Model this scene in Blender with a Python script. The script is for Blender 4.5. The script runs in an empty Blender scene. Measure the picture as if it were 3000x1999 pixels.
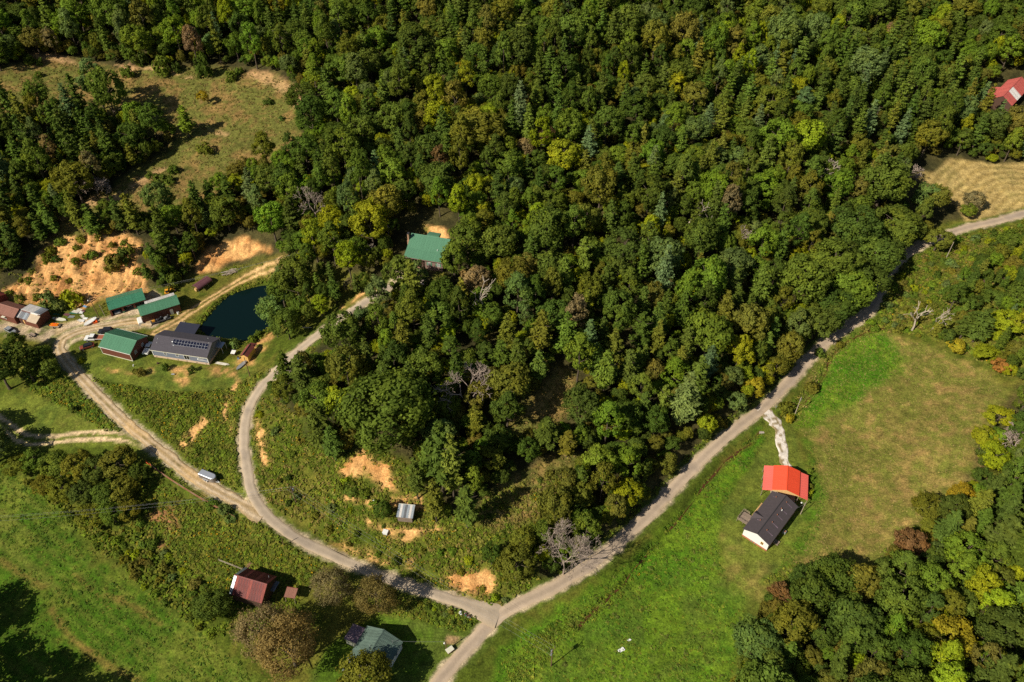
import bpy, math, random
import numpy as np
from mathutils import Vector, Matrix

random.seed(11)
RNG = np.random.default_rng(7)
SC = bpy.context.scene
COL = SC.collection

# ------------------------------------------------------------------ camera
CAM_H = 190.0
FPX = 2333.0                       # focal length in pixels of a 3000 px wide frame
PITCH, ROLL = math.radians(43.5), math.radians(0.5)
FW = np.array([0, math.cos(PITCH), -math.sin(PITCH)])
UP0 = np.array([0, math.sin(PITCH), math.cos(PITCH)])
RT0 = np.array([1.0, 0, 0])
RT = math.cos(ROLL) * RT0 + math.sin(ROLL) * UP0
UP = -math.sin(ROLL) * RT0 + math.cos(ROLL) * UP0
CPOS = np.array([0, 0, CAM_H])
cd = bpy.data.cameras.new("camera")
cd.sensor_width = 36.0
cd.lens = FPX / 3000.0 * 36.0
cd.clip_start = 1.0
cd.clip_end = 6000.0
cam = bpy.data.objects.new("camera", cd)
cam.matrix_world = Matrix(((RT[0], UP[0], -FW[0], 0), (RT[1], UP[1], -FW[1], 0), (RT[2], UP[2], -FW[2], CAM_H), (0, 0, 0, 1)))
COL.objects.link(cam)
SC.camera = cam

# ------------------------------------------------------------------ sky and sun
SUN_EL = math.radians(39.5)
SH_AZ = math.radians(36.5)         # direction the shadows fall, from +X towards +Y
w = bpy.data.worlds.new("World")
SC.world = w
w.use_nodes = True
wn, wl = w.node_tree.nodes, w.node_tree.links
sky = wn.new("ShaderNodeTexSky")
sky.sky_type = 'NISHITA'
sky.sun_disc = False
sky.sun_elevation = SUN_EL
sky.sun_rotation = math.radians(233.5)
sky.altitude = 300
bg = wn["Background"]
bg.inputs[1].default_value = 0.055
wl.new(sky.outputs[0], bg.inputs[0])
sd = bpy.data.lights.new("sun", 'SUN')
sd.energy = 5.0
sd.angle = math.radians(0.53)
sd.color = (1.0, 0.93, 0.79)
sun = bpy.data.objects.new("sun", sd)
ldir = Vector((math.cos(SH_AZ) * math.cos(SUN_EL), math.sin(SH_AZ) * math.cos(SUN_EL), -math.sin(SUN_EL)))
sun.rotation_euler = ldir.to_track_quat('-Z', 'Y').to_euler()
sun.location = (-200, -150, 300)
COL.objects.link(sun)
vs = SC.view_settings
vs.view_transform = 'Standard'
vs.look = 'None'
vs.exposure = 0.0
vs.gamma = 1.0
vs.use_curve_mapping = False
SC.render.engine = 'CYCLES'
SC.cycles.max_bounces = 4
SC.cycles.diffuse_bounces = 2
SC.cycles.glossy_bounces = 2
SC.cycles.transmission_bounces = 3
SC.cycles.use_denoising = False
SC.cycles.transparent_max_bounces = 4


# ------------------------------------------------------------------ helpers: geometry of the view, used to read positions off the photograph
def ray(u, v):
    return FW + (u - 1500.0) / FPX * RT + (999.5 - v) / FPX * UP


def atz(u, v, z):
    d = ray(u, v)
    return CPOS + (z - CAM_H) / d[2] * d


def proj(p):
    d = np.asarray(p) - CPOS
    k = d @ FW
    return 1500 + FPX * (d @ RT) / k, 999.5 - FPX * (d @ UP) / k


def depth(p):
    return float((np.asarray(p) - CPOS) @ FW)


def lin(rgb):
    out = []
    for c in rgb[:3]:
        c = c / 255.0
        out.append(c / 12.92 if c <= 0.04045 else ((c + 0.055) / 1.055) ** 2.4)
    return np.array(out)


def vnoise(x, y, scale, seed=0):
    """smooth value noise in -1..1"""
    x = np.asarray(x, float) / scale + 1000.0
    y = np.asarray(y, float) / scale + 1000.0
    xi, yi = np.floor(x).astype(np.int64), np.floor(y).astype(np.int64)
    fx, fy = x - xi, y - yi
    fx = fx * fx * (3 - 2 * fx)
    fy = fy * fy * (3 - 2 * fy)

    def h(a, b):
        n = (a * 374761393 + b * 668265263 + seed * 1442695041) & 0x7fffffff
        n = ((n ^ (n >> 13)) * 1274126177) & 0x7fffffff
        return ((n ^ (n >> 16)) & 0xffff) / 32767.5 - 1.0
    a = h(xi, yi) * (1 - fx) + h(xi + 1, yi) * fx
    b = h(xi, yi + 1) * (1 - fx) + h(xi + 1, yi + 1) * fx
    return a * (1 - fy) + b * fy


def fbm(x, y, scale, seed=0, o=3):
    s, a, t = 0, 1.0, 0
    for i in range(o):
        s = s + a * vnoise(x, y, scale / 2 ** i, seed + 17 * i)
        t += a
        a *= 0.55
    return s / t


def sstep(a, b, x):
    t = np.clip((x - a) / (b - a), 0, 1)
    return t * t * (3 - 2 * t)


# ------------------------------------------------------------------ terrain shape: spot heights read along the photograph
ZS = 0.72
SPOT = """1250 1999 0;1440 1790 1;1800 1600 1.5;2000 1400 2;2220 1200 3;2400 1000 5;2600 820 8;2720 700 11;2990 625 14;
1900 1900 0;2100 1600 1;2250 1500 2;2500 1300 4;2700 1150 6;2900 1100 10;2750 1000 9;2500 1100 5;
2850 850 16;2990 900 22;2990 1200 18;2990 1500 18;2700 1700 10;2990 1999 15;2500 1900 6;2300 1999 3;
2800 520 18;2990 560 17;2990 480 20;2960 280 30;2990 100 45;2700 0 56;2990 0 52;2500 200 46;2500 450 32;2300 600 30;2400 800 20;
2350 800 20;2200 850 20;2000 1000 20;1800 1150 18;1900 1300 9;1750 1400 10;1600 1500 10;1550 1690 5;1400 1650 8;1250 1600 10;
1190 1520 13;1100 1400 18;1300 1380 17;1500 1400 15;1650 1200 18;1500 1100 25;1700 950 25;1150 1200 26;1000 1150 24;1300 950 32;1500 800 36;1800 750 32;2050 700 32;
1200 1720 2;1000 1620 4;880 1560 6;780 1490 8.5;735 1420 10.5;715 1300 13;720 1200 15;770 1100 18;850 1040 20;950 960 24;1050 890 28;1130 830 31;
1250 770 34;1280 660 40;700 1480 8;600 1430 9;480 1330 10.5;350 1200 12;200 1060 13.5;165 1000 14;300 960 14.5;450 970 14.5;550 1080 14;700 1080 14;300 1040 14;
600 1250 12.5;680 1200 14.5;650 950 14;750 830 14;780 960 13.8;700 790 15.5;680 740 20;600 790 15;
100 890 14;250 890 14.5;380 850 15;450 830 16;100 770 22;250 720 26;400 720 25;500 740 23;20 900 14;0 1000 13;50 1100 11;0 1250 9;150 1250 9.5;300 1290 10;250 1400 5;
100 1600 2;0 1400 4;300 1800 0;0 1999 0;700 1950 0;550 1700 2;550 1530 5;740 1750 2.5;1080 1900 1;900 1850 1;
100 600 34;300 620 31;600 600 29;800 650 28;900 720 29;0 450 43;250 500 38;600 480 38;500 400 43;800 380 46;300 300 50;0 200 58;700 250 55;100 180 58;0 0 74;500 0 74;500 120 63;
1000 0 72;1000 300 56;1000 500 46;1500 0 70;1500 300 58;1500 500 46;2000 0 62;2000 300 50;2000 500 40"""
ctrl = []
for s in SPOT.replace("\n", "").split(";"):
    u, v, z = map(float, s.split())
    ctrl.append(atz(u, v, z * ZS))
for p in [(0, -150, -3), (-200, 0, -2), (200, 0, 10), (-150, 40, -1), (150, 40, 9), (-260, 150, 14), (-330, 300, 50), (260, 150, 30), (340, 330, 45),
          (0, 520, 72), (-300, 520, 80), (330, 560, 70), (0, 1100, 90), (-1100, 900, 80), (1100, 900, 85), (-1200, 0, 30), (1200, 0, 50), (0, -1100, 20),
          (-1200, -1100, 40), (1200, -1100, 40), (0, 2400, 110), (-2500, 2400, 100), (2500, 2400, 100), (2500, -2400, 60), (-2500, -2400, 60)]:
    ctrl.append(np.array(p, float))
ctrl = np.array(ctrl)


def kern(r2):
    return np.where(r2 > 1e-12, 0.5 * r2 * np.log(np.maximum(r2, 1e-12)), 0)


_cx = ctrl[:, :2] / 100.0
_n = len(_cx)
_K = kern(((_cx[:, None] - _cx[None]) ** 2).sum(-1)) + np.eye(_n) * 0.012
_P = np.c_[np.ones(_n), _cx]
_A = np.block([[_K, _P], [_P.T, np.zeros((3, 3))]])
_W = np.linalg.solve(_A, np.r_[ctrl[:, 2], np.zeros(3)])


def tps(x, y):
    sh = np.shape(x)
    q = np.c_[np.ravel(x), np.ravel(y)] / 100.0
    out = np.empty(len(q))
    for i in range(0, len(q), 20000):
        c = q[i:i + 20000]
        out[i:i + 20000] = kern(((c[:, None] - _cx[None]) ** 2).sum(-1)) @ _W[:_n] + _W[_n] + c @ _W[_n + 1:]
    return out.reshape(sh)


def axis(lo, hi, step0, step1, far):
    core = [lo]
    while core[-1] < hi:
        t = (core[-1] - lo) / (hi - lo)
        core.append(core[-1] + step0 + (step1 - step0) * t)
    a, s = [core[0]], step0
    while a[0] > -far:
        s *= 1.35
        a.insert(0, a[0] - s)
    b, s = core[-1], step1
    tail = []
    while b < far:
        s *= 1.35
        b += s
        tail.append(b)
    return np.array(a[:-1] + core + tail)


GX = axis(-285, 300, 0.8, 0.8, 2600)
GY = axis(66, 445, 0.62, 1.15, 2600)
NX, NY = len(GX), len(GY)
MX, MY = np.meshgrid(GX, GY)
HZ = np.clip(tps(MX, MY), -8, 140)
HZ += 0.45 * fbm(MX, MY, 22, 3) + 0.12 * vnoise(MX, MY, 3.1, 5)
# hollows and ribs of the wooded hillside, away from the valley road and the farm
_dl = (-(MX - 60.0) * 100.0 + (MY - 160.0) * 120.0) / math.hypot(100.0, 120.0)
HZ += 5.0 * fbm(MX, MY, 62, 21, 2) * sstep(14, 50, _dl) * np.maximum(sstep(-15, 25, MX), sstep(250, 300, MY)) * (1 - sstep(420, 600, MY)) * (1 - sstep(320, 450, np.abs(MX)))


def hgt(x, y, G=None):
    G = HZ if G is None else G
    x = np.asarray(x, float)
    y = np.asarray(y, float)
    i = np.clip(np.searchsorted(GX, x) - 1, 0, NX - 2)
    j = np.clip(np.searchsorted(GY, y) - 1, 0, NY - 2)
    fx = np.clip((x - GX[i]) / (GX[i + 1] - GX[i]), 0, 1)
    fy = np.clip((y - GY[j]) / (GY[j + 1] - GY[j]), 0, 1)
    return (G[j, i] * (1 - fx) + G[j, i + 1] * fx) * (1 - fy) + (G[j + 1, i] * (1 - fx) + G[j + 1, i + 1] * fx) * fy


def ground(u, v):
    """the point of the terrain seen at a photograph pixel"""
    d = ray(u, v)
    t = np.arange(110, 900, 0.5)
    p = CPOS[None] + t[:, None] * d[None]
    h = hgt(p[:, 0], p[:, 1])
    k = np.argmax(p[:, 2] < h)
    if p[k, 2] >= h[k]:
        k = len(t) - 1
    a, b = p[max(k - 1, 0)], p[k]
    ga, gb = a[2] - h[max(k - 1, 0)], b[2] - h[k]
    f = ga / (ga - gb) if ga != gb else 0
    q = a + (b - a) * f
    q[2] = hgt(q[0], q[1])
    return q


def gpoly(txt):
    """a pixel polygon or polyline dropped on the terrain, as world XY"""
    pts = [tuple(map(float, s.split())) for s in txt.split(",")]
    return np.array([ground(u, v)[:2] for u, v in pts])


def inside(poly, x, y):
    x, y = np.asarray(x, float), np.asarray(y, float)
    c = np.zeros(x.shape, bool)
    n = len(poly)
    for i in range(n):
        x0, y0 = poly[i]
        x1, y1 = poly[(i + 1) % n]
        if y0 == y1:
            continue
        cond = ((y0 > y) != (y1 > y)) & (x < (x1 - x0) * (y - y0) / (y1 - y0) + x0)
        c ^= cond
    return c


def linedist(pl, x, y, closed=False):
    d = np.full(np.shape(x), 1e9)
    n = len(pl)
    for i in range(n if closed else n - 1):
        a, b = pl[i], pl[(i + 1) % n]
        ab = b - a
        t = np.clip(((x - a[0]) * ab[0] + (y - a[1]) * ab[1]) / max(ab @ ab, 1e-9), 0, 1)
        d = np.minimum(d, np.hypot(x - a[0] - t * ab[0], y - a[1] - t * ab[1]))
    return d


def sdist(poly, x, y):
    """signed distance, positive inside"""
    d = linedist(poly, x, y, True)
    return np.where(inside(poly, x, y), d, -d)


def window(pts, m):
    i0, i1 = np.searchsorted(GX, [pts[:, 0].min() - m, pts[:, 0].max() + m])
    j0, j1 = np.searchsorted(GY, [pts[:, 1].min() - m, pts[:, 1].max() + m])
    return slice(max(j0 - 1, 0), min(j1 + 1, NY)), slice(max(i0 - 1, 0), min(i1 + 1, NX))


def smoothline(P, step=1.0):
    P = np.asarray(P, float)
    Q = np.vstack([2 * P[0] - P[1], P, 2 * P[-1] - P[-2]])
    out = []
    for i in range(1, len(Q) - 2):
        a, b, c, d = Q[i - 1:i + 3]
        n = max(2, int(np.linalg.norm(c - b) / step))
        for k in range(n):
            t = k / n
            out.append(0.5 * (2 * b + (c - a) * t + (2 * a - 5 * b + 4 * c - d) * t * t + (3 * b - a - 3 * c + d) * t ** 3))
    out.append(Q[-2])
    return np.array(out)


# ------------------------------------------------------------------ building footprints, read from eave corners at a known height
def crop(ox, oy, k):
    return lambda x, y: (ox + x * k, oy + y * k)


c_house = crop(400, 940, .15306)
c_yard = crop(200, 820, .15306)
c_red = crop(620, 1630, .12755)
c_low = crop(900, 1780, .2125)
c_white = crop(2150, 1340, .1913)
c_cabin = crop(1150, 650, .09565)
c_left = crop(0, 840, .12755)


class Rect:
    def __init__(s, A, B, C, h, W=None, ridge=False):
        m = ((A[0] + B[0] + C[0]) / 3, (A[1] + B[1] + C[1]) / 3 + 10)
        g = ground(*m)[2]
        a, b, c = (atz(*q, g + h) for q in (A, B, C))
        d = (b - a)[:2]
        s.L = float(np.hypot(*d))
        d /= s.L
        n = np.array([-d[1], d[0]])
        wv = float((c - a)[:2] @ n)
        if W is not None:
            wv = math.copysign(W, wv)
        s.W = abs(wv)
        ctr = (a[:2] + b[:2]) / 2 + (0 if ridge else n * wv / 2)
        s.x, s.y, s.z = float(ctr[0]), float(ctr[1]), float(g)
        s.d, s.n = d, n
        s.rot = math.atan2(d[1], d[0])
        s.h = h
        s.corners = np.array([ctr + d * i * s.L / 2 + n * j * s.W / 2 for i, j in ((-1, -1), (1, -1), (1, 1), (-1, 1))])


R = {}
R['blue'] = Rect(c_house(250, 545), c_house(1345, 705), c_house(525, 165), 3.7)
R['garage'] = Rect(c_yard(570, 1270), c_yard(1175, 1425), c_yard(905, 918), 3.5)
R['barn'] = Rect(c_yard(1385, 690), c_yard(2130, 458), c_yard(1320, 535), 3.6, 5.6)
R['bays'] = Rect(c_yard(780, 585), c_yard(1480, 378), c_yard(722, 345), 3.0)
R['white'] = Rect(c_white(145, 1092), c_white(590, 515), c_white(550, 1342), 3.5)
R['carport'] = Rect(c_white(585, 498), c_white(612, 122), c_white(1003, 590), 3.9)
R['cabin'] = Rect(c_cabin(335, 1070), c_cabin(1545, 1270), c_cabin(510, 315), 4.0, 13.0)
R['redbarn'] = Rect(c_red(400, 850), c_red(1140, 1070), c_red(780, 250), 3.6)
R['low'] = Rect(c_low(555, 690), c_low(825, 250), c_low(1110, 835), 3.3)
R['silver'] = Rect(c_left(480, 520), c_left(920, 650), c_left(675, 370), 4.2)
R['brown'] = Rect(c_left(0, 590), c_left(330, 690), c_left(40, 430), 3.2, 5.0)
R['tan'] = Rect(c_house(2120, 690), c_house(2260, 490), c_house(1980, 660), 2.5)
R['shed'] = Rect((1160.6, 1514.9), (1209, 1519.5), (1168.2, 1480.3), 2.3)
R['farbarn'] = Rect((2940, 281.5), (2976.8, 243.5), (2959, 301), 7.0, 9.0, True)
# white house has its ridge along x, the barn further up is bigger than it shows


def blend_rect(r, margin, soft, dz=0.0):
    sl = window(r.corners, margin + soft + 1)
    x, y = MX[sl] - r.x, MY[sl] - r.y
    a = np.abs(x * r.d[0] + y * r.d[1]) - r.L / 2 - margin
    b = np.abs(x * r.n[0] + y * r.n[1]) - r.W / 2 - margin
    t = 1 - sstep(0, soft, np.maximum(np.maximum(a, b), 0))
    HZ[sl] = HZ[sl] * (1 - t) + (r.z + dz) * t


# ------------------------------------------------------------------ roads
ROADS = {
    'valley_road': ("1240 2060,1290 1990,1340 1932,1400 1868,1450 1815,1520 1769,1620 1722,1720 1660,1820 1582,1905 1505,2000 1402,2100 1303,2180 1237,2223 1205,2276 1156,2319 1110,2387 1033,2437 990,2483 958,2533 920,2560 890,2588 822,2621 776,2678 730,2750 697,2830 668,2921 648,3010 622,3090 596,3200 562,3330 530", 1.68),
    'hill_road': ("1462 1806,1410 1787,1330 1757,1230 1727,1130 1692,1040 1657,960 1622,880 1582,820 1543,775 1503,747 1460,732 1420,720 1350,714 1290,720 1230,737 1180,762 1140,802 1095,850 1048,900 1007,950 967,1000 932,1050 898,1100 866,1135 842,1165 815", 1.38),
    'farm_lane': ("775 1512,740 1494,700 1472,640 1440,560 1392,490 1335,430 1290,370 1240,300 1172,240 1110,198 1062,176 1022,186 992,240 968,320 952,400 940,450 948", 1.65),
    'stone_drive': ("2226 1196,2246 1212,2266 1240,2284 1280,2298 1330,2304 1385", 1.5),
}
RL = {}
for nm, (txt, hw) in ROADS.items():
    P = smoothline(gpoly(txt), 0.8)
    z = hgt(P[:, 0], P[:, 1])
    k = np.ones(25) / 25
    zs = np.convolve(np.pad(z, 12, mode='edge'), k, mode='valid')
    RL[nm] = (P, zs, hw)
# let branches start at the height of the road they leave
def meet(a, b, at_end=False):
    P, z, hw = RL[a]
    Q, zq, _ = RL[b]
    i = -1 if at_end else 0
    j = np.argmin(((Q - P[i]) ** 2).sum(1))
    dz = zq[j] - z[i]
    s = np.arange(len(z)) * 0.8
    if at_end:
        s = s[::-1]
    RL[a] = (P, z + dz * np.exp(-(s / 14.0) ** 2), hw)
meet('hill_road', 'valley_road')
meet('farm_lane', 'hill_road')
meet('stone_drive', 'valley_road')
best = np.full(HZ.shape, 1e9)
bz = np.zeros(HZ.shape)
RDIST = {}
for nm, (P, z, hw) in RL.items():
    dm = np.full(HZ.shape, 1e9)
    for (px, py), pz in zip(P, z):
        i0, i1 = np.searchsorted(GX, [px - 9, px + 9])
        j0, j1 = np.searchsorted(GY, [py - 9, py + 9])
        d = np.hypot(MX[j0:j1, i0:i1] - px, MY[j0:j1, i0:i1] - py)
        sub = dm[j0:j1, i0:i1]
        np.minimum(sub, d, out=sub)
        sb = best[j0:j1, i0:i1]
        q = (d - hw) < sb
        sb[q] = (d - hw)[q]
        bz[j0:j1, i0:i1][q] = pz
    RDIST[nm] = dm - hw
t = 1 - sstep(0.6, 4.5, best)
HZ = HZ * (1 - t) + (bz - 0.07) * t
for r, m, s_, dz in (('blue', 1.5, 4, 0), ('garage', 1, 3, 0), ('barn', 1, 3, 0), ('bays', 0.6, 2.5, 0), ('white', 1.2, 4, 0), ('carport', 2, 4, 0),
                     ('cabin', 1.5, 5, 0), ('redbarn', 1, 3, 0), ('low', 2, 4, 0), ('silver', 1, 3, 0), ('brown', .5, 2.5, 0), ('tan', .6, 2, 0), ('shed', 1, 3, 0), ('farbarn', 1, 4, 0)):
    blend_rect(R[r], m, s_, dz)

# ------------------------------------------------------------------ pond basin and creek bed
POND = gpoly("585 957,604 938,627 915,650 890,685 866,719 851,761 831,800 818,822 824,830 850,826 885,812 915,795 945,773 958,750 973,723 995,700 992,650 985,612 979")
POND = smoothline(np.vstack([POND, POND[:1]]), 1.2)[:-1]
PZ = float(np.median(hgt(POND[:, 0], POND[:, 1]))) - 0.5
sl = window(POND, 12)
dp = sdist(POND, MX[sl], MY[sl])
tb = sstep(-9, -1.0, dp)
HZ[sl] = HZ[sl] * (1 - tb) + (PZ + 0.45) * tb
HZ[sl] = np.where(dp > -1.2, np.minimum(HZ[sl], PZ + 0.45 - np.clip(dp + 1.2, 0, 5) * 0.75), HZ[sl])
CREEK = smoothline(gpoly("1700 1830,1770 1760,1843 1690,1874 1648,1910 1603,1955 1562,2001 1506,2037 1460,2062 1424,2093 1378,2124 1352,2190 1300,2230 1262"), 0.8)
CREEK2 = smoothline(gpoly("2292 1215,2330 1190,2372 1165,2400 1120,2422 1075,2446 1030,2500 985,2560 965,2600 955,2640 920"), 0.8)
CREEK3 = smoothline(gpoly("2790 738,2830 706,2870 690,2910 680,2960 668"), 0.8)
for CK in (CREEK, CREEK2, CREEK3):
    CK[:] = CK + np.c_[0.5 * vnoise(CK[:, 0], CK[:, 1], 4, 9), 0.5 * vnoise(CK[:, 0], CK[:, 1], 4, 10)]
    sl = window(CK, 4)
    dc = linedist(CK, MX[sl], MY[sl])
    HZ[sl] -= 0.75 * (1 - sstep(0.3, 1.7, dc))

# ------------------------------------------------------------------ eroded clay banks: steeper faces with rain gullies
BANKS = {
    'yard': gpoly("-40 880,40 835,100 795,130 730,190 695,240 692,310 690,410 700,420 735,400 770,420 790,440 850,400 872,300 862,240 905,180 885,100 885,0 880"),
    'pond': gpoly("568 800,590 760,620 728,660 712,720 702,780 715,795 740,740 752,690 762,640 785,600 805"),
    'shed': gpoly("990 1378,1030 1365,1030 1340,1050 1328,1095 1345,1140 1375,1160 1410,1165 1450,1130 1430,1090 1410,1060 1400"),
    'cut': gpoly("1315 1730,1325 1700,1370 1682,1420 1682,1445 1710,1430 1738,1370 1748"),
    'verge': gpoly("970 1600,1010 1600,1060 1615,1110 1640,1200 1655,1190 1662,1130 1655,1060 1645,1000 1622"),
    'bend': gpoly("745 1240,760 1230,775 1300,782 1360,765 1345,750 1290"),
}
for i, (nm, B) in enumerate(BANKS.items()):
    sl = window(B, 4)
    d = sdist(B, MX[sl], MY[sl])
    m = sstep(-1.5, 2.0, d)
    x, y = MX[sl], MY[sl]
    gl = np.abs(vnoise(x + 1.3 * vnoise(x, y, 6, 30 + i), y * 0.13, 1.6, 40 + i))
    HZ[sl] += m * ((gl - 0.4) * (1.9 if nm in ('yard', 'cut') else 1.1) + 0.35 * vnoise(x, y, 5, 60 + i) * (nm != 'bend'))

# ------------------------------------------------------------------ ground colours (bare soil, mown grass, lush grass, gravel) as what grows or lies there; clay gullies also carry painted shade
rx, ry = MX, MY
n1, n2, n3, n4 = fbm(rx, ry, 30, 1), fbm(rx, ry, 9, 2), vnoise(rx, ry, 2.6, 3), vnoise(rx, ry, 1.3, 4)
CG = np.empty(HZ.shape + (3,))
C = {k: lin(v) for k, v in dict(floor=(56, 54, 30), weed=(76, 88, 24), weed2=(104, 102, 38), lawn=(104, 112, 40), lawn2=(84, 98, 34), olive=(108, 110, 44), dry=(148, 122, 70),
                                lush=(68, 108, 16), lush2=(98, 122, 28), soil=(216, 165, 104), soil2=(192, 136, 80), gravel=(203, 180, 150), hay=(156, 132, 78), hay2=(138, 122, 70),
                                past=(102, 102, 46), past2=(134, 108, 62), mead=(66, 96, 18), mead2=(94, 106, 32), white=(240, 226, 212), mud=(120, 90, 58)).items()}


def mixc(m, col):
    global CG
    CG[:] = CG * (1 - m[..., None]) + np.asarray(col) * m[..., None]


def paint(poly, cols, soft=1.5, wob=2.0, amt=1.0, ns=9, seed=0, bias=0.0):
    """lay one or two mingled covers inside a polygon with an irregular edge"""
    sl = window(poly, soft + wob + 2)
    x, y = MX[sl], MY[sl]
    d = sdist(poly, x, y) + wob * fbm(x, y, 5, 70 + seed)
    m = sstep(-soft, soft, d) * amt
    a = cols[0]
    if len(cols) > 1:
        q = sstep(-0.35, 0.45, fbm(x, y, ns, 80 + seed) + 0.45 * vnoise(x, y, 1.5, 90 + seed) + bias)[..., None]
        a = cols[0] * (1 - q) + cols[1] * q
    CG[sl] = CG[sl] * (1 - m[..., None]) + a * m[..., None]
    return sl, m


q = sstep(-0.5, 0.6, n2 + 0.5 * n3)[..., None]
CG[:] = C['floor'] * (1 - q) + lin((78, 72, 40)) * q
# open weedy ground
OPEN_W = gpoly("-200 860,0 860,430 850,500 840,600 800,800 745,850 760,860 790,1130 815,1165 830,1160 860,1000 975,850 1085,800 1150,880 1220,900 1290,1010 1330,1090 1300,1200 1360,1240 1440,1300 1520,1400 1480,1500 1420,1580 1380,1660 1340,1700 1400,1620 1520,1560 1600,1580 1690,1660 1720,1900 1520,2150 1270,2320 1120,2440 1000,2560 860,2640 740,2760 660,3050 560,3200 700,3200 1000,2960 1160,2860 1300,2800 1440,2700 1520,2560 1660,2330 1680,2240 1800,2170 1999,2150 2200,-200 2200")
paint(OPEN_W, (C['weed'], C['weed2']), 2, 3, ns=14, seed=1)
GLADE = gpoly("1590 1130,1640 1060,1690 1120,1690 1200,1600 1260,1500 1300,1470 1260")
paint(GLADE, (C['past'], C['dry']), 2, 2, seed=2, ns=5)
GLADE2 = gpoly("1370 1510,1430 1440,1530 1380,1640 1320,1710 1340,1690 1420,1610 1470,1550 1530,1440 1560")
paint(GLADE2, (C['past'], C['dry']), 2, 3, seed=3, ns=4)
PAST = gpoly("-150 240,0 215,100 165,220 170,330 195,420 200,560 205,650 195,760 210,880 255,895 300,880 380,905 455,850 480,700 510,640 575,540 635,430 650,330 680,200 715,150 700,180 640,300 560,430 480,520 400,400 380,300 340,150 340,0 360,-150 380")
paint(PAST, (C['past'], C['past2']), 2.5, 4, ns=7, seed=4, bias=-0.1)
for i, (tx, wd) in enumerate((("100 165,180 172,240 195", 3.0), ("340 190,400 205,470 200,560 230", 2.2), ("735 215,790 235,850 262,880 300,885 340", 4.0), ("180 635,280 590,350 575,400 540,470 500", 3.0), ("620 385,660 395", 3.0))):
    P = gpoly(tx)
    sl = window(P, 8)
    d = linedist(P, MX[sl], MY[sl]) + 2.2 * fbm(MX[sl], MY[sl], 4, 200 + i)
    m = (1 - sstep(wd * 0.2, wd, d + .8 * vnoise(MX[sl], MY[sl], 1.8, 210 + i)))[..., None] * 0.72
    CG[sl] = CG[sl] * (1 - m) + lin((190, 150, 106)) * m
# valley meadow and fields on the east side
FIELD_E = gpoly("2330 1245,2400 1005,2470 955,2620 980,2760 1025,2900 1095,2960 1150,2870 1300,2810 1420,2740 1490,2640 1570,2560 1660,2400 1670,2290 1680,2380 1560,2405 1400,2375 1300")
paint(FIELD_E, (C['olive'], C['dry']), 1.5, 1.5, ns=4, seed=5, bias=-0.3)
paint(gpoly("2620 1240,2860 1130,2920 1160,2840 1320,2760 1440,2560 1640,2420 1650,2440 1560,2620 1480,2560 1380"), (C['dry'], C['olive']), 16, 8, amt=0.8, ns=3, seed=6, bias=.05)
paint(gpoly("2330 1252,2350 1195,2400 1105,2440 1020,2500 968,2590 980,2645 1040,2655 1090,2560 1125,2520 1185,2450 1215,2380 1250"), (C['lush'], C['lush2']), 2.5, 3, ns=6, seed=7)
MEAD_S = gpoly("1440 2050,1470 1900,1600 1800,1720 1740,1850 1640,2000 1490,2150 1345,2230 1260,2245 1290,2170 1400,2115 1480,2100 1580,2130 1700,2190 1760,2160 1900,2130 2050")
paint(MEAD_S, (C['lush'], C['lush2']), 2, 2, ns=8, seed=8)
paint(gpoly("1560 1999,1620 1880,1800 1780,1950 1680,2080 1640,2160 1760,2130 1900,2090 2050,1560 2050"), (C['lawn2'], C['lush2']), 10, 6, amt=0.75, ns=6, seed=9)
paint(gpoly("1480 1960,1560 1860,1740 1760,1830 1700,1850 1720,1750 1810,1640 1880,1560 1999,1500 2050"), (C['weed2'], C['lush2']), 3, 3, amt=0.7, ns=4, seed=10)
LAWN_E = gpoly("2262 1245,2320 1225,2345 1330,2385 1480,2345 1560,2270 1690,2190 1750,2140 1690,2112 1570,2122 1470,2190 1380,2245 1290")
paint(LAWN_E, (C['lawn'], C['lawn2']), 1.0, 0.8, ns=10, seed=11)
paint(gpoly("2115 1560,2150 1570,2190 1680,2260 1650,2250 1720,2190 1770,2140 1700"), (C['dry'], C['lawn']), 5, 4, amt=0.55, ns=4, seed=12)
paint(gpoly("2360 1290,2390 1330,2420 1480,2390 1570,2330 1650,2260 1700,2290 1640,2350 1560,2385 1480,2370 1380"), (C['lush'], C['lawn']), 2, 3, amt=0.85, ns=4, seed=13)
# hay field up the valley with windrows
HAYF = gpoly("2690 505,2740 500,2780 462,2830 470,3050 478,3260 470,3260 545,3050 600,2830 655,2800 600,2760 560,2700 540")
sl, m = paint(HAYF, (C['hay'], C['hay2']), 1.2, 1.0, ns=12, seed=14)
dd = linedist(smoothline(gpoly("2770 560,2850 490,2930 480,3050 490"), 2), MX[sl], MY[sl])
st = (0.5 + 0.5 * np.sin(dd * 1.85 + 0.8 * vnoise(MX[sl], MY[sl], 6, 15))) * m * 0.5
CG[sl] = CG[sl] * (1 - st[..., None]) + lin((196, 170, 110)) * st[..., None]
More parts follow.
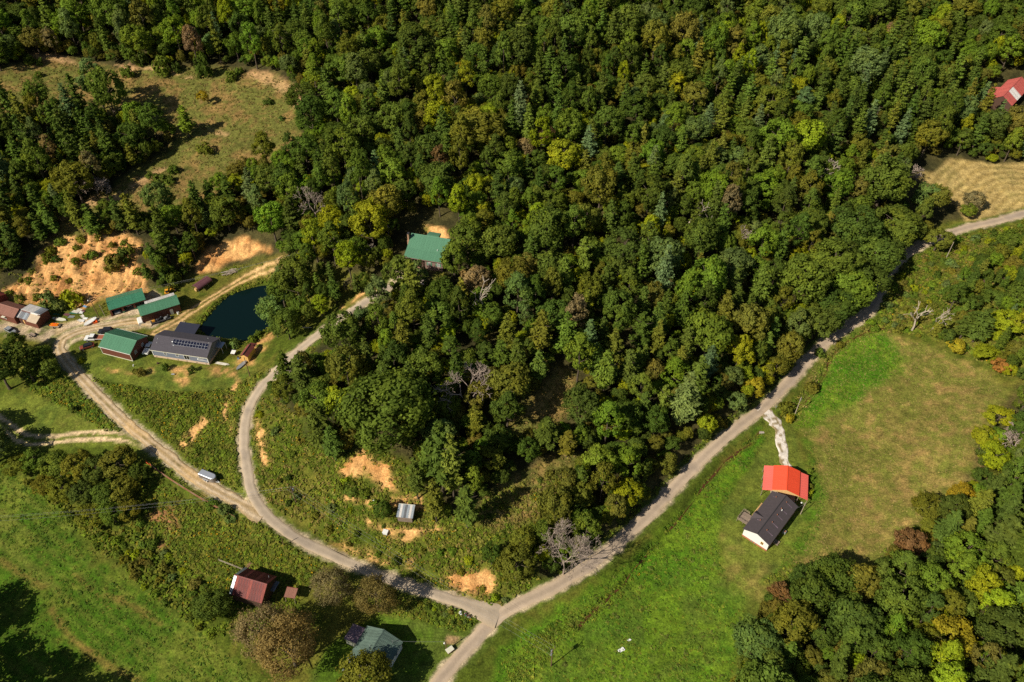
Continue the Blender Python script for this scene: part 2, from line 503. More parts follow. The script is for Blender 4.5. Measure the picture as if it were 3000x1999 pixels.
# meadow on the west side, rows run down the slope
MEAD_W = gpoly("-200 1350,40 1385,120 1440,260 1600,440 1755,600 1850,700 1930,770 2010,800 2100,-200 2200")
sl, m = paint(MEAD_W, (C['mead'], C['mead2']), 2, 2, ns=9, seed=16)
ax = gpoly("0 1500,560 1960")
dv = (ax[1] - ax[0]) / np.linalg.norm(ax[1] - ax[0])
nn = np.array([-dv[1], dv[0]])
across = (MX[sl] - ax[0][0]) * nn[0] + (MY[sl] - ax[0][1]) * nn[1]
along = (MX[sl] - ax[0][0]) * dv[0] + (MY[sl] - ax[0][1]) * dv[1]
st = sstep(-0.1, 0.7, vnoise(along * 0.06, across, 1.5, 18) + 0.35 * fbm(MX[sl], MY[sl], 7, 19)) * m * 0.5
CG[sl] = CG[sl] * (1 - st[..., None]) + lin((104, 108, 42)) * st[..., None]
ml = sstep(.35, .9, np.sin(across * 2.1 + .5 * vnoise(along * .1, across, 3, 23))) * m * .28 * sstep(-.5, .3, vnoise(along * .1, across, 12, 24))
CG[sl] = CG[sl] * (1 - ml[..., None]) + lin((124, 122, 54)) * ml[..., None]
st = sstep(0.25, 0.8, vnoise(along * 0.08, across, 5.0, 21)) * m * 0.5
CG[sl] = CG[sl] * (1 - st[..., None]) + C['lush'] * st[..., None]
for i, (tx, wd) in enumerate((("310 1745,360 1760,430 1800,470 1830", 1.5), ("0 1640,60 1680,130 1720", 1.8), ("215 1880,290 1930,400 2000", 1.7), ("150 1790,200 1860,260 1910", 1.2), ("210 1680,260 1720,330 1790", .6))):
    P = gpoly(tx)
    sl = window(P, 5)
    d = linedist(P, MX[sl], MY[sl]) + 0.9 * fbm(MX[sl], MY[sl], 2.5, 300 + i)
    mm = (1 - sstep(wd * 0.15, wd * .8, d))[..., None] * 0.42
    CG[sl] = CG[sl] * (1 - mm) + lin((142, 104, 60)) * mm
# farm yard, lawns
paint(gpoly("230 1040,300 1020,420 1040,640 1090,740 1020,790 1000,740 1090,690 1140,560 1150,400 1140,260 1100"), (C['lawn'], C['lawn2']), 1.2, 1.5, ns=5, seed=22)
for i, pg in enumerate(("500 1075,560 1070,570 1120,530 1130", "600 1070,700 1080,690 1105,620 1100", "420 1070,450 1075,450 1095,420 1090", "690 1060,740 1010,800 970,800 990,760 1040,720 1100", "300 1075,340 1085,420 1100,330 1088")):
    paint(gpoly(pg), (lin((204, 152, 96)), C['lawn']), 1.2, 2.0, amt=0.85, ns=3, seed=24 + i)
paint(gpoly("-100 1180,60 1150,160 1170,330 1270,330 1300,60 1320,-100 1240"), (C['lawn'], C['lawn2']), 1.5, 1.5, ns=6, seed=30)
paint(gpoly("170 1235,240 1215,260 1235,200 1262"), (C['dry'], C['lawn']), 1.5, 2, amt=0.8, ns=3, seed=31)
paint(gpoly("100 962,240 940,330 925,400 890,412 868,450 850,470 870,420 900,440 930,520 945,560 960,470 975,420 960,330 970,260 985,200 1010,160 1030,130 990"), (C['gravel'], lin((186, 160, 120))), 1.0, 1.8, ns=3, seed=32)
paint(gpoly("-60 935,60 930,130 955,180 985,150 1010,60 985,-60 985"), (lin((180, 158, 130)), C['lawn2']), 1.5, 2, amt=0.9, ns=3, seed=33)
for i, (tx, off, wd, cl) in enumerate((("440 1312,400 1292,330 1277,250 1277,160 1287,90 1290,40 1268,0 1236,-60 1200", 1.15, 0.75, (214, 184, 146)),
                                       ("455 975,520 940,580 900,640 862,700 826,760 796,820 770", 1.0, 0.7, (206, 168, 116)))):
    P = smoothline(gpoly(tx), 1)
    sl = window(P, 6)
    d = linedist(P, MX[sl], MY[sl]) + 0.25 * vnoise(MX[sl], MY[sl], 3, 330 + i)
    g = (1 - sstep(2.2, 4.0, d))[..., None] * 0.8
    CG[sl] = CG[sl] * (1 - g) + (C['lawn'] if i == 0 else lin((118, 104, 50))) * g
    mm = (1 - sstep(wd * 0.35, wd, np.abs(d - off) + 0.25 * vnoise(MX[sl], MY[sl], 1.2, 340 + i)))[..., None]
    CG[sl] = CG[sl] * (1 - mm) + lin(cl) * mm
# lawn of the house by the lower road, its yard, and the verge strips
paint(gpoly("1020 1850,1110 1800,1230 1815,1340 1850,1400 1865,1330 1930,1260 1999,1220 2060,960 2060,900 1999,960 1900"), (C['lawn2'], lin((76, 100, 24))), 1, 1.0, ns=7, seed=36)
paint(gpoly("1313 1862,1352 1870,1346 1892,1306 1884"), (lin((178, 146, 104)), lin((150, 120, 84))), 0.3, 0.3, ns=2, seed=37)
paint(gpoly("400 1520,440 1500,500 1490,520 1520,500 1580,470 1620,430 1590"), (C['weed'], lin((168, 118, 78))), 2, 2, amt=0.9, ns=3.5, seed=38, bias=0.1)
for i, pg in enumerate(("525 1310,560 1260,600 1215,612 1235,580 1275,560 1300", "655 1180,690 1100,708 1105,690 1180,672 1215,685 1240,705 1270,690 1270,662 1235", "1000 1450,1100 1460,1110 1490,1040 1475", "1070 1515,1160 1560,1290 1535,1330 1555,1180 1580,1080 1545", "590 1440,640 1430,720 1470,690 1480", "1140 1452,1232 1458,1240 1490,1140 1478", "740 1215,770 1260,790 1350,770 1370,745 1290", "1232 650,1300 665,1320 700,1300 705,1240 690", "1000 900,1110 825,1120 838,1040 895")):
    paint(gpoly(pg), (C['soil'], C['weed2']), 0.8, 1.8, ns=3, seed=40 + i, bias=-0.15)
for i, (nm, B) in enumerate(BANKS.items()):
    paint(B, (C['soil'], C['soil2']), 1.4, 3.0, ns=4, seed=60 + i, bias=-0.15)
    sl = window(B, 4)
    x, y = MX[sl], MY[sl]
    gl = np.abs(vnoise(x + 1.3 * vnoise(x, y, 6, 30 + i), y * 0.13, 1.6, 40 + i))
    st = (1 - sstep(.03, .2, gl)) * sstep(0, 2, sdist(B, x, y)) * sstep(-.4, .3, vnoise(x, y, 9, 47)) * .72  # gully bottoms darkened in the colour: rill shade painted in with damp soil
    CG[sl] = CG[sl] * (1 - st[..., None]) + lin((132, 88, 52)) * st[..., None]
# mown or bare strips along the roads
for nm, d in RDIST.items():
    vg = {'valley_road': C['lawn2'], 'hill_road': C['lawn2'], 'farm_lane': C['lawn'], 'stone_drive': C['lawn']}[nm]
    m = (1 - sstep(1.0, 2.2, d + 0.6 * vnoise(MX, MY, 3, 80))) * (d < 6)
    mixc(m * 0.75, vg)
    m = (1 - sstep(0.1, 0.9, d + 0.7 * vnoise(MX, MY, 2, 81))) * (d < 6)
    mixc(m * 0.85, C['gravel'] * 0.85 if nm != 'stone_drive' else C['lawn'])
sl = window(POND, 6)
d = sdist(POND, MX[sl], MY[sl])
m = sstep(-0.6, 0.6, d)[..., None]
CG[sl] = CG[sl] * (1 - m) + lin((48, 52, 34)) * m
for CK in (CREEK, CREEK2, CREEK3):
    sl = window(CK, 4)
    d = linedist(CK, MX[sl], MY[sl])
    m = (1 - sstep(0.2, 1.0, d))[..., None] * 0.5 * sstep(-.3, .4, vnoise(MX[sl], MY[sl], 9, 99))[..., None]
    CG[sl] = CG[sl] * (1 - m) + lin((112, 76, 44)) * m
# worn, blotchy variation everywhere
CG *= (1 + 0.13 * n1 + 0.10 * n2 + 0.13 * n3 + 0.10 * n4)[..., None]
CG = np.clip(CG, 0.003, 0.9)


# ------------------------------------------------------------------ material makers
def nodes_of(name):
    m = bpy.data.materials.new(name)
    m.use_nodes = True
    return m, m.node_tree.nodes, m.node_tree.links, m.node_tree.nodes["Principled BSDF"]


def noise(N, L, scale, detail=3, coord='Object', rough=0.6):
    tc = N.new("ShaderNodeTexCoord")
    t = N.new("ShaderNodeTexNoise")
    t.inputs['Scale'].default_value = scale
    t.inputs['Detail'].default_value = detail
    t.inputs['Roughness'].default_value = rough
    L.new(tc.outputs[coord], t.inputs['Vector'])
    return t


def ramp(N, L, src, stops):
    r = N.new("ShaderNodeValToRGB")
    e = r.color_ramp.elements
    while len(e) < len(stops):
        e.new(0.5)
    for k, (p, c) in enumerate(stops):
        e[k].position = p
        e[k].color = (c, c, c, 1) if np.isscalar(c) else (*c, 1)
    L.new(src, r.inputs[0])
    return r.outputs[0]


def mulcol(N, L, a, b, fac=1.0, mode='MULTIPLY'):
    m = N.new("ShaderNodeMix")
    m.data_type = 'RGBA'
    m.blend_type = mode
    m.inputs[0].default_value = fac
    for s, i in ((a, 6), (b, 7)):
        if isinstance(s, (tuple, list, np.ndarray)):
            m.inputs[i].default_value = (*[float(q) for q in s[:3]], 1)
        else:
            L.new(s, m.inputs[i])
    return m.outputs[2]


def ground_material(name, scales=(0.55, 2.2), lo=0.6, hi=1.42, bump=0.5, rough=0.95):
    m, N, L, B = nodes_of(name)
    at = N.new("ShaderNodeAttribute")
    at.attribute_name = "cover"
    a = ramp(N, L, noise(N, L, scales[0], 4).outputs[0], ((0.25, lo), (0.72, hi)))
    b = ramp(N, L, noise(N, L, scales[1], 3).outputs[0], ((0.28, lo + .08), (0.7, hi - .08)))
    f = ramp(N, L, noise(N, L, scales[1] * 2.6, 2).outputs[0], ((0.3, lo + .14), (0.68, hi - .12)))
    c = mulcol(N, L, mulcol(N, L, mulcol(N, L, at.outputs['Color'], a), b), f)
    L.new(c, B.inputs['Base Color'])
    B.inputs['Roughness'].default_value = rough
    B.inputs['Specular IOR Level'].default_value = 0.15
    bp = N.new("ShaderNodeBump")
    bp.inputs['Strength'].default_value = bump
    bp.inputs['Distance'].default_value = 0.35
    L.new(noise(N, L, 1.4, 4).outputs[0], bp.inputs['Height'])
    L.new(bp.outputs[0], B.inputs['Normal'])
    return m


def simple_mat(name, rgb, rough=0.7, var=0.15, nscale=1.5, metallic=0.0, bump=0.0, rnd=0.0, streak=None, spec=0.3, stain=None):
    """painted or weathered surface: base colour, blotchy wear, optional streaks along one local axis and random shade per piece"""
    m, N, L, B = nodes_of(name)
    base = lin(rgb)
    n = noise(N, L, nscale, 4)
    c = mulcol(N, L, tuple(base), ramp(N, L, n.outputs[0], ((0.25, 1 - var), (0.75, 1 + var))))
    if streak:
        mp = N.new("ShaderNodeMapping")
        tc = N.new("ShaderNodeTexCoord")
        L.new(tc.outputs['Object'], mp.inputs[0])
        mp.inputs['Scale'].default_value = streak
        t = N.new("ShaderNodeTexNoise")
        t.inputs['Scale'].default_value = 1.0
        t.inputs['Detail'].default_value = 4
        L.new(mp.outputs[0], t.inputs['Vector'])
        if stain is not None:
            f = ramp(N, L, t.outputs[0], ((0.45, 0.0), (0.68, 1.0)))
            mx = N.new("ShaderNodeMix")
            mx.data_type = 'RGBA'
            L.new(f, mx.inputs[0])
            L.new(c, mx.inputs[6])
            mx.inputs[7].default_value = (*lin(stain), 1)
            c = mx.outputs[2]
        else:
            c = mulcol(N, L, c, ramp(N, L, t.outputs[0], ((0.3, 1 - var), (0.7, 1 + var))))
    if rnd:
        oi = N.new("ShaderNodeObjectInfo")
        c = mulcol(N, L, c, ramp(N, L, oi.outputs['Random'], ((0.0, 1 - rnd), (1.0, 1 + rnd))))
    L.new(c, B.inputs['Base Color'])
    B.inputs['Roughness'].default_value = rough
    B.inputs['Metallic'].default_value = metallic
    B.inputs['Specular IOR Level'].default_value = spec
    if bump:
        bp = N.new("ShaderNodeBump")
        bp.inputs['Strength'].default_value = bump
        bp.inputs['Distance'].default_value = 0.05
        L.new(noise(N, L, nscale * 6, 3).outputs[0], bp.inputs['Height'])
        L.new(bp.outputs[0], B.inputs['Normal'])
    return m


# ------------------------------------------------------------------ mesh helpers
def mesh_arrays(name, V, F, cols=None, smooth=False, attr="cover"):
    """mesh from an array of vertices and an array of quads (or triangles)"""
    V = np.ascontiguousarray(V, np.float32)
    F = np.ascontiguousarray(F, np.int32)
    me = bpy.data.meshes.new(name)
    me.vertices.add(len(V))
    me.vertices.foreach_set("co", V.ravel())
    k = F.shape[1]
    me.loops.add(F.size)
    me.loops.foreach_set("vertex_index", F.ravel())
    me.polygons.add(len(F))
    me.polygons.foreach_set("loop_start", np.arange(0, F.size, k, dtype=np.int32))
    if smooth:
        me.polygons.foreach_set("use_smooth", np.ones(len(F), bool))
    if cols is not None:
        a = me.color_attributes.new(attr, 'FLOAT_COLOR', 'POINT')
        a.data.foreach_set("color", np.c_[cols, np.ones(len(cols))].astype(np.float32).ravel())
    me.update(calc_edges=True)
    return me


def link(name, data, parent=None, mat=None):
    o = bpy.data.objects.new(name, data)
    COL.objects.link(o)
    if parent is not None:
        o.parent = parent
    if mat is not None and not data.materials:
        data.materials.append(mat)
    return o


def structure(o, label=None):
    o["kind"] = "structure"
    if label:
        o["label"] = label
    return o


idx = np.arange(NX * NY).reshape(NY, NX)
F = np.stack([idx[:-1, :-1], idx[:-1, 1:], idx[1:, 1:], idx[1:, :-1]], -1).reshape(-1, 4)
M_GROUND = ground_material("ground_cover")
g = link("ground", mesh_arrays("ground", np.stack([MX, MY, HZ], -1).reshape(-1, 3), F, CG.reshape(-1, 3), True), None, M_GROUND)
structure(g, "hilly ground of grass, weeds and bare orange clay")

M_ROAD = ground_material("worn_asphalt", (0.35, 3.0), 0.86, 1.13, 0.15, 0.9)
M_GRAVEL = ground_material("gravel", (0.6, 4.0), 0.74, 1.24, 0.5, 0.95)


def ribbon(name, P, z, hw, mat, colf, nac=9, lift=0.06, edge=0.18, seed=0, crown=0.05, flare=0.0):
    T = np.gradient(P, axis=0)
    T /= np.linalg.norm(T, axis=1)[:, None]
    N_ = np.c_[-T[:, 1], T[:, 0]]
    s = np.linspace(-1, 1, nac)
    n = len(P)
    sa = np.arange(n) * 0.8
    wl_ = hw + edge * (vnoise(sa, sa * 0, 3.0, seed) + 0.7 * vnoise(sa, sa * 0, 1.1, seed + 1))
    wr_ = hw + edge * (vnoise(sa, sa * 0 + 50, 3.0, seed + 2) + 0.7 * vnoise(sa, sa * 0 + 50, 1.1, seed + 3))
    wl_ = wl_ + flare * np.exp(-(sa / 5.5) ** 2)
    wr_ = wr_ + flare * np.exp(-(sa / 5.5) ** 2)
    wd = np.where(s[None] < 0, wl_[:, None], wr_[:, None]) * s[None]
    X = P[:, 0, None] + N_[:, 0, None] * wd
    Y = P[:, 1, None] + N_[:, 1, None] * wd
    Z = z[:, None] + lift + crown * (1 - s[None] ** 2) - 0.10 * (np.abs(s[None]) > 0.99) + 0 * X
    cols = colf(sa[:, None] + 0 * X, s[None] + 0 * X, X, Y)
    i = np.arange(n * nac).reshape(n, nac)
    F = np.stack([i[:-1, 1:], i[:-1, :-1], i[1:, :-1], i[1:, 1:]], -1).reshape(-1, 4)
    return structure(link(name, mesh_arrays(name, np.stack([X, Y, Z], -1).reshape(-1, 3), F, cols.reshape(-1, 3), True), None, mat))


def asphalt_cols(a, b):
    def f(sa, s, X, Y):
        k = 0.5 + 0.5 * np.cos(np.clip(np.abs(s), 0, 1) * math.pi * 1.0)
        n = fbm(sa, s * 6, 9, 5)[..., None]
        wt = np.exp(-((np.abs(s) - .5) / .16) ** 2)[..., None]
        c = a * (1 - 0.4 * k[..., None]) + b * 0.4 * k[..., None]
        c = c * (1 + .07 * wt)
        pt = (sstep(.5, .62, vnoise(sa, s * 1.2 + 9, 7, 31)) * .35)[..., None]
        c = c * (1 - pt) + lin((138, 126, 116)) * pt
        e = sstep(0.72, 1.0, np.abs(s) + 0.2 * vnoise(X, Y, 2, 7))[..., None]
        c = c * (1 - 0.5 * e) + lin((196, 170, 132)) * 0.5 * e
        return c * (1 + 0.10 * n)
    return f


def lane_cols(sa, s, X, Y):
    tr = np.exp(-((np.abs(s) - 0.5) / 0.24) ** 2)[..., None]
    n = fbm(X, Y, 3, 8)[..., None]
    c = lin((176, 150, 110)) * (1 - tr) + lin((212, 188, 156)) * tr
    grass = (sstep(0.25, 0.65, vnoise(X, Y, 1.4, 9) + 0.35 * vnoise(X, Y, 6, 11)) * np.exp(-(s / 0.2) ** 2) * 0.6 + sstep(0.2, 0.6, vnoise(X, Y, 1.2, 12)) * (np.abs(s) > 0.9) * 0.7)[..., None]
    o = sstep(0.0, 0.5, fbm(X, Y, 14, 13))[..., None] * 0.45
    c = c * (1 - o) + lin((226, 184, 122)) * o
    c = c * (1 - grass) + lin((110, 104, 52)) * grass
    return c * (1 + 0.12 * n)


def stone_cols(sa, s, X, Y):
    q = sstep(-0.15, 0.15, vnoise(X, Y, 1.1, 14) + 0.6 * vnoise(X, Y, 0.6, 15) + 0.35 * (1 - np.abs(s)) + 0.1)[..., None]
    return lin((150, 132, 96)) * (1 - q) + lin((228, 216, 202)) * q


ribbon("valley_road", *RL['valley_road'], M_ROAD, asphalt_cols(lin((194, 172, 147)), lin((134, 120, 108))), seed=1)
ribbon("hill_road", *RL['hill_road'], M_ROAD, asphalt_cols(lin((192, 173, 149)), lin((158, 143, 126))), lift=0.064, seed=2, flare=2.2)
ribbon("farm_lane", *RL['farm_lane'], M_GRAVEL, lane_cols, nac=15, lift=0.068, edge=0.3, seed=3, flare=1.4)
ribbon("stone_drive", *RL['stone_drive'], M_GRAVEL, stone_cols, nac=15, lift=0.068, edge=0.6, seed=4, flare=1.6)

# pond water
m, N, L, B = nodes_of("pond_water")
B.inputs['Base Color'].default_value = (0.003, 0.012, 0.0115, 1)
B.inputs['Roughness'].default_value = 0.08
B.inputs['IOR'].default_value = 1.33
bp = N.new("ShaderNodeBump")
bp.inputs['Strength'].default_value = 0.12
bp.inputs['Distance'].default_value = 0.05
L.new(noise(N, L, 1.6, 3).outputs[0], bp.inputs['Height'])
L.new(bp.outputs[0], B.inputs['Normal'])
M_WATER = m
me = bpy.data.meshes.new("pond")
ctr = POND.mean(0)
me.from_pydata([(x, y, PZ) for x, y in ctr + (POND - ctr) * 1.03] + [(ctr[0], ctr[1], PZ)], [], [(i, (i + 1) % len(POND), len(POND)) for i in range(len(POND))])
structure(link("pond", me, None, M_WATER), "dark blue-green farm pond with a weedy shore")
M_MUD = simple_mat("muddy_water", (88, 56, 32), 0.25, 0.3, 0.8, spec=0.5)
for i, CK in enumerate((CREEK, CREEK2, CREEK3)):
    z = hgt(CK[:, 0], CK[:, 1])
    z = np.convolve(np.pad(z, 4, mode='edge'), np.ones(9) / 9, mode='valid') + 0.12
    T = np.gradient(CK, axis=0)
    T /= np.linalg.norm(T, axis=1)[:, None]
    N_ = np.c_[-T[:, 1], T[:, 0]]
    sa = np.arange(len(CK)) * .8
    hw = 0.2 + 0.22 * vnoise(sa, sa * 0, 5, 77 + i)
    V = np.concatenate([np.c_[CK + N_ * hw[:, None], z], np.c_[CK - N_ * hw[:, None], z]])
    n = len(CK)
    k = np.arange(n - 1)
    structure(link("creek", mesh_arrays("creek", V, np.stack([k, k + 1, n + k + 1, n + k], -1), None, True), None, M_MUD))


# ------------------------------------------------------------------ plants: prototypes
def leaf_material(name, trans=0.22, instanced=False):
    m = bpy.data.materials.new(name)
    m.use_nodes = True
    N, L = m.node_tree.nodes, m.node_tree.links
    N.remove(N["Principled BSDF"])
    out = N["Material Output"]
    at = N.new("ShaderNodeAttribute")
    at.attribute_name = "cover"
    sep = N.new("ShaderNodeSeparateColor")
    L.new(at.outputs['Color'], sep.inputs[0])
    oi = N.new("ShaderNodeObjectInfo")
    base = oi.outputs['Color']
    yel = mulcol(N, L, base, (1.5, 1.28, 0.8))
    mx = N.new("ShaderNodeMix")
    mx.data_type = 'RGBA'
    L.new(sep.outputs[1], mx.inputs[0])
    L.new(base, mx.inputs[6])
    L.new(yel, mx.inputs[7])
    hs = N.new("ShaderNodeVectorMath")
    hs.operation = 'SCALE'
    L.new(mx.outputs[2], hs.inputs[0])
    L.new(sep.outputs[0], hs.inputs['Scale'])
    d = N.new("ShaderNodeBsdfDiffuse")
    t = N.new("ShaderNodeBsdfTranslucent")
    L.new(hs.outputs[0], d.inputs[0])
    L.new(hs.outputs[0], t.inputs[0])
    ms = N.new("ShaderNodeMixShader")
    ms.inputs[0].default_value = trans
    L.new(d.outputs[0], ms.inputs[1])
    L.new(t.outputs[0], ms.inputs[2])
    L.new(ms.outputs[0], out.inputs[0])
    return m


M_LEAF = leaf_material("broad_leaves", 0.36)
M_NEEDLE = leaf_material("pine_needles", 0.2)
M_BARK = simple_mat("bark", (96, 84, 70), 0.9, 0.3, 1.2, bump=0.5)
M_DEAD = simple_mat("bleached_wood", (188, 172, 154), 0.85, 0.2, 1.5)
M_TWIG = simple_mat("grey_twigs", (170, 152, 138), 0.9, 0.25, 1.5)


def unit(v):
    return v / np.maximum(np.linalg.norm(v, axis=-1, keepdims=True), 1e-9)


def quads(Cn, Nr, size, asp, rng, tang=None):
    """leaf-clump faces: centres, normals, sizes"""
    n = len(Cn)
    t = rng.normal(size=(n, 3)) if tang is None else tang
    a = unit(t - (t * Nr).sum(1, keepdims=True) * Nr)
    b = np.cross(Nr, a)
    sz = np.broadcast_to(np.asarray(size, float).reshape(-1, 1), (n, 1))
    a = a * sz * 0.5
    b = b * sz * 0.5 * asp
    V = np.stack([Cn - a * 1.05, Cn - b, Cn + a * 1.05, Cn + b], 1).reshape(-1, 3)
    return V, np.arange(n * 4).reshape(n, 4)


def sph(n, rng):
    return unit(rng.normal(size=(n, 3)))


def crown_round(seed, H=17.0, W=10.0, base=0.22, nl=22, nc=11, nleaf=18, leaf=0.52, egg=0.0, up=0.15, gap=0.1):
    rng = np.random.default_rng(seed)
    zc = H * (base + 1) / 2
    ell = np.array([W / 2, W / 2, H * (1 - base) / 2])
    Cs, Ns, Ts, Ys = [], [], [], []
    k = 0
    while k < nl:
        ph = k * 2.39996 + rng.uniform(-.5, .5)
        zz = 1 - (k + 0.5) / nl * 1.62 + rng.uniform(-.1, .1)
        zz = np.clip(zz, -0.75, 1)
        rr = math.sqrt(max(0, 1 - zz * zz))
        d = np.array([rr * math.cos(ph), rr * math.sin(ph), zz])
        k += 1
        if rng.uniform() < gap:
            continue
        f = rng.uniform(0.52, 0.78)
        sc = ell.copy()
        if egg:
            sc[:2] *= 1 - egg * max(0, zz) + 0.15 * egg
        c = d * sc * f + np.array([0, 0, zc])
        r = W * 0.5 * rng.uniform(0.27, 0.42)
        lt = rng.uniform(0.9, 1.1)
        ly = max(0, rng.normal(0.0, 0.22))
        dd = sph(nc * 2, rng)
        dd = dd[np.argsort(-(dd @ unit(d + np.array([0, 0, up])[None]).ravel()))][:int(nc * 1.25)]
        for q in dd:
            cp = c + q * r * rng.uniform(0.62, 0.95)
            rc = r * rng.uniform(0.34, 0.52)
            e = sph(nleaf, rng) * rng.uniform(0.35, 1.0, (nleaf, 1))
            P = cp + e * rc
            nr = unit(0.55 * e + 0.55 * q + 0.25 * d + rng.normal(0, 0.34, (nleaf, 3)))
            Cs.append(P)
            Ns.append(nr)
            tv = lt * rng.uniform(0.82, 1.2)
            Ts.append(np.full(nleaf, tv) * rng.uniform(0.86, 1.14, nleaf))
            Ys.append(np.full(nleaf, min(1, ly + max(0, rng.normal(0, 0.16)))))
    Cn, Nr = np.vstack(Cs), np.vstack(Ns)
    V, F = quads(Cn, Nr, leaf * rng.uniform(0.7, 1.25, len(Cn)), 0.85, rng)
    T, Y = np.repeat(np.concatenate(Ts), 4), np.repeat(np.concatenate(Ys), 4)
    return mesh_arrays("crown", V, F, np.c_[T, Y, T * 0]), (H, W)


def crown_pine(seed, H=19.0, W=7.0, base=0.25, tiers=12, nb=6, npt=6, droop=0.0, leaf=0.95, full=1.0, top=0.16):
    rng = np.random.default_rng(seed)
    Cs, Ns, Ts, Ys, Tg = [], [], [], [], []
    for i in range(tiers):
        f = i / (tiers - 1)
        z = H * (base + (1 - base) * f * 0.97)
        R_ = W / 2 * ((1 - f) ** 0.62 * (1 - top) + top) * rng.uniform(0.8, 1.12)
        if f < 0.2:
            R_ *= 0.65 + f * 1.75
        n = max(3, int(round(nb * (1 - 0.35 * f))))
        p0 = rng.uniform(0, 6.28)
        for j in range(n):
            if rng.uniform() > 0.93 * full:
                continue
            ph = p0 + j * 6.283 / n + rng.uniform(-.25, .25)
            d = np.array([math.cos(ph), math.sin(ph), 0])
            ln = R_ * rng.uniform(0.72, 1.15)
            rise = rng.uniform(0.05, 0.32) - droop
            zj = z + rng.uniform(-.5, .5) * H * (1 - base) / tiers
            bt = rng.uniform(0.82, 1.18)
            by = max(0, rng.normal(0, 0.16))
            m = max(2, int(round(npt * ln / (W / 2) + 1)))
            for k in range(m):
                t = (k + 0.6) / m
                side = np.array([-d[1], d[0], 0])
                for s in (-1, 0, 1):
                    wv = 0.33 * ln * (1 - 0.55 * t) * s * rng.uniform(.6, 1.2)
                    p = np.array([0, 0, zj]) + d * ln * (t - 0.08 * abs(s)) + side * wv + np.array([0, 0, ln * rise * t * t + rng.uniform(-.15, .15)])
                    dirv = unit(d + side * 0.8 * s + np.array([0, 0, 0.25 + rng.uniform(-.3, .4)]))
                    for _ in range(2):
                        Cs.append(p + rng.normal(0, .16, 3))
                        Ns.append(unit(np.array([0, 0, 1.0]) + 0.45 * d + rng.normal(0, .5, 3)))
                        Tg.append(dirv + rng.normal(0, .25, 3))
                        Ts.append(bt * rng.uniform(0.8, 1.2))
                        Ys.append(by)
    for _ in range(10):
        Cs.append(np.array([0, 0, H * rng.uniform(0.93, 1.0)]) + rng.normal(0, .12, 3))
        Ns.append(unit(rng.normal(0, 1, 3)))
        Tg.append(np.array([0, 0, 1.0]) + rng.normal(0, .3, 3))
        Ts.append(1.0)
        Ys.append(0.1)
    rng2 = np.random.default_rng(seed + 5)
    V, F = quads(np.array(Cs), np.array(Ns), leaf * rng2.uniform(0.75, 1.25, len(Cs)), 0.5, rng2, np.array(Tg))
    T, Y = np.repeat(Ts, 4), np.repeat(Ys, 4)
    return mesh_arrays("crown", V, F, np.c_[T, Y, T * 0]), (H, W)


def tube_arrays(segs, n=5):
    """segments (p0, p1, r0, r1) as open tubes"""
    V, F = [], []
    ang = np.arange(n) * 2 * math.pi / n
    for p0, p1, r0, r1 in segs:
        p0, p1 = np.asarray(p0, float), np.asarray(p1, float)
        d = unit(p1 - p0)
        a = unit(np.cross(d, [0.31, 0.95, 0.05] if abs(d[1]) < 0.9 else [1, 0, 0]))
        b = np.cross(d, a)
        o = len(V) * n
        ringd = np.cos(ang)[:, None] * a + np.sin(ang)[:, None] * b
        V.append(p0 + ringd * r0)
        V.append(p1 + ringd * r1)
        for i in range(n):
            F.append((o + i, o + (i + 1) % n, o + n + (i + 1) % n, o + n + i))
    return np.vstack(V), np.array(F)


def trunk_mesh(seed, H, W, base, limbs=6, r=0.3, top=0.75):
    rng = np.random.default_rng(seed)
    segs, p = [], np.array([0, 0, -0.6])
    n = 5
    for i in range(n):
        q = np.array([rng.normal(0, .12), rng.normal(0, .12), H * top * (i + 1) / n])
        segs.append((p, q, r * (1 - i / n * .8) * (1.35 if i == 0 else 1), r * (1 - (i + 1) / n * .8)))
        p = q
    for k in range(limbs):
        z = H * rng.uniform(base * 0.9, top * 0.85)
        ph = k * 2.4 + rng.uniform(-.4, .4)
        d = np.array([math.cos(ph), math.sin(ph), rng.uniform(.4, .9)])
        e = np.array([0, 0, z]) + d * W * 0.3
        segs.append(((0, 0, z), e, r * .42, r * .14))
        segs.append((e, e + np.array([d[0] * .8, d[1] * .8, 1.0]) * W * .12, r * .14, r * .05))
    V, F = tube_arrays(segs, 6)
    return mesh_arrays("trunk", V, F, None, True)


def bare_mesh(seed, H=14.0, spread=0.55, r=0.28, depth_=5, nchild=3, lean=0.0, rmin=0.03):
    rng = np.random.default_rng(seed)
    segs = []

    def grow(p, d, ln, rad, lev):
        k = 2
        for i in range(k):
            q = p + d * ln / k + rng.normal(0, .03, 3) * ln
            segs.append((p, q, rad * (1 - .25 * i / k), max(rmin, rad * (1 - .25 * (i + 1) / k))))
            p = q
        if lev == 0:
            return
        for j in range(nchild + (rng.uniform() < .4)):
            ph = rng.uniform(0, 6.283)
            side = unit(np.cross(d, sph(1, rng)[0]))
            nd = unit(d * rng.uniform(.6, .95) + side * spread * rng.uniform(.7, 1.5) + np.array([0, 0, .12]))
            grow(p - d * ln * rng.uniform(0, .35), nd, ln * rng.uniform(.58, .82), max(rmin, rad * .58), lev - 1)
    grow(np.array([0, 0, -.5]), unit(np.array([lean, lean * .3, 1.0])), H * .34, r, depth_)
    V, F = tube_arrays(segs, 4)
    sc = H / V[:, 2].max()
    V = V * sc
    return mesh_arrays("branches", V, F, None, True), (H, float(np.ptp(V[:, 0]) + np.ptp(V[:, 1])) / 2)


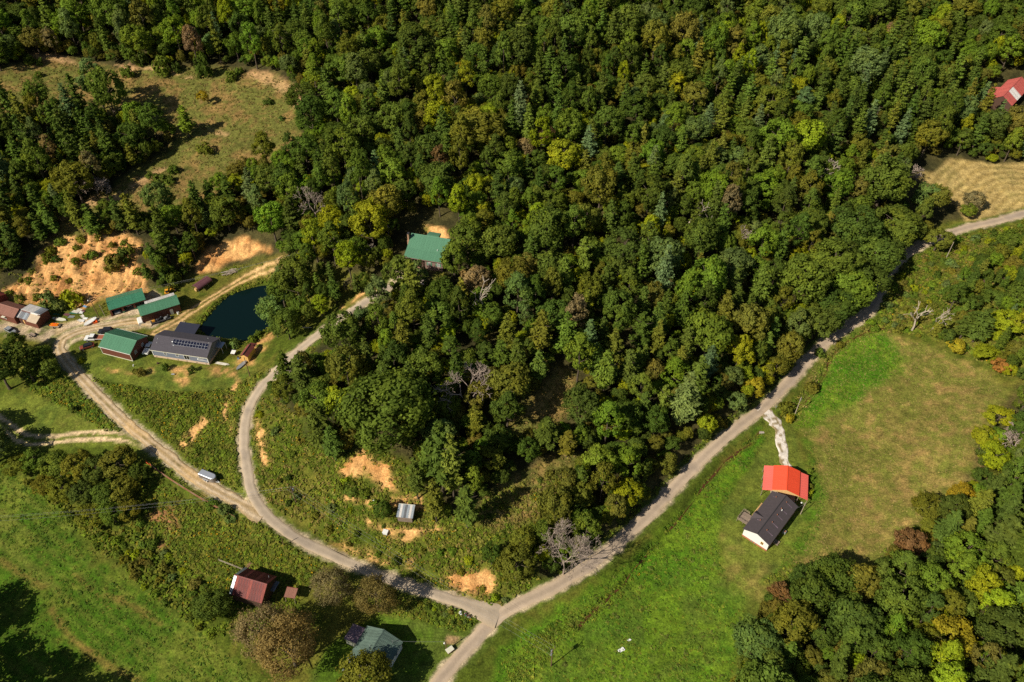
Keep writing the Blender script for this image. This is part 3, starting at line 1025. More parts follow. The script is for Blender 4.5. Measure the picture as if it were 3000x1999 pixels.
def bush_mesh(seed, H=2.6, W=3.4, n=18, leaf=0.42, nleaf=11):
    rng = np.random.default_rng(seed)
    Cs, Ns, Ts, Ys = [], [], [], []
    for i in range(n):
        ph = i * 2.4 + rng.uniform(-.4, .4)
        zz = rng.uniform(0.05, 1)
        rr = math.sqrt(1 - zz * zz * .9)
        q = np.array([rr * math.cos(ph), rr * math.sin(ph), zz])
        c = q * np.array([W / 2, W / 2, H]) * rng.uniform(.55, .85)
        lt, ly = rng.uniform(.8, 1.2), max(0, rng.normal(0, .25))
        m = nleaf * 2
        e = sph(m, rng) * rng.uniform(.3, 1, (m, 1))
        Cs.append(c + e * W * .17)
        Ns.append(unit(.6 * e + .6 * q + rng.normal(0, .35, (m, 3))))
        Ts.append(lt * rng.uniform(.85, 1.15, m))
        Ys.append(np.full(m, min(1, ly)))
    Cn, Nr = np.vstack(Cs), np.vstack(Ns)
    V, F = quads(Cn, Nr, leaf * rng.uniform(.7, 1.3, len(Cn)), .85, rng)
    V[:, 2] = np.maximum(V[:, 2], 0.02)
    T, Y = np.repeat(np.concatenate(Ts), 4), np.repeat(np.concatenate(Ys), 4)
    return mesh_arrays("crown", V, F, np.c_[T, Y, T * 0]), (H, W)


PROTO = {}
def add_proto(kind, cm, tm):
    PROTO.setdefault(kind, []).append((cm[0], cm[1][0], cm[1][1], tm))
for s in range(6):
    b = (0.2, 0.16, 0.25, 0.22, 0.18, 0.24)[s]
    add_proto('broadleaf_tree', crown_round(100 + s, base=b, nl=22 + s % 3 * 3, gap=0.06 + 0.03 * (s % 3)), trunk_mesh(s, 17, 10, b))
for s in range(4):
    add_proto('poplar_tree', crown_round(200 + s, 22, 8.6, 0.16, 26, 10, 16, 0.5, egg=0.55, up=0.1), trunk_mesh(20 + s, 22, 8.6, .16, 5, .28, .85))
for s in range(6):
    add_proto('pine_tree', crown_pine(300 + s, 19, 7.4, 0.24, 12 + s % 2, 6, 6, droop=(0, .1, -.05)[s % 3], full=0.94), trunk_mesh(40 + s, 19, 7, .2, 3, .24, .93))
for s in range(2):
    add_proto('white_pine_tree', crown_pine(400 + s, 21, 8.0, 0.16, 15, 7, 7, droop=-.05, leaf=.85), trunk_mesh(50 + s, 21, 7, .2, 3, .24, .93))
for s in range(3):
    add_proto('shade_tree', crown_round(500 + s, 17, 14, 0.14, 34, 13, 20, 0.55, gap=0.05), trunk_mesh(60 + s, 17, 13, .14, 9, .42))
for s in range(3):
    add_proto('autumn_tree', crown_round(520 + s, 15, 13, 0.12, 40, 16, 15, 0.33, gap=0.08, up=0.0), trunk_mesh(65 + s, 15, 12, .1, 14, .4))
for s in range(5):
    add_proto('shrub', bush_mesh(600 + s, n=16 + s * 2), None)


def thing(name, label, cat, loc=(0, 0, 0), rotz=0.0, group=None, sc=None):
    o = bpy.data.objects.new(name, None)
    o.empty_display_size = 0.5
    COL.objects.link(o)
    o.location = tuple(float(q) for q in loc)
    o.rotation_euler = (0, 0, float(rotz))
    if sc is not None:
        o.scale = sc
    o["label"] = label
    o["category"] = cat
    if group:
        o["group"] = group
    return o


def tag(o, label, cat, group=None):
    o["label"] = label
    o["category"] = cat
    if group:
        o["group"] = group
    return o


PAL = {  # leaf colours
    'dark green': (76, 92, 37), 'mid green': (92, 108, 41), 'fresh green': (102, 122, 40), 'grey-green': (98, 114, 60), 'olive': (106, 108, 40),
    'yellow-green': (128, 136, 32), 'brown-tinged': (107, 103, 44), 'rust-brown': (116, 90, 58), 'golden yellow': (146, 134, 40), 'dusky pine-green': (79, 94, 36),
    'blue-green': (92, 110, 66), 'dull brown': (122, 108, 72), 'olive-brown': (120, 107, 60), 'grey-brown': (124, 111, 80), 'bright yellow-green': (128, 143, 36), 'orange': (146, 104, 52)}
LEAFK = 1.42
PLANTS = []     # dict(kind, colour, x, y, z, h, w, u, v)
TREES_ALL = []


def plant(kind, colour, x, y, h, w_, seed=None, proto=None):
    z = float(hgt(x, y))
    u, v = proj((x, y, z + 0.4 * h))
    PLANTS.append(dict(kind=kind, colour=colour, x=float(x), y=float(y), z=z, h=float(h), w=float(w_), u=float(u), v=float(v), proto=proto))


def ptree(kind, colour, u, v, vtop, wpx, proto=None):
    """a tree read off the photograph: lower edge, top and crown width in pixels"""
    p = ground(u, v)
    k = depth(p) / FPX
    dep = math.atan2(CAM_H - p[2], math.hypot(p[0], p[1]))
    wm = wpx * k
    sd_, cd_ = math.sin(dep), math.cos(dep)
    e = (v - vtop) * k
    lo = {'shade_tree': .72, 'autumn_tree': .72, 'broadleaf_tree': .9}.get(kind, 1.5)
    hi = {'shade_tree': 1.0, 'autumn_tree': 1.25, 'broadleaf_tree': 1.35}.get(kind, 2.9)
    h = min(max((e - .45 * wm * sd_) / cd_, lo * wm), hi * wm)
    vf = vtop + (h * cd_ * .96 + .3 * wm * sd_) / k     # where the foot must be for the top to match
    for _ in range(14):
        p = ground(u, vf)
        if float(hgt(p[0], p[1], RDALL)) > 2.6 or wpx > 190:
            break
        u, vf = u - 7, vf - 6
    plant(kind, colour, p[0], p[1], h, wm, proto=proto)


RDALL = np.minimum.reduce([RDIST[k] for k in RDIST])
OPENF = [OPEN_W, PAST, gpoly('-60 890,-60 800,60 790,110 730,170 692,300 686,425 696,440 740,470 760,560 790,600 725,660 690,760 682,815 705,820 770,600 830,420 900,0 900'), gpoly('790 1120,860 1050,1000 940,1110 865,1165 840,1170 885,1010 1005,920 1080,840 1155'), gpoly("1600 1125,1640 1060,1690 1120,1690 1220,1600 1270,1510 1300,1480 1270"), GLADE2, HAYF,
         gpoly("1160 690,1180 640,1300 640,1335 690,1340 760,1325 840,1260 868,1160 862,1120 835,1140 770"), gpoly("2862 372,2865 270,2940 212,3040 215,3040 385"),
         gpoly("1200 75,1230 60,1260 100,1250 130,1200 110"), gpoly("2600 560,2680 470,2800 440,2800 600,2830 655,2740 680,2660 640")]
WOOD_W = gpoly("-120 420,0 400,150 390,280 375,340 350,420 400,500 425,470 460,400 500,330 520,250 570,170 630,60 690,20 770,-120 800")
WOOD_SE = gpoly("3150 1120,3000 1190,2900 1280,2850 1390,2810 1500,2710 1550,2630 1630,2550 1700,2430 1710,2310 1710,2240 1800,2180 1910,2150 2010,2150 2260,3340 2260,3340 1120")
HILL_E = gpoly("2700 1000,2760 900,2850 780,3060 680,3330 640,3330 1180,2990 1140,2900 1080,2780 1030")
SPUR_T = gpoly("1600 1480,1650 1430,1700 1420,1760 1400,1640 1640,1660 1700,1580 1690,1560 1600,1590 1540")
BIGF = gpoly("-330 -120,3350 -120,3350 500,3040 560,2760 650,2640 735,2560 850,2440 985,2320 1105,2150 1265,1900 1515,1680 1700,1400 1700,800 1160,1160 860,1160 820,840 780,800 720,520 860,-300 830")

# --- trees one can pick out
B_, Pp, Pi, Wp, Bg, Th = 'broadleaf_tree', 'poplar_tree', 'pine_tree', 'white_pine_tree', 'shade_tree', 'autumn_tree'
for a in [
    (Bg, 'mid green', 1150, 1350, 1080, 262), (Pp, 'fresh green', 1690, 1140, 960, 95), (Pp, 'fresh green', 1770, 1325, 1160, 92), (Wp, 'grey-green', 1990, 1270, 1085, 96), (Pp, 'yellow-green', 2150, 1105, 962, 76),
    (B_, 'olive', 1490, 1200, 1058, 130), (B_, 'brown-tinged', 1400, 1230, 1110, 90), (B_, 'fresh green', 810, 745, 580, 105), (Pp, 'bright yellow-green', 945, 935, 850, 58), (Pp, 'yellow-green', 1030, 835, 690, 84), (B_, 'yellow-green', 985, 730, 600, 100),
    (B_, 'grey-green', 812, 985, 860, 88), (B_, 'mid green', 880, 915, 735, 125), (B_, 'grey-green', 790, 940, 865, 52), (B_, 'mid green', 850, 1010, 900, 80),
    (Th, 'grey-brown', 985, 1795, 1655, 125), (Th, 'olive-brown', 1110, 1825, 1685, 128), (Th, 'grey-brown', 790, 1945, 1765, 160), (Th, 'olive-brown', 868, 2060, 1800, 190), (Bg, 'olive', 1075, 2070, 1925, 150),
    (Bg, 'dark green', 635, 1850, 1722, 105), (B_, 'olive', 2352, 1140, 1010, 92), (B_, 'olive', 2268, 1135, 1040, 70), (B_, 'golden yellow', 2205, 1185, 1105, 66), (B_, 'grey-green', 2150, 1225, 1140, 62),
    (B_, 'dark green', 30, 1190, 985, 130), (B_, 'dark green', 100, 1130, 990, 105), (B_, 'mid green', 140, 1110, 1000, 70), (B_, 'mid green', 160, 1130, 1040, 64), (B_, 'grey-green', -5, 1370, 1230, 120), (B_, 'dark green', 70, 1060, 960, 80),
    (B_, 'mid green', 2560, 640, 455, 150), (B_, 'mid green', 2600, 720, 590, 130), (B_, 'dark green', 2480, 760, 600, 150), (B_, 'mid green', 2540, 820, 680, 130), (B_, 'mid green', 2420, 850, 690, 150), (B_, 'fresh green', 2470, 900, 770, 140),
    (B_, 'mid green', 2330, 910, 740, 150), (B_, 'dark green', 2400, 960, 850, 110), (B_, 'olive', 2725, 640, 535, 76), (B_, 'grey-green', 2690, 640, 530, 84), (B_, 'fresh green', 2835, 652, 600, 50), (B_, 'olive', 2735, 745, 660, 78), (B_, 'dull brown', 2840, 625, 555, 66),
    (B_, 'mid green', 2385, 1010, 890, 120), (B_, 'dark green', 2440, 975, 850, 125), (B_, 'mid green', 2490, 935, 810, 125), (B_, 'dark green', 2525, 890, 765, 120), (B_, 'mid green', 2545, 840, 720, 115), (B_, 'dark green', 2572, 790, 680, 110), (B_, 'mid green', 2610, 750, 640, 100), (B_, 'mid green', 2650, 722, 625, 90), (B_, 'olive', 2330, 1095, 1000, 95), (B_, 'mid green', 836, 910, 800, 84), (B_, 'grey-green', 845, 870, 770, 80),
    (B_, 'golden yellow', 600, 320, 262, 36), (Pi, 'fresh green', 556, 400, 308, 66), (Pp, 'grey-green', 305, 330, 160, 76), (Pp, 'bright yellow-green', 1900, 730, 620, 62), (B_, 'dark green', 1820, 800, 660, 150), (B_, 'grey-green', 2130, 850, 720, 130), (B_, 'brown-tinged', 1540, 890, 740, 78),
    (B_, 'yellow-green', 1690, 870, 780, 66), (B_, 'fresh green', 1660, 820, 735, 56), (B_, 'mid green', 1600, 780, 600, 130), (B_, 'mid green', 1460, 790, 640, 120), (B_, 'mid green', 1370, 820, 640, 120), (B_, 'dark green', 1290, 600, 470, 115), (B_, 'olive', 1400, 440, 310, 150),
    (B_, 'bright yellow-green', 1665, 405, 315, 60), (B_, 'yellow-green', 1650, 530, 400, 115), (B_, 'rust-brown', 1600, 440, 370, 66), (B_, 'dull brown', 1540, 520, 400, 60), (B_, 'brown-tinged', 1480, 420, 325, 46), (B_, 'orange', 2335, 75, 38, 38), (B_, 'golden yellow', 1342, 230, 180, 34),
    (Wp, 'blue-green', 1460, 200, 125, 44), (Wp, 'blue-green', 1535, 210, 130, 48), (Wp, 'blue-green', 1945, 390, 320, 46), (Pp, 'blue-green', 2345, 345, 248, 60), (Pi, 'dusky pine-green', 1300, 1550, 1250, 110), (Pi, 'olive', 1330, 1480, 1280, 100), (Pi, 'dusky pine-green', 1260, 1420, 1290, 80),
    (Pi, 'dusky pine-green', 1225, 1490, 1340, 66), (Pi, 'dusky pine-green', 1370, 1560, 1420, 90), (Pi, 'olive', 1280, 1540, 1400, 74), (Pi, 'dusky pine-green', 950, 1330, 1170, 105), (Pi, 'dusky pine-green', 985, 1360, 1240, 80), (Pi, 'dusky pine-green', 900, 1180, 1030, 88), (Pi, 'dusky pine-green', 850, 1150, 1020, 76),
    (B_, 'dark green', 1125, 1530, 1462, 56), (B_, 'olive', 1530, 1650, 1540, 80), (B_, 'mid green', 1590, 1640, 1520, 76), (Pp, 'mid green', 1720, 1620, 1500, 74), (B_, 'olive', 1700, 1500, 1410, 80), (B_, 'yellow-green', 1830, 1500, 1400, 80), (B_, 'brown-tinged', 1800, 1560, 1440, 80), (B_, 'olive', 1510, 1720, 1600, 110), (B_, 'dark green', 1440, 1690, 1590, 70),
    (B_, 'rust-brown', 1940, 1260, 1150, 42), (B_, 'yellow-green', 2062, 1305, 1205, 62), (Pi, 'dusky pine-green', 1600, 1330, 1215, 90), (Pi, 'olive', 1660, 1350, 1255, 70),
    (B_, 'olive', 2700, 1520, 1440, 90), (B_, 'rust-brown', 2650, 1640, 1540, 105), (B_, 'brown-tinged', 2610, 1670, 1590, 60), (B_, 'fresh green', 2700, 1770, 1640, 112), (B_, 'golden yellow', 2800, 1490, 1405, 90), (B_, 'yellow-green', 2870, 1300, 1240, 90), (B_, 'yellow-green', 2910, 1250, 1180, 80), (B_, 'yellow-green', 2895, 1370, 1290, 96),
    (Bg, 'dark green', 2420, 1760, 1620, 150), (B_, 'olive', 2500, 1760, 1640, 105), (B_, 'dark green', 2340, 1740, 1650, 105), (B_, 'yellow-green', 2850, 1770, 1640, 110), (Pi, 'dusky pine-green', 2900, 1620, 1480, 120), (Pi, 'dusky pine-green', 2960, 1680, 1520, 120), (Pi, 'dusky pine-green', 2930, 1500, 1390, 90),
    (B_, 'orange', 2920, 1090, 1040, 60), (B_, 'yellow-green', 2870, 1070, 1000, 76), (B_, 'golden yellow', 2790, 1020, 985, 56), (B_, 'yellow-green', 2930, 960, 900, 90), (B_, 'yellow-green', 2975, 990, 905, 80), (Pi, 'dusky pine-green', 2850, 980, 890, 84), (Pi, 'dusky pine-green', 2810, 960, 900, 70),
    (B_, 'mid green', 2950, 730, 668, 70), (B_, 'brown-tinged', 2960, 800, 745, 66), (B_, 'mid green', 2975, 880, 820, 80), (B_, 'mid green', 2900, 900, 840, 70),
]:
    ptree(*a)
for i, (u, v, t_, wd, c) in enumerate([(365, 1400, 1300, 110, 'brown-tinged'), (300, 1420, 1330, 90, 'dark green'), (250, 1390, 1310, 110, 'olive'), (180, 1380, 1310, 100, 'mid green'), (110, 1370, 1310, 80, 'mid green'), (70, 1390, 1320, 80, 'olive'),
                                       (330, 1480, 1400, 95, 'dark green'), (260, 1480, 1400, 95, 'dark green'), (200, 1450, 1390, 90, 'olive'), (380, 1470, 1390, 90, 'olive'), (340, 1540, 1460, 80, 'mid green'), (280, 1540, 1470, 90, 'olive'), (390, 1530, 1460, 70, 'olive'), (150, 1440, 1380, 80, 'olive'), (420, 1420, 1350, 60, 'dark green')]):
    ptree(B_, c, u, v, t_, wd)
for i, (u, v) in enumerate([(-15, 815), (22, 800), (60, 772), (95, 740), (130, 714), (166, 696), (206, 690), (246, 688), (286, 687), (326, 688), (366, 692), (406, 697), (440, 705), (10, 770), (50, 742), (84, 715), (118, 690), (150, 672), (190, 666), (232, 664), (274, 664), (316, 664), (356, 668), (396, 674), (432, 682)]):
    ptree(Pi if i % 3 else B_, ('dusky pine-green', 'mid green', 'dark green', 'olive')[i % 4], u, v, v - (72 + 13 * (i % 4)), 44 + 7 * (i % 3))
# trees just outside the frame whose shade falls into it
for u, v, t_, wd in [(-150, 2080, 1880, 220), (-60, 2150, 1930, 230), (60, 2230, 2010, 230), (170, 2290, 2080, 220), (-230, 1960, 1780, 200), (-90, 1330, 1170, 150), (-200, 1780, 1650, 150), (-140, 1900, 1720, 200)]:
    ptree(Bg, 'dark green', u, v, t_, wd)

PINEZ = [(250, 470, 330, 190, .62), (620, 600, 170, 90, .6), (1900, 1050, 380, 260, .78), (1400, 110, 330, 150, .55), (2560, 320, 330, 190, .6), (2900, 1650, 180, 300, .55), (2850, 900, 200, 160, .45), (100, 700, 260, 90, .8), (1100, 1120, 300, 110, .45), (2300, 600, 120, 100, .2), (400, 780, 160, 60, .8)]


def pick(u, v, rng):
    p = 0.17
    for cx, cy, rx_, ry_, a in PINEZ:
        p = max(p, a * math.exp(-(((u - cx) / rx_) ** 2 + ((v - cy) / ry_) ** 2)))
    r = rng.random()
    if r < p:
        k = Wp if rng.random() < 0.12 else Pi
        col = 'blue-green' if k == Wp and rng.random() < .6 else rng.choice(['dusky pine-green', 'dusky pine-green', 'dark green', 'olive', 'mid green'])
        return k, col
    k = Pp if rng.random() < 0.3 else B_
    yl = math.exp(-(((u - 2300) / 260) ** 2 + ((v - 120) / 170) ** 2)) + .8 * math.exp(-(((u - 2750) / 220) ** 2 + ((v - 1850) / 200) ** 2)) + .6 * math.exp(-(((u - 950) / 160) ** 2 + ((v - 750) / 160) ** 2)) + .35 * math.exp(-(((u - 1500) / 300) ** 2 + ((v - 500) / 200) ** 2))
    r = rng.random()
    if r < .05 + .32 * yl:
        return k, rng.choice(['yellow-green', 'bright yellow-green', 'yellow-green', 'olive'] + (['golden yellow'] if rng.random() < .3 else []))
    return k, rng.choice(['dark green'] * 5 + ['mid green'] * 6 + ['grey-green'] * 2 + ['olive'] * 2 + ['fresh green'] * 3 + ['brown-tinged'] + ['rust-brown'] * (1 if rng.random() < .1 else 0) + ['dull brown'] * (1 if rng.random() < .35 else 0))


class Hash:
    def __init__(s, c=8.0):
        s.c, s.d = c, {}

    def add(s, x, y, r):
        s.d.setdefault((int(x // s.c), int(y // s.c)), []).append((x, y, r))

    def ok(s, x, y, r, f=1.0):
        i, j = int(x // s.c), int(y // s.c)
        for a in (i - 2, i - 1, i, i + 1, i + 2):
            for b in (j - 2, j - 1, j, j + 1, j + 2):
                for (p, q, rr) in s.d.get((a, b), ()):
                    if (p - x) ** 2 + (q - y) ** 2 < ((r + rr) * f) ** 2:
                        return False
        return True


HS = Hash()
for p in PLANTS:
    HS.add(p['x'], p['y'], p['w'] * 0.42)
for r in R.values():
    for c in r.corners:
        HS.add(c[0], c[1], 2.5)
    HS.add(r.x, r.y, max(r.L, r.W) * .5)


def scatter(poly, n, avoid, size, pickf, sf=1.0, rdmin=3.0, seed=0, inwood=True):
    rng = random.Random(seed)
    x0, y0 = poly.min(0)
    x1, y1 = poly.max(0)
    X = np.array([[rng.uniform(x0, x1), rng.uniform(y0, y1)] for _ in range(n)])
    ok = inside(poly, X[:, 0], X[:, 1])
    for a in avoid:
        ok &= ~inside(a, X[:, 0], X[:, 1])
    X = X[ok]
    rd = hgt(X[:, 0], X[:, 1], RDALL)
    X = X[(rd > rdmin) & (sdist(POND, X[:, 0], X[:, 1]) < -1.5)]
    got = 0
    for x, y in X:
        u, v = proj((x, y, float(hgt(x, y))))
        if u < -320 or u > 3340 or v < -40 or v > 2200:
            continue
        kind, colr = pickf(u, v, rng)
        if kind in (B_, Pp, Pi, Wp) and v > 1080 and 1450 < u < 2330 and float(hgt(x, y, RDALL)) < 8.0:
            continue
        h, wd = size(kind, rng)
        h *= 1 + .28 * float(fbm(x, y, 55, 88, 2))
        if HS.ok(x, y, wd * 0.42, sf):
            HS.add(x, y, wd * 0.42)
            plant(kind, colr, x, y, h, wd)
            got += 1
    return got


def wood_size(kind, rng):
    if kind == Pi:
        h = rng.uniform(12, 19)
        return h, h * rng.uniform(.36, .5)
    if kind == Wp:
        h = rng.uniform(13, 20)
        return h, h * rng.uniform(.38, .46)
    if kind == Pp:
        h = rng.uniform(13, 22)
        return h, h * rng.uniform(.36, .48)
    w_ = rng.choice([rng.uniform(5, 8), rng.uniform(7, 11), rng.uniform(9, 16), rng.uniform(10, 13)])
    return w_ * rng.uniform(1.15, 1.6), w_


def small_size(kind, rng):
    h, w_ = wood_size(kind, rng)
    k = rng.uniform(.45, .75)
    return h * k, w_ * k * 1.1


n1_ = scatter(BIGF, 22000, OPENF, wood_size, pick, 0.82, 4.0, 1)
n2_ = scatter(WOOD_W, 2500, [], small_size, pick, 0.78, 3.0, 2)
n3_ = scatter(WOOD_SE, 6000, [], wood_size, pick, 0.76, 3.0, 3)
n4_ = scatter(HILL_E, 1200, [], small_size, pick, 1.0, 3.0, 4)
n5_ = scatter(SPUR_T, 800, [], small_size, pick, .9, 3.0, 5)
n6_ = scatter(gpoly("430 850,440 770,520 740,560 760,560 800,500 840"), 400, [], small_size, pick, .8, 2, 6)
n7_ = scatter(gpoly("830 930,860 1000,800 1010,790 960,835 850,850 780,1000 840,1110 830,1000 915,900 990"), 500, [], small_size, pick, .8, 2.5, 7)
# understorey filling the gaps between the big crowns
def sap(u, v, r):
    return 'sapling_tree', r.choice(['mid green', 'fresh green', 'olive', 'dark green', 'dark green', 'yellow-green', 'brown-tinged'])
def sap_size(k, r):
    return r.uniform(3.5, 8.5), r.uniform(3.5, 6)
n8_ = scatter(BIGF, 20000, OPENF, sap_size, sap, .37, 1.8, 8)
n8_ += scatter(WOOD_SE, 2500, [], sap_size, sap, .42, 1.8, 9)
n8_ += scatter(WOOD_W, 1200, [], lambda k, r: (r.uniform(2.5, 6), r.uniform(2.5, 4.5)), sap, .45, 1.8, 10)
n8_ += scatter(HILL_E, 700, [], sap_size, sap, .5, 1.8, 11)
print("trees", n1_, n2_, n3_, n4_, n5_, n6_, n7_, n8_)

# ------------------------------------------------------------------ shrubs that stand singly
rs = random.Random(21)
SHR = []


def pshrub(u, v, wpx, colour, hk=0.8):
    p = ground(u, v)
    wm = wpx * depth(p) / FPX
    plant('shrub', colour, p[0], p[1], wm * hk, wm)


for a in [(152, 895, 62, 'grey-green', .85), (180, 905, 44, 'grey-green', .8), (222, 890, 60, 'yellow-green', 1.1), (200, 880, 40, 'yellow-green', .9), (110, 875, 30, 'olive', .7), (60, 880, 36, 'olive', .7), (30, 865, 34, 'olive', .7), (140, 765, 40, 'olive', .8), (165, 765, 32, 'dark green', .8), (222, 770, 26, 'olive', .8), (253, 755, 22, 'olive', .8), (275, 752, 32, 'mid green', .9), (292, 700, 30, 'olive', .7),
          (85, 825, 30, 'olive', .6), (160, 818, 26, 'olive', .6), (204, 825, 22, 'olive', .7), (60, 825, 16, 'olive', .6), (95, 800, 26, 'olive', .6), (340, 780, 66, 'brown-tinged', .7), (365, 760, 60, 'dark green', .8), (405, 800, 30, 'olive', .7), (320, 770, 36, 'mid green', .7), (330, 720, 26, 'olive', .6), (380, 740, 40, 'olive', .8), (226, 730, 26, 'olive', .7), (150, 740, 40, 'olive', .7), (180, 715, 40, 'mid green', .7), (240, 708, 36, 'olive', .7), (365, 715, 30, 'mid green', .6),
          (688, 1015, 36, 'grey-green', 1.0), (740, 1000, 34, 'mid green', .8), (758, 985, 30, 'mid green', .8), (415, 1098, 40, 'brown-tinged', .7), (398, 1090, 20, 'brown-tinged', .7), (240, 1060, 26, 'yellow-green', .7), (500, 850, 30, 'olive', .8), (515, 830, 50, 'mid green', 1.0), (490, 820, 50, 'dark green', 1.0), (480, 790, 50, 'olive', 1.0),
          (600, 448, 56, 'olive', .7), (785, 305, 34, 'dark green', .6), (826, 352, 22, 'dark green', .7), (470, 530, 50, 'mid green', .5), (510, 505, 40, 'mid green', .7), (440, 520, 30, 'mid green', .7), (500, 535, 40, 'mid green', .6), (90, 185, 36, 'mid green', .9), (120, 190, 26, 'mid green', .9), (115, 225, 24, 'mid green', .8), (240, 215, 26, 'mid green', .8), (375, 225, 44, 'mid green', .9), (480, 215, 56, 'mid green', 1.2), (420, 190, 40, 'dark green', 1.2), (520, 210, 36, 'dark green', 1.0), (600, 225, 60, 'dark green', 1.3), (680, 235, 40, 'mid green', .9), (700, 215, 30, 'mid green', .9),
          (290, 545, 70, 'dull brown', .7), (2300, 1205, 50, 'olive', .8), (2312, 1232, 34, 'golden yellow', .8), (2375, 1145, 48, 'olive', .8), (2460, 1015, 30, 'olive', .7), (2400, 1040, 40, 'mid green', .7), (2372, 1385, 22, 'fresh green', 1.0), (2376, 1408, 20, 'fresh green', 1.0), (2374, 1430, 20, 'olive', 1.1), (2370, 1452, 24, 'yellow-green', 1.1),
          (1125, 1545, 20, 'dark green', .8), (1160, 1650, 34, 'dark green', 1.0), (1450, 1755, 26, 'bright yellow-green', .9), (1480, 1760, 24, 'grey-green', .7), (1415, 1725, 20, 'olive', .8), (870, 1460, 34, 'grey-green', .6), (1030, 1440, 60, 'mid green', .5), (1000, 1430, 40, 'mid green', .6), (1070, 1450, 46, 'mid green', .5), (660, 1500, 60, 'grey-green', .5), (620, 1480, 46, 'mid green', .5), (680, 1520, 40, 'grey-green', .6),
          (815, 1115, 30, 'grey-green', 1.0), (835, 1180, 24, 'dark green', 1.0), (220, 1205, 30, 'dark green', .8), (1222, 715, 18, 'fresh green', .7), (1200, 772, 30, 'mid green', .8), (2880, 830, 40, 'dark green', .9), (2960, 840, 46, 'brown-tinged', .9)]:
    pshrub(*a)
for c, (u, v) in zip(('dark green', 'dark green'), ((487, 1083), (563, 1090))):
    pshrub(u, v, 26, c, 1.15)


def shrub_size(k, r):
    w_ = r.uniform(1.8, 4.2)
    return w_ * r.uniform(.6, .95), w_


SHC = ['mid green', 'olive', 'olive', 'dark green', 'fresh green', 'yellow-green', 'brown-tinged', 'grey-green', 'mid green']
def spick(u, v, r):
    return 'shrub', r.choice(SHC)
BELT = gpoly("60 1400,180 1470,330 1560,420 1500,470 1600,560 1680,640 1760,690 1840,620 1870,470 1760,280 1600,120 1450")
SCRUB_E = gpoly("2470 960,2560 900,2640 780,2760 705,3050 640,3050 1000,2960 1110,2880 1060,2750 1000,2640 975")
SPURO = gpoly("745 1190,800 1150,870 1220,900 1290,1010 1330,1090 1300,1200 1370,1240 1440,1300 1520,1400 1480,1500 1420,1620 1390,1680 1400,1600 1520,1560 1600,1580 1700,1480 1775,1300 1730,1000 1610,780 1470,735 1400,725 1250")
a1 = scatter(BELT, 700, [], shrub_size, spick, .75, 2, 31)
a2 = scatter(SCRUB_E, 1000, [], shrub_size, spick, .8, 2, 32)
a3 = scatter(SPURO, 260, [BANKS['shed'], BANKS['cut']], lambda k, r: (r.uniform(1.2, 2.6), r.uniform(1.6, 3.4)), spick, 1.3, 2.5, 33)
a4 = scatter(gpoly("1640 1700,1900 1505,2150 1262,2320 1095,2300 1080,2120 1240,1880 1480,1650 1660"), 900, [], shrub_size, spick, .7, 1.6, 34)
a5 = scatter(gpoly("1130 1700,1390 1800,1350 1840,1150 1790"), 60, [], lambda k, r: (r.uniform(.8, 1.6), r.uniform(1.2, 2.4)), spick, 1.0, 1.5, 35)
print("shrubs", sum(p['kind'] == 'shrub' for p in PLANTS), a1, a2, a3, a4, a5)

# ------------------------------------------------------------------ which plants stand as things of their own (the 300 of a kind that show largest), the rest are one wood
for p in PLANTS:
    k = depth((p['x'], p['y'], p['z'] + p['h'] * .5))
    inn = -40 < p['u'] < 3040 and -30 < p['v'] < 2030
    p['score'] = (p['w'] * p['h'] / k ** 2) if inn else 0
    p['single'] = False
LIM = {'broadleaf_tree': 300, 'poplar_tree': 300, 'pine_tree': 300, 'white_pine_tree': 300, 'shade_tree': 300, 'autumn_tree': 300, 'shrub': 300, 'sapling_tree': 0}
for kd, lim in LIM.items():
    L_ = sorted([p for p in PLANTS if p['kind'] == kd], key=lambda p: -p['score'])
    for p in L_[:lim]:
        p['single'] = p['score'] > 0
    print(kd, len(L_))
LANDMARKS = [((1245, 730), 'the green-roofed cabin'), ((700, 905), 'the pond'), ((550, 1010), 'the house with solar panels'), ((2960, 270), 'the far red barn'), ((2900, 550), 'the mown hay field'), ((1190, 1500), 'the silver-roofed shed'),
             ((1655, 1640), 'the grey leafless tree'), ((2250, 1500), 'the white house'), ((2300, 1400), 'the red carport'), ((2685, 930), 'the white dead tree'), ((600, 290), 'the golden tree in the pasture'), ((200, 780), 'the big clay bank'),
             ((1450, 1800), 'the road junction'), ((740, 1740), 'the rusty red barn'), ((1080, 1880), 'the grey-green roofed house'), ((615, 1395), 'the horse trailer'), ((2260, 1210), 'the white stone drive'), ((2335, 50), 'the orange tree on the ridge'),
             ((1415, 900), 'the leaning dead trunk'), ((60, 920), 'the brown-roofed workshop'), ((1660, 360), 'the bright yellow-green tree uphill'), ((1600, 410), 'the rust-brown tree uphill'), ((1460, 160), 'the blue-green pines on the ridge')]
LMW = [(ground(*a)[:2], b) for a, b in LANDMARKS]
ONES = ['', 'first', 'second', 'third', 'fourth', 'fifth', 'sixth', 'seventh', 'eighth', 'ninth', 'tenth', 'eleventh', 'twelfth', 'thirteenth', 'fourteenth', 'fifteenth', 'sixteenth', 'seventeenth', 'eighteenth', 'nineteenth']
TENS = ['', '', 'twent', 'thirt', 'fort', 'fift', 'sixt', 'sevent', 'eight', 'ninet']


def ordinal(n):
    if n < 20:
        return ONES[n]
    if n < 100:
        return TENS[n // 10] + ('ieth' if n % 10 == 0 else 'y-' + ONES[n % 10])
    return 'hundred-and-' + ordinal(n - 100) if n > 100 else 'hundredth'


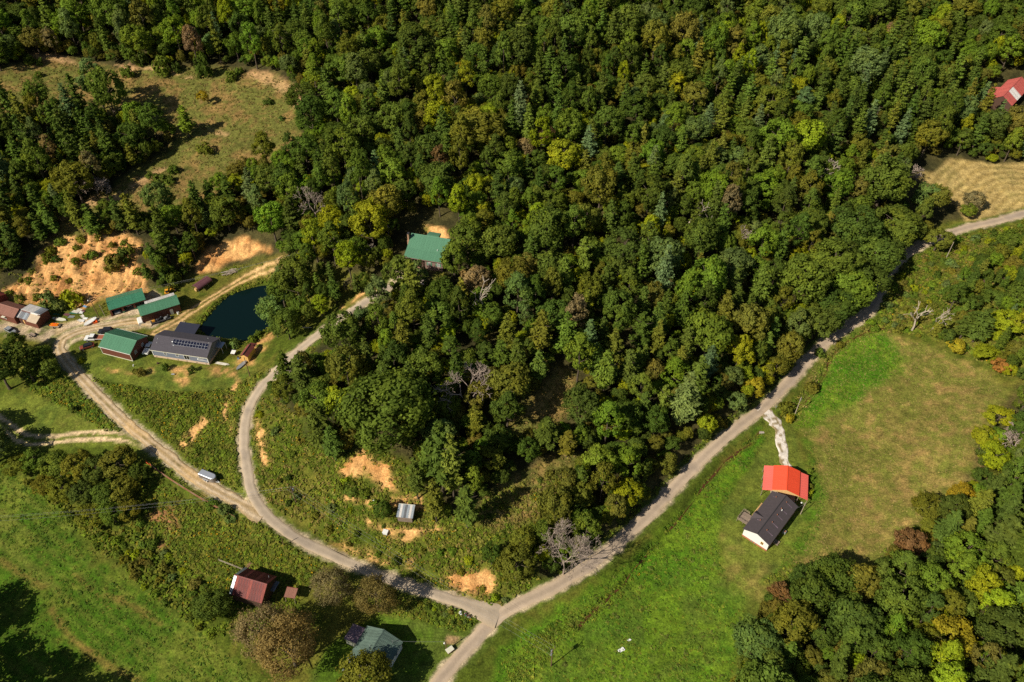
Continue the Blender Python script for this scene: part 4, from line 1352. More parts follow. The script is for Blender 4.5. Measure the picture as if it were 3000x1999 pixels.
KPHR = {'broadleaf_tree': 'round-crowned broadleaf tree', 'poplar_tree': 'tall oval-crowned tree', 'pine_tree': 'spiky pine', 'white_pine_tree': 'dense layered pine', 'shade_tree': 'broad full-crowned tree', 'autumn_tree': 'thin-leaved spreading tree', 'shrub': 'rounded shrub'}
GRP = {'broadleaf_tree': 'broadleaf trees of the hillside woods', 'poplar_tree': 'tall oval trees of the hillside woods', 'pine_tree': 'pines of the hillside woods', 'white_pine_tree': 'dense pines of the woods', 'shade_tree': 'large shade trees', 'autumn_tree': 'half-bare autumn trees by the lower house', 'shrub': 'shrubs on banks and field edges'}
singles = [p for p in PLANTS if p['single']]
by = {}
for p in singles:
    by.setdefault((p['kind'], p['colour']), []).append(p)
for (kd, cl), L_ in by.items():
    xy = np.array([(p['x'], p['y']) for p in L_])
    D = np.array([np.hypot(xy[:, 0] - c[0], xy[:, 1] - c[1]) for c, _ in LMW])
    rank = D.argsort(1).argsort(1)
    for i, p in enumerate(L_):
        j = int(np.lexsort((D[:, i], rank[:, i]))[0]) if rank[:, i].min() < 3 else int(np.argmin(rank[:, i] * 6 + D[:, i]))
        nm, rk = LMW[j][1], rank[j, i] + 1
        p['label'] = f"{cl} {KPHR[kd]}, {ordinal(rk)} of its colour from {nm}" if len(L_) > 1 else f"{cl} {KPHR[kd]}, the only one of its colour"
rj = random.Random(77)


def jitter(colour, amt=.14):
    c = lin(PAL[colour]) * LEAFK
    k = 1 + rj.uniform(-amt, amt)
    return tuple(np.clip(c * k * np.array([1 + rj.uniform(-.1, .1), 1 + rj.uniform(-.05, .05), 1 + rj.uniform(-.12, .12)]), .004, .8)) + (1.0,)


CROWN0 = {}
for p in singles:
    pr = PROTO[p['kind']]
    i = rj.randrange(len(pr))
    cm, H0, W0, tm = pr[i]
    rt_ = thing(p['kind'], p['label'], 'shrub' if p['kind'] == 'shrub' else 'tree', (p['x'], p['y'], p['z'] - 0.05), rj.uniform(0, 6.28), GRP[p['kind']], (p['w'] / W0 * rj.uniform(.86, 1.14), p['w'] / W0 * rj.uniform(.86, 1.14), p['h'] / H0))
    c = link('foliage' if p['kind'] == 'shrub' else 'crown', cm, rt_, M_NEEDLE if 'pine' in p['kind'] else M_LEAF)
    c.color = jitter(p['colour'])
    CROWN0.setdefault((p['kind'], i), c)
    if tm is not None:
        link('trunk', tm, rt_, M_BARK)

# the rest of the wood: one mass, instanced from the same crowns
m_inst = {}
for key, src in (('leaf', M_LEAF), ('needle', M_NEEDLE)):
    m = src.copy()
    m.name = "wood_" + key
    N, L = m.node_tree.nodes, m.node_tree.links
    oi = [n for n in N if n.bl_idname == 'ShaderNodeObjectInfo'][0]
    ai = N.new("ShaderNodeAttribute")
    ai.attribute_type = 'INSTANCER'
    ai.attribute_name = "tree_colour"
    for l in list(oi.outputs['Color'].links):
        L.new(ai.outputs['Color'], l.to_socket)
    m_inst[key] = m


def wood_mass(name, label, pts, sources, mat):
    me = bpy.data.meshes.new(name)
    me.from_pydata([(p['x'], p['y'], p['z'] - .1) for p in pts], [], [])
    n = len(pts)
    ids = [rj.randrange(len(sources)) for _ in pts]
    a = me.attributes.new("scl", 'FLOAT_VECTOR', 'POINT')
    a.data.foreach_set("vector", np.array([(p['w'] / sources[i][2],) * 2 + (p['h'] / sources[i][1],) for p, i in zip(pts, ids)], np.float32).ravel())
    a = me.attributes.new("rotz", 'FLOAT_VECTOR', 'POINT')
    a.data.foreach_set("vector", np.array([(0, 0, rj.uniform(0, 6.28)) for _ in pts], np.float32).ravel())
    a = me.attributes.new("pick", 'INT', 'POINT')
    a.data.foreach_set("value", np.array(ids, np.int32))
    a = me.attributes.new("tree_colour", 'FLOAT_COLOR', 'POINT')
    a.data.foreach_set("color", np.array([jitter(p['colour']) for p in pts], np.float32).ravel())
    o = link(name, me, None, mat)
    o["kind"] = "stuff"
    o["label"] = label
    o["category"] = "woodland"
    ng = bpy.data.node_groups.new(name, 'GeometryNodeTree')
    ng.interface.new_socket("Geometry", in_out='INPUT', socket_type='NodeSocketGeometry')
    ng.interface.new_socket("Geometry", in_out='OUTPUT', socket_type='NodeSocketGeometry')
    N, L = ng.nodes, ng.links
    gi, go = N.new("NodeGroupInput"), N.new("NodeGroupOutput")
    iop = N.new("GeometryNodeInstanceOnPoints")
    join = N.new("GeometryNodeJoinGeometry")
    for ob, _, _ in reversed(sources):
        n_ = N.new("GeometryNodeObjectInfo")
        n_.transform_space = 'ORIGINAL'
        n_.inputs['Object'].default_value = ob
        sm = N.new("GeometryNodeSetMaterial")
        sm.inputs['Material'].default_value = mat
        g2 = N.new("GeometryNodeGeometryToInstance")
        L.new(n_.outputs['Geometry'], sm.inputs[0])
        L.new(sm.outputs[0], g2.inputs[0])
        L.new(g2.outputs[0], join.inputs[0])
    L.new(gi.outputs[0], iop.inputs['Points'])
    L.new(join.outputs[0], iop.inputs['Instance'])
    iop.inputs['Pick Instance'].default_value = True

    def attr(nm, typ, sock):
        q = N.new("GeometryNodeInputNamedAttribute")
        q.data_type = typ
        q.inputs[0].default_value = nm
        L.new([s for s in q.outputs if s.enabled][0], sock)
    attr("pick", 'INT', iop.inputs['Instance Index'])
    attr("scl", 'FLOAT_VECTOR', iop.inputs['Scale'])
    q = N.new("GeometryNodeInputNamedAttribute")
    q.data_type = 'FLOAT_VECTOR'
    q.inputs[0].default_value = "rotz"
    e2 = N.new("FunctionNodeEulerToRotation")
    L.new([s for s in q.outputs if s.enabled][0], e2.inputs[0])
    L.new(e2.outputs[0], iop.inputs['Rotation'])
    L.new(iop.outputs[0], go.inputs[0])
    md = o.modifiers.new("trees", 'NODES')
    md.node_group = ng
    return o


def srcs(kinds):
    return [(CROWN0[k], PROTO[k[0]][k[1]][1], PROTO[k[0]][k[1]][2]) for k in sorted(CROWN0) if k[0] in kinds]


rest = [p for p in PLANTS if not p['single']]
br = [p for p in rest if p['kind'] in ('broadleaf_tree', 'poplar_tree', 'shade_tree', 'sapling_tree', 'autumn_tree', 'shrub')]
pn = [p for p in rest if 'pine' in p['kind']]
if br:
    wood_mass("broadleaf_woodland", "dense mass of small and distant broadleaf trees filling the hillside woods", br, srcs(('broadleaf_tree',)), m_inst['leaf'])
if pn:
    wood_mass("pine_woodland", "dense mass of small and distant pines filling the hillside woods", pn, srcs(('pine_tree',)), m_inst['needle'])

# ------------------------------------------------------------------ leafless and dead trees
def bare(u, v, vtop, seed, label, mat, spread=.55, depth_=5, nchild=3, r=.28, lean=0.0, rmin=.03, rot=0, name='bare_tree'):
    p = ground(u, v)
    k = depth(p) / FPX
    dep = math.atan2(CAM_H - p[2], math.hypot(p[0], p[1]))
    h = (v - vtop) * k / math.cos(dep)
    me, _ = bare_mesh(seed, h, spread, r, depth_, nchild, lean, rmin)
    t_ = thing(name, label, 'tree', p, rot)
    link('branches', me, t_, mat)
    return t_


bare(1650, 1684, 1572, 1, 'grey leafless tree with a dense twiggy crown beside the valley road', M_TWIG, .62, 6, 3, .24, rmin=.026)
bare(2672, 968, 884, 2, 'white dead tree with a few bare limbs above the lush grass', M_DEAD, .5, 3, 2, .3, rmin=.07)
bare(2725, 968, 900, 3, 'pale dead tree with fine drooping twigs leaning beside the white dead tree', M_DEAD, .7, 5, 2, .26, .25, rmin=.04)
bare(2628, 962, 947, 4, 'short broken dead stub beside the creek', M_DEAD, .5, 1, 2, .22, .3, rmin=.08)
bare(1402, 952, 835, 5, 'leaning dead trunk with bleached limbs among green trees below the cabin', M_DEAD, .5, 4, 2, .34, .45, rmin=.06)
bare(1075, 775, 722, 6, 'bleached dead tree beside the hill road below the cabin', M_DEAD, .6, 4, 3, .25, rmin=.05)
bare(2400, 540, 460, 7, 'white-limbed dead tree among round oaks above the valley road', M_DEAD, .6, 4, 3, .3, rmin=.05)
bare(2960, 1330, 1265, 8, 'pinkish grey leafless tree in the yellow-green wood beside the field', M_TWIG, .7, 5, 3, .26, rmin=.04)
bare(2985, 1290, 1240, 18, 'small twiggy leafless tree just behind the pinkish grey one', M_TWIG, .7, 5, 3, .2, rmin=.04)
bare(290, 575, 515, 9, 'low purplish grey leafless thicket on the pasture path', M_TWIG, .95, 6, 3, .2, rmin=.035)
bare(1380, 1215, 1110, 10, 'grey leafless tree with a rusty neighbour inside the spur wood', M_TWIG, .7, 5, 3, .24, rmin=.04)
bare(2010, 665, 590, 11, 'arching dead tree in the dark gap of the wood', M_DEAD, .6, 4, 2, .25, .5, rmin=.05)
bare(2070, 720, 630, 12, 'straight slim dead trunk in the wood above the spur', M_DEAD, .3, 2, 2, .22, rmin=.05)
bare(2140, 740, 660, 13, 'dead trunk with brown twigs leaning uphill in the wood', M_TWIG, .4, 4, 3, .24, .4, rmin=.04)
bare(470, 135, 95, 14, 'forked dead tree standing above the upper pasture', M_DEAD, .5, 3, 2, .26, rmin=.06)
bare(850, 150, 85, 15, 'grey leafless tree on the ridge above the pasture', M_TWIG, .7, 5, 3, .22, rmin=.04)
bare(2730, 120, 75, 16, 'grey twiggy leafless tree on the far ridge', M_TWIG, .5, 5, 3, .22, rmin=.04)
bare(2650, 530, 480, 17, 'grey leafless tree at the edge of the hay field', M_TWIG, .6, 5, 3, .22, rmin=.04)
bare(880, 1140, 1075, 19, 'dead spiky branch tree beside the hill road bend', M_DEAD, .8, 4, 3, .2, rmin=.04)
bare(930, 660, 560, 20, 'brown twiggy tree uphill of the pond', M_TWIG, .5, 5, 3, .22, rmin=.03)

# ------------------------------------------------------------------ weeds and grass: cover nobody could count
M_WEED = ground_material("weed_leaves", (0.8, 3.0), .88, 1.14, 0.0, .9)


FENCE_XY = gpoly('430 1358,470 1388,530 1428,600 1471,660 1504,690 1521')


def ok_cover(X, rdmin, soilmax=.42):
    keep = (hgt(X[:, 0], X[:, 1], RDALL) > rdmin) & (sdist(POND, X[:, 0], X[:, 1]) < -.4)
    keep &= linedist(FENCE_XY, X[:, 0], X[:, 1]) > 1.1
    for r in R.values():
        x, y = X[:, 0] - r.x, X[:, 1] - r.y
        keep &= ~((np.abs(x * r.d[0] + y * r.d[1]) < r.L / 2 + .4) & (np.abs(x * r.n[0] + y * r.n[1]) < r.W / 2 + .4))
    red = hgt(X[:, 0], X[:, 1], CG[..., 0])
    keep &= red < soilmax + (.5 if rdmin == .91 else 0) + .1 * np.random.default_rng(3).normal(size=len(X))
    return keep


def rand_in(poly, n, rng):
    lo, hi = poly.min(0), poly.max(0)
    X = rng.uniform(lo, hi, (n, 2))
    return X[inside(poly, X[:, 0], X[:, 1])]


def area(poly):
    x, y = poly[:, 0], poly[:, 1]
    return .5 * abs(np.dot(x, np.roll(y, -1)) - np.dot(y, np.roll(x, -1)))


def cover_stuff(name, label, zones, cat='undergrowth'):
    """zones: polygon, plants per square metre, radius range, height factor, palette, share of flower heads, patchiness"""
    rng = np.random.default_rng(len(name))
    CV, NV, SV, CC = [], [], [], []
    for poly, dens, (r0, r1), hf, pal, fl, patch in zones:
        X = rand_in(poly, int((poly.max(0) - poly.min(0)).prod() * dens), rng)
        X = X[ok_cover(X, .91 if dens < .3 and hf == .8 else (.9 if r1 > .5 else .5))]
        pn_ = fbm(X[:, 0], X[:, 1], 7, 55)
        X = X[pn_ > patch + .25 * rng.normal(size=len(X))]
        if len(X) > 0:
            n = len(X)
            r = rng.uniform(r0, r1, n)
            m = 9
            e = sph(n * m, rng).reshape(n, m, 3)
            e[..., 2] = np.abs(e[..., 2])
            z = hgt(X[:, 0], X[:, 1])
            P = np.stack([X[:, 0], X[:, 1], z], -1)[:, None] + e * r[:, None, None] * np.array([1, 1, hf * .72])
            base = np.array([lin(q) for q in pal])[rng.integers(0, len(pal), n)]
            gcol = np.stack([hgt(X[:, 0], X[:, 1], CG[..., k]) for k in range(3)], -1)
            base = base * .72 + gcol * .28
            base = base * rng.uniform(.8, 1.2, (n, 1)) * (1 + .3 * fbm(X[:, 0], X[:, 1], 6, 66))[:, None]
            c = np.repeat(base[:, None], m, 1) * rng.uniform(.8, 1.22, (n, m, 1))
            if fl:
                fz = fl * np.clip(.5 + 1.6 * fbm(X[:, 0], X[:, 1], 8, 91), 0, 1.6)
                f = rng.random(n) < fz
                top = (rng.random((n, m)) < .4) & (e[..., 2] > .35)
                fm_ = f[:, None] & top
                c[fm_] = lin((186, 146, 28)) * rng.uniform(.65, 1.1, (int(fm_.sum()), 1))
            CV.append(P.reshape(-1, 3))
            NV.append(unit(e.reshape(-1, 3) + rng.normal(0, .35, (n * m, 3)) + np.array([0, 0, .75])))
            sz_ = np.repeat(r, m) * rng.uniform(.6, 1.1, n * m)
            if fl:
                sz_ = np.where(fm_.ravel(), sz_ * .6, sz_)
            SV.append(sz_)
            CC.append(c.reshape(-1, 3))
    Cn = np.vstack(CV)
    V, F = quads(Cn, np.vstack(NV), np.concatenate(SV), .85, rng)
    o = link(name, mesh_arrays(name, V, F, np.clip(np.repeat(np.vstack(CC), 4, 0), .004, .8)), None, M_WEED)
    o["kind"] = "stuff"
    o["label"] = label
    o["category"] = cat
    print(name, len(F))
    return o


WP = [(94, 110, 26), (110, 122, 30), (82, 100, 24), (122, 122, 40), (102, 122, 28), (114, 110, 42), (84, 94, 30)]
WDRY = [(136, 116, 62), (126, 120, 56), (112, 108, 46), (146, 124, 74), (104, 100, 40)]
WLUSH = [(82, 114, 30), (72, 104, 26), (100, 124, 38), (90, 110, 34)]
SLOPE_A = gpoly("195 1055,230 1105,330 1125,480 1150,600 1150,690 1130,745 1100,770 1090,735 1170,715 1230,712 1400,722 1450,690 1440,600 1390,480 1280,360 1180,260 1090")
VERGE_A = gpoly("90 1040,165 1060,240 1130,370 1255,330 1270,200 1200,100 1150,60 1100")
SLOPE_B = gpoly("400 1350,460 1350,560 1430,690 1515,780 1540,960 1660,900 1720,830 1700,700 1660,560 1650,440 1560,400 1480")
POND_E = gpoly("560 985,580 940,620 895,650 868,700 838,760 815,800 800,805 815,760 832,720 850,685 865,650 888,625 915,604 937,585 958,600 985,720 1002,775 965,800 960,770 1000,720 1025,640 1000")
TRI = gpoly("1130 1700,1300 1745,1390 1790,1420 1830,1330 1850,1200 1810,1090 1790")
YARD_N = gpoly("0 840,100 880,260 900,320 930,420 905,350 850,280 905,100 885")
cover_stuff("weeds", "tall weeds and goldenrod covering the slopes, banks and ditches", [
    (SLOPE_A, 3.2, (.3, .8), .9, WP, .3, -.6), (VERGE_A, 2.8, (.3, .8), .9, WP + WLUSH, .22, -.5), (SLOPE_B, 2.8, (.3, .8), .8, WP + WLUSH[2:3], .22, -.5), (SPURO, 2.2, (.3, .8), .85, WP + WDRY[:2], .2, -.4),
    (BELT, 1.3, (.4, 1.1), 1.0, WP, .05, -.5), (SCRUB_E, 1.4, (.35, 1.0), .85, WP + WDRY[:2], .05, -.45), (POND_E, 2.6, (.3, .7), 1.1, WP, .22, -.5), (TRI, 2.6, (.3, .7), .9, WP + WLUSH[2:], .06, -.5), (YARD_N, 1.0, (.3, .6), .9, WP + WDRY, .12, -.1),
    (gpoly("600 1560,760 1600,900 1660,860 1800,700 1830,560 1760,480 1640"), 2.2, (.3, .75), .8, WP, .12, -.5), (gpoly("1640 1700,1900 1505,2150 1262,2320 1090,2300 1070,2100 1240,1880 1470,1640 1660"), 1.4, (.3, .8), 1., WP, .04, -.4),
    (gpoly("600 795,650 790,720 765,790 750,800 765,720 785,640 815"), 2.0, (.3, .6), .8, WP, .4, -.2), (gpoly("2280 1200,2330 1165,2400 1080,2450 1000,2560 945,2600 960,2460 1030,2420 1100,2370 1190,2310 1240"), 1.2, (.3, .8), .8, WP + WDRY, .06, -.2),
    (gpoly("1770 1750,1850 1660,1950 1545,2060 1410,2170 1300,2240 1250,2240 1275,2150 1360,2080 1440,2000 1540,1900 1650,1820 1740"), 1.6, (.25, .6), .8, WP + WLUSH, .05, -.2), (gpoly("770 1100,800 1070,900 1000,1060 890,1120 850,1130 860,1000 960,860 1080,800 1140"), 1.2, (.3, .8), .9, WP + WDRY, .05, -.2),
    (gpoly("-60 790,60 740,160 690,420 690,430 760,400 780,420 860,-60 880"), .28, (.25, .7), .8, WP, .0, -.3), (gpoly("2230 1700,2330 1650,2560 1660,2640 1560,2720 1530,2650 1600,2560 1700,2300 1740"), 1.0, (.3, .8), .9, WP, .0, -.3)])
cover_stuff("grass", "tufty pasture and meadow grass on the fields", [
    (PAST, .7, (.25, .6), .55, WDRY, .0, -.5), (GLADE, 1.5, (.25, .6), .6, WDRY, .0, -.5), (GLADE2, 1.5, (.25, .6), .6, WDRY, .02, -.5), (gpoly("2335 1250,2355 1195,2400 1110,2440 1025,2500 972,2585 982,2640 1040,2650 1090,2560 1120,2520 1180,2450 1212,2380 1248"), 1.6, (.2, .5), .7, WLUSH, .0, -.6),
    (MEAD_S, .35, (.3, .75), .45, [(66, 96, 26), (76, 104, 30), (110, 112, 50), (90, 92, 44)], .0, .12), (MEAD_W, .3, (.3, .7), .45, [(62, 90, 26), (74, 98, 30)], .0, .1),
    (MEAD_S, 1.8, (.18, .42), .5, WLUSH + WP[3:4], .0, -.3), (gpoly("1480 1960,1560 1860,1740 1760,1830 1700,1850 1720,1750 1810,1640 1880,1560 1999,1500 2050"), 2.2, (.25, .6), .8, WLUSH[2:] + WP[3:5], .01, -.7),
    (MEAD_W, 1.5, (.18, .42), .45, [(86, 112, 30), (96, 112, 36), (74, 104, 26), (116, 116, 46)], .0, -.3), (FIELD_E, 2.6, (.12, .3), .45, [(122, 118, 54), (144, 126, 70), (108, 112, 46), (160, 136, 88)], .0, -.4), (gpoly("2360 1290,2390 1330,2420 1480,2390 1570,2330 1650,2260 1700,2290 1640,2350 1560,2385 1480,2370 1380"), 1.8, (.2, .5), .7, WLUSH, .0, -.5)], 'grass')


# ------------------------------------------------------------------ mesh builder for made things
class MB:
    def __init__(s):
        s.v, s.f = [], []

    def poly(s, pts):
        o = len(s.v)
        s.v += [tuple(map(float, p)) for p in pts]
        s.f.append(tuple(range(o, o + len(pts))))
        return s

    def box(s, x0, x1, y0, y1, z0, z1):
        o = len(s.v)
        s.v += [(x0, y0, z0), (x1, y0, z0), (x1, y1, z0), (x0, y1, z0), (x0, y0, z1), (x1, y0, z1), (x1, y1, z1), (x0, y1, z1)]
        s.f += [tuple(o + i for i in q) for q in ((0, 3, 2, 1), (4, 5, 6, 7), (0, 1, 5, 4), (1, 2, 6, 5), (2, 3, 7, 6), (3, 0, 4, 7))]
        return s

    def prism(s, prof, a0, a1, ax='x'):
        """extrude a closed profile of (p, q) points along x (p=y, q=z) or y (p=x, q=z)"""
        o, n = len(s.v), len(prof)
        for a in (a0, a1):
            s.v += [(a, p, q) if ax == 'x' else (p, a, q) for p, q in prof]
        s.f.append(tuple(o + i for i in range(n)))
        s.f.append(tuple(o + n + n - 1 - i for i in range(n)))
        for i in range(n):
            j = (i + 1) % n
            s.f.append((o + j, o + i, o + n + i, o + n + j))
        return s

    def loft(s, rings):
        """closed rings of equal length, capped at both ends"""
        o, n = len(s.v), len(rings[0])
        for r in rings:
            s.v += [tuple(map(float, p)) for p in r]
        for k in range(len(rings) - 1):
            for i in range(n):
                j = (i + 1) % n
                s.f.append((o + k * n + i, o + k * n + j, o + (k + 1) * n + j, o + (k + 1) * n + i))
        s.f.append(tuple(o + n - 1 - i for i in range(n)))
        m = o + (len(rings) - 1) * n
        s.f.append(tuple(m + i for i in range(n)))
        return s

    def bar(s, p0, p1, r0, r1=None, n=6):
        r1 = r0 if r1 is None else r1
        p0, p1 = np.asarray(p0, float), np.asarray(p1, float)
        d = unit(p1 - p0)
        a = unit(np.cross(d, [0, 0, 1.0] if abs(d[2]) < .9 else [1.0, 0, 0]))
        b = np.cross(d, a)
        rings = []
        for p, r in ((p0, r0), (p1, r1)):
            rings.append([p + r * (math.cos(t) * a + math.sin(t) * b) for t in (np.arange(n) + .5) * 2 * math.pi / n])
        return s.loft(rings)

    def build(s, name, mat, parent=None, loc=None, rot=None, smooth=False, bevel=0):
        me = bpy.data.meshes.new(name)
        me.from_pydata(s.v, [], s.f)
        me.update()
        if smooth:
            me.polygons.foreach_set("use_smooth", np.ones(len(me.polygons), bool))
        o = link(name, me, parent, mat)
        if loc is not None:
            o.location = loc
        if rot is not None:
            o.rotation_euler = rot
        if bevel:
            b = o.modifiers.new("bevel", 'BEVEL')
            b.width = bevel
            b.segments = 2
        return o


def rnd_solid(L_, W_, prof_scale, z0, z1):
    pass


MT = {
    'green_metal': simple_mat("green_metal", (82, 134, 102), .45, .05, .8, rnd=.05, streak=(.3, 4, 1), spec=.4),
    'green_metal2': simple_mat("green_metal_worn", (66, 128, 98), .45, .07, .8, rnd=.06, streak=(.3, 4, 1), spec=.4),
    'cabin_green': simple_mat("cabin_green_metal", (94, 140, 111), .42, .04, .6, rnd=.03, spec=.4),
    'white_metal': simple_mat("white_corrugated", (214, 208, 202), .5, .14, 1.2, rnd=.12, spec=.4),
    'brown_wall': simple_mat("brown_siding", (112, 66, 52), .65, .07, 1.2, rnd=.04),
    'brown_metal': simple_mat("brown_metal_wall", (96, 58, 48), .5, .08, 1.0, rnd=.06, spec=.4),
    'brown_roof': simple_mat("brown_metal_roof", (150, 104, 88), .55, .09, .7, rnd=.05),
    'red_roof_dark': simple_mat("faded_red_roof", (138, 66, 60), .6, .25, .9, rnd=.14, streak=(4, .5, 1), stain=(172, 92, 72)),
    'barn_red': simple_mat("sun_faded_red_tin", (184, 92, 84), .6, .15, .9, rnd=.1, streak=(4, .5, 1)),
    'rust_roof': simple_mat("rusted_tin", (92, 42, 40), .6, .25, .8, rnd=.16, streak=(4, .4, 1), stain=(74, 32, 34)),
    'rust_roof2': simple_mat("rusted_tin_pale", (112, 62, 60), .6, .22, .8, rnd=.12, streak=(4, .4, 1), stain=(150, 66, 54)),
    'old_tin': simple_mat("grey_tin", (176, 184, 190), .4, .15, .8, metallic=.35, rnd=.14, streak=(4, .4, 1)),
    'dark_tin': simple_mat("weathered_tin", (138, 140, 144), .5, .2, .8, metallic=.25, rnd=.2, streak=(4, .4, 1), stain=(96, 98, 104)),
    'tan_sheet': simple_mat("tan_roofing", (196, 176, 150), .8, .1, 1.0, rnd=.05),
    'slate_green': simple_mat("grey_green_tin", (104, 124, 112), .5, .14, .8, metallic=.1, rnd=.12, streak=(4, .3, 1), stain=(76, 92, 86)),
    'patch_tin': simple_mat("blotched_tin", (150, 128, 138), .45, .3, 1.2, metallic=.2, rnd=.15, streak=(1.5, 1.5, 1), stain=(96, 80, 96)),
    'blue_tin': simple_mat("shiny_tin", (176, 180, 192), .35, .25, 1.4, metallic=.4, rnd=.15),
    'shingle': simple_mat("charcoal_shingle", (86, 82, 88), .9, .14, 2.5, bump=.5, streak=(1.2, 6, 1), spec=.15),
    'shingle2': simple_mat("brown_black_shingle", (84, 76, 78), .9, .12, 1.6, bump=.4, spec=.15),
    'black_roof': simple_mat("black_sheet", (52, 54, 68), .55, .08, 1.0, rnd=.05),
    'blue_siding': simple_mat("blue_grey_siding", (122, 128, 142), .7, .05, 1.5, streak=(.3, .3, 9)),
    'white': simple_mat("white_paint", (236, 234, 228), .6, .05, 1.5),
    'cream': simple_mat("cream_trim", (222, 218, 196), .6, .06, 1.5),
    'block': simple_mat("pale_block", (214, 186, 158), .9, .12, 2.0, bump=.3),
    'brick': simple_mat("brick_skirt", (178, 112, 82), .9, .15, 3.0, bump=.3),
    'glass': simple_mat("window_glass", (30, 34, 40), .08, .2, 1.0, spec=.6),
    'solar': simple_mat("solar_cells", (26, 28, 48), .15, .12, 2.0, spec=.6),
    'alu': simple_mat("aluminium", (196, 198, 202), .4, .06, 2.0, metallic=.5),
    'galv': simple_mat("galvanised", (164, 166, 168), .45, .1, 2.0, metallic=.4),
    'orange_red': simple_mat("orange_red_metal", (238, 84, 50), .5, .07, .9, rnd=.035, streak=(3, .4, 1), spec=.35),
    'red_side': simple_mat("red_metal", (232, 62, 40), .5, .03, .6, rnd=.02, spec=.35),
    'pink_red': simple_mat("faded_red_metal", (236, 108, 94), .5, .08, .9, rnd=.04, streak=(3, .4, 1), spec=.35),
    'wood': simple_mat("grey_weathered_wood", (150, 132, 116), .85, .2, 2.5, rnd=.12, streak=(1, 14, 14)),
    'new_wood': simple_mat("fresh_timber", (222, 178, 120), .8, .12, 2.5, rnd=.1),
    'dark_wood': simple_mat("dark_wood", (84, 62, 50), .85, .2, 2.0, rnd=.1),
    'log': simple_mat("log_wall", (142, 116, 106), .85, .12, 1.5, streak=(.5, .5, 7)),
    'stone': simple_mat("chimney_stone", (172, 136, 110), .9, .3, 3.0, bump=.6),
    'pole': simple_mat("utility_pole_wood", (120, 92, 72), .9, .2, 1.5),
    'pale_pole': simple_mat("bleached_pole_wood", (176, 160, 142), .9, .15, 1.5),
    'rusty': simple_mat("rusty_pipe", (158, 106, 80), .8, .3, 2.0, rnd=.2),
    'orange': simple_mat("orange_paint", (238, 104, 40), .55, .08, 2.0),
    'yellow': simple_mat("yellow_paint", (240, 168, 52), .5, .1, 2.0),
    'black': simple_mat("black_rubber", (30, 30, 32), .7, .15, 2.0),
    'dark': simple_mat("dark_metal", (58, 56, 58), .6, .2, 2.0),
    'carwhite': simple_mat("white_car_paint", (238, 236, 232), .3, .03, 1.0, spec=.5),
    'carrust': simple_mat("rusty_car_paint", (132, 66, 48), .6, .3, 3.0),
    'carblack': simple_mat("black_car_paint", (46, 46, 50), .3, .08, 1.0, spec=.5),
    'cargrey': simple_mat("silver_car_paint", (168, 170, 172), .35, .06, 1.0, metallic=.3, spec=.5),
    'bed': simple_mat("rusty_truck_bed", (164, 98, 72), .8, .15, 2.0),
    'kayak': simple_mat("orange_plastic", (250, 138, 20), .4, .1, 1.5),
    'junk': simple_mat("scrap_sheet", (222, 214, 200), .7, .2, 2.0, rnd=.15),
    'plum': simple_mat("plum_sheet", (112, 72, 78), .6, .15, 2.0, rnd=.1),
    'teal': simple_mat("green_sheet", (50, 120, 98), .6, .15, 2.0),
    'tarp': simple_mat("blue_tarp", (120, 160, 200), .6, .1, 2.0),
    'concrete': simple_mat("concrete_pad", (182, 166, 154), .9, .1, 1.5, bump=.2),
    'tan_wall': simple_mat("tan_shed_wall", (222, 176, 104), .7, .06, 1.5),
    'maroon_roof': simple_mat("maroon_shingle", (126, 66, 60), .75, .1, 1.5, rnd=.04),
    'trailer': simple_mat("trailer_roof", (178, 182, 190), .35, .06, 1.2, metallic=.3),
    'trailer_side': simple_mat("trailer_side", (140, 134, 130), .4, .1, 1.2, metallic=.3),
    'rock': simple_mat("pale_rock", (196, 176, 150), .9, .15, 3.0),
    'brush': simple_mat("dry_brush", (160, 122, 92), .9, .2, 2.0),
}


def sheet_mesh(w_, ln, ribs=3, th=.03, rise=.035):
    """one roofing sheet lying along +y from the eave (y=0) to the ridge, with raised ribs"""
    prof, n = [], ribs
    prof.append((.008, 0))
    for i in range(n):
        c = (i + .5) * w_ / n
        prof += [(c - .07, 0), (c - .035, rise), (c + .035, rise), (c + .07, 0)]
    prof.append((w_ - .008, 0))
    prof = [(p, q) for p, q in prof] + [(w_ - .008, -th), (.008, -th)]
    b = MB().prism(prof, 0, ln, 'y')
    me = bpy.data.meshes.new("roof_sheet")
    me.from_pydata(b.v, [], b.f)
    me.update()
    return me


def slope_sheets(root, mat, p0, p1, run, drop, sheetw=.95, ribs=3, skip=(), mats=None):
    """sheets side by side on a slope: p0-p1 is the eave line, the ridge lies at run (sideways, left of p0-p1) and drop higher"""
    p0, p1 = np.asarray(p0, float), np.asarray(p1, float)
    L_ = np.linalg.norm(p1 - p0)
    n = max(1, int(round(L_ / sheetw)))
    sw = L_ / n
    ln = math.hypot(run, drop)
    me = sheet_mesh(sw, ln, ribs)
    d = (p1 - p0) / L_
    rz = math.atan2(d[1], d[0])
    roll = math.atan2(drop, run)
    Mr = Matrix.Rotation(rz, 4, 'Z') @ Matrix.Rotation(roll, 4, 'X')
    for i in range(n):
        if i in skip:
            continue
        mm = mat if mats is None else mats[i % len(mats)]
        o = bpy.data.objects.new("roof_sheet", me if mm is mat else me.copy())
        if not o.data.materials:
            o.data.materials.append(mm)
        elif o.data.materials[0] is not mm:
            o.data.materials[0] = mm
        COL.objects.link(o)
        o.parent = root
        q = p0 + d * sw * i
        o.matrix_local = Matrix.Translation(Vector(q)) @ Mr
    return n


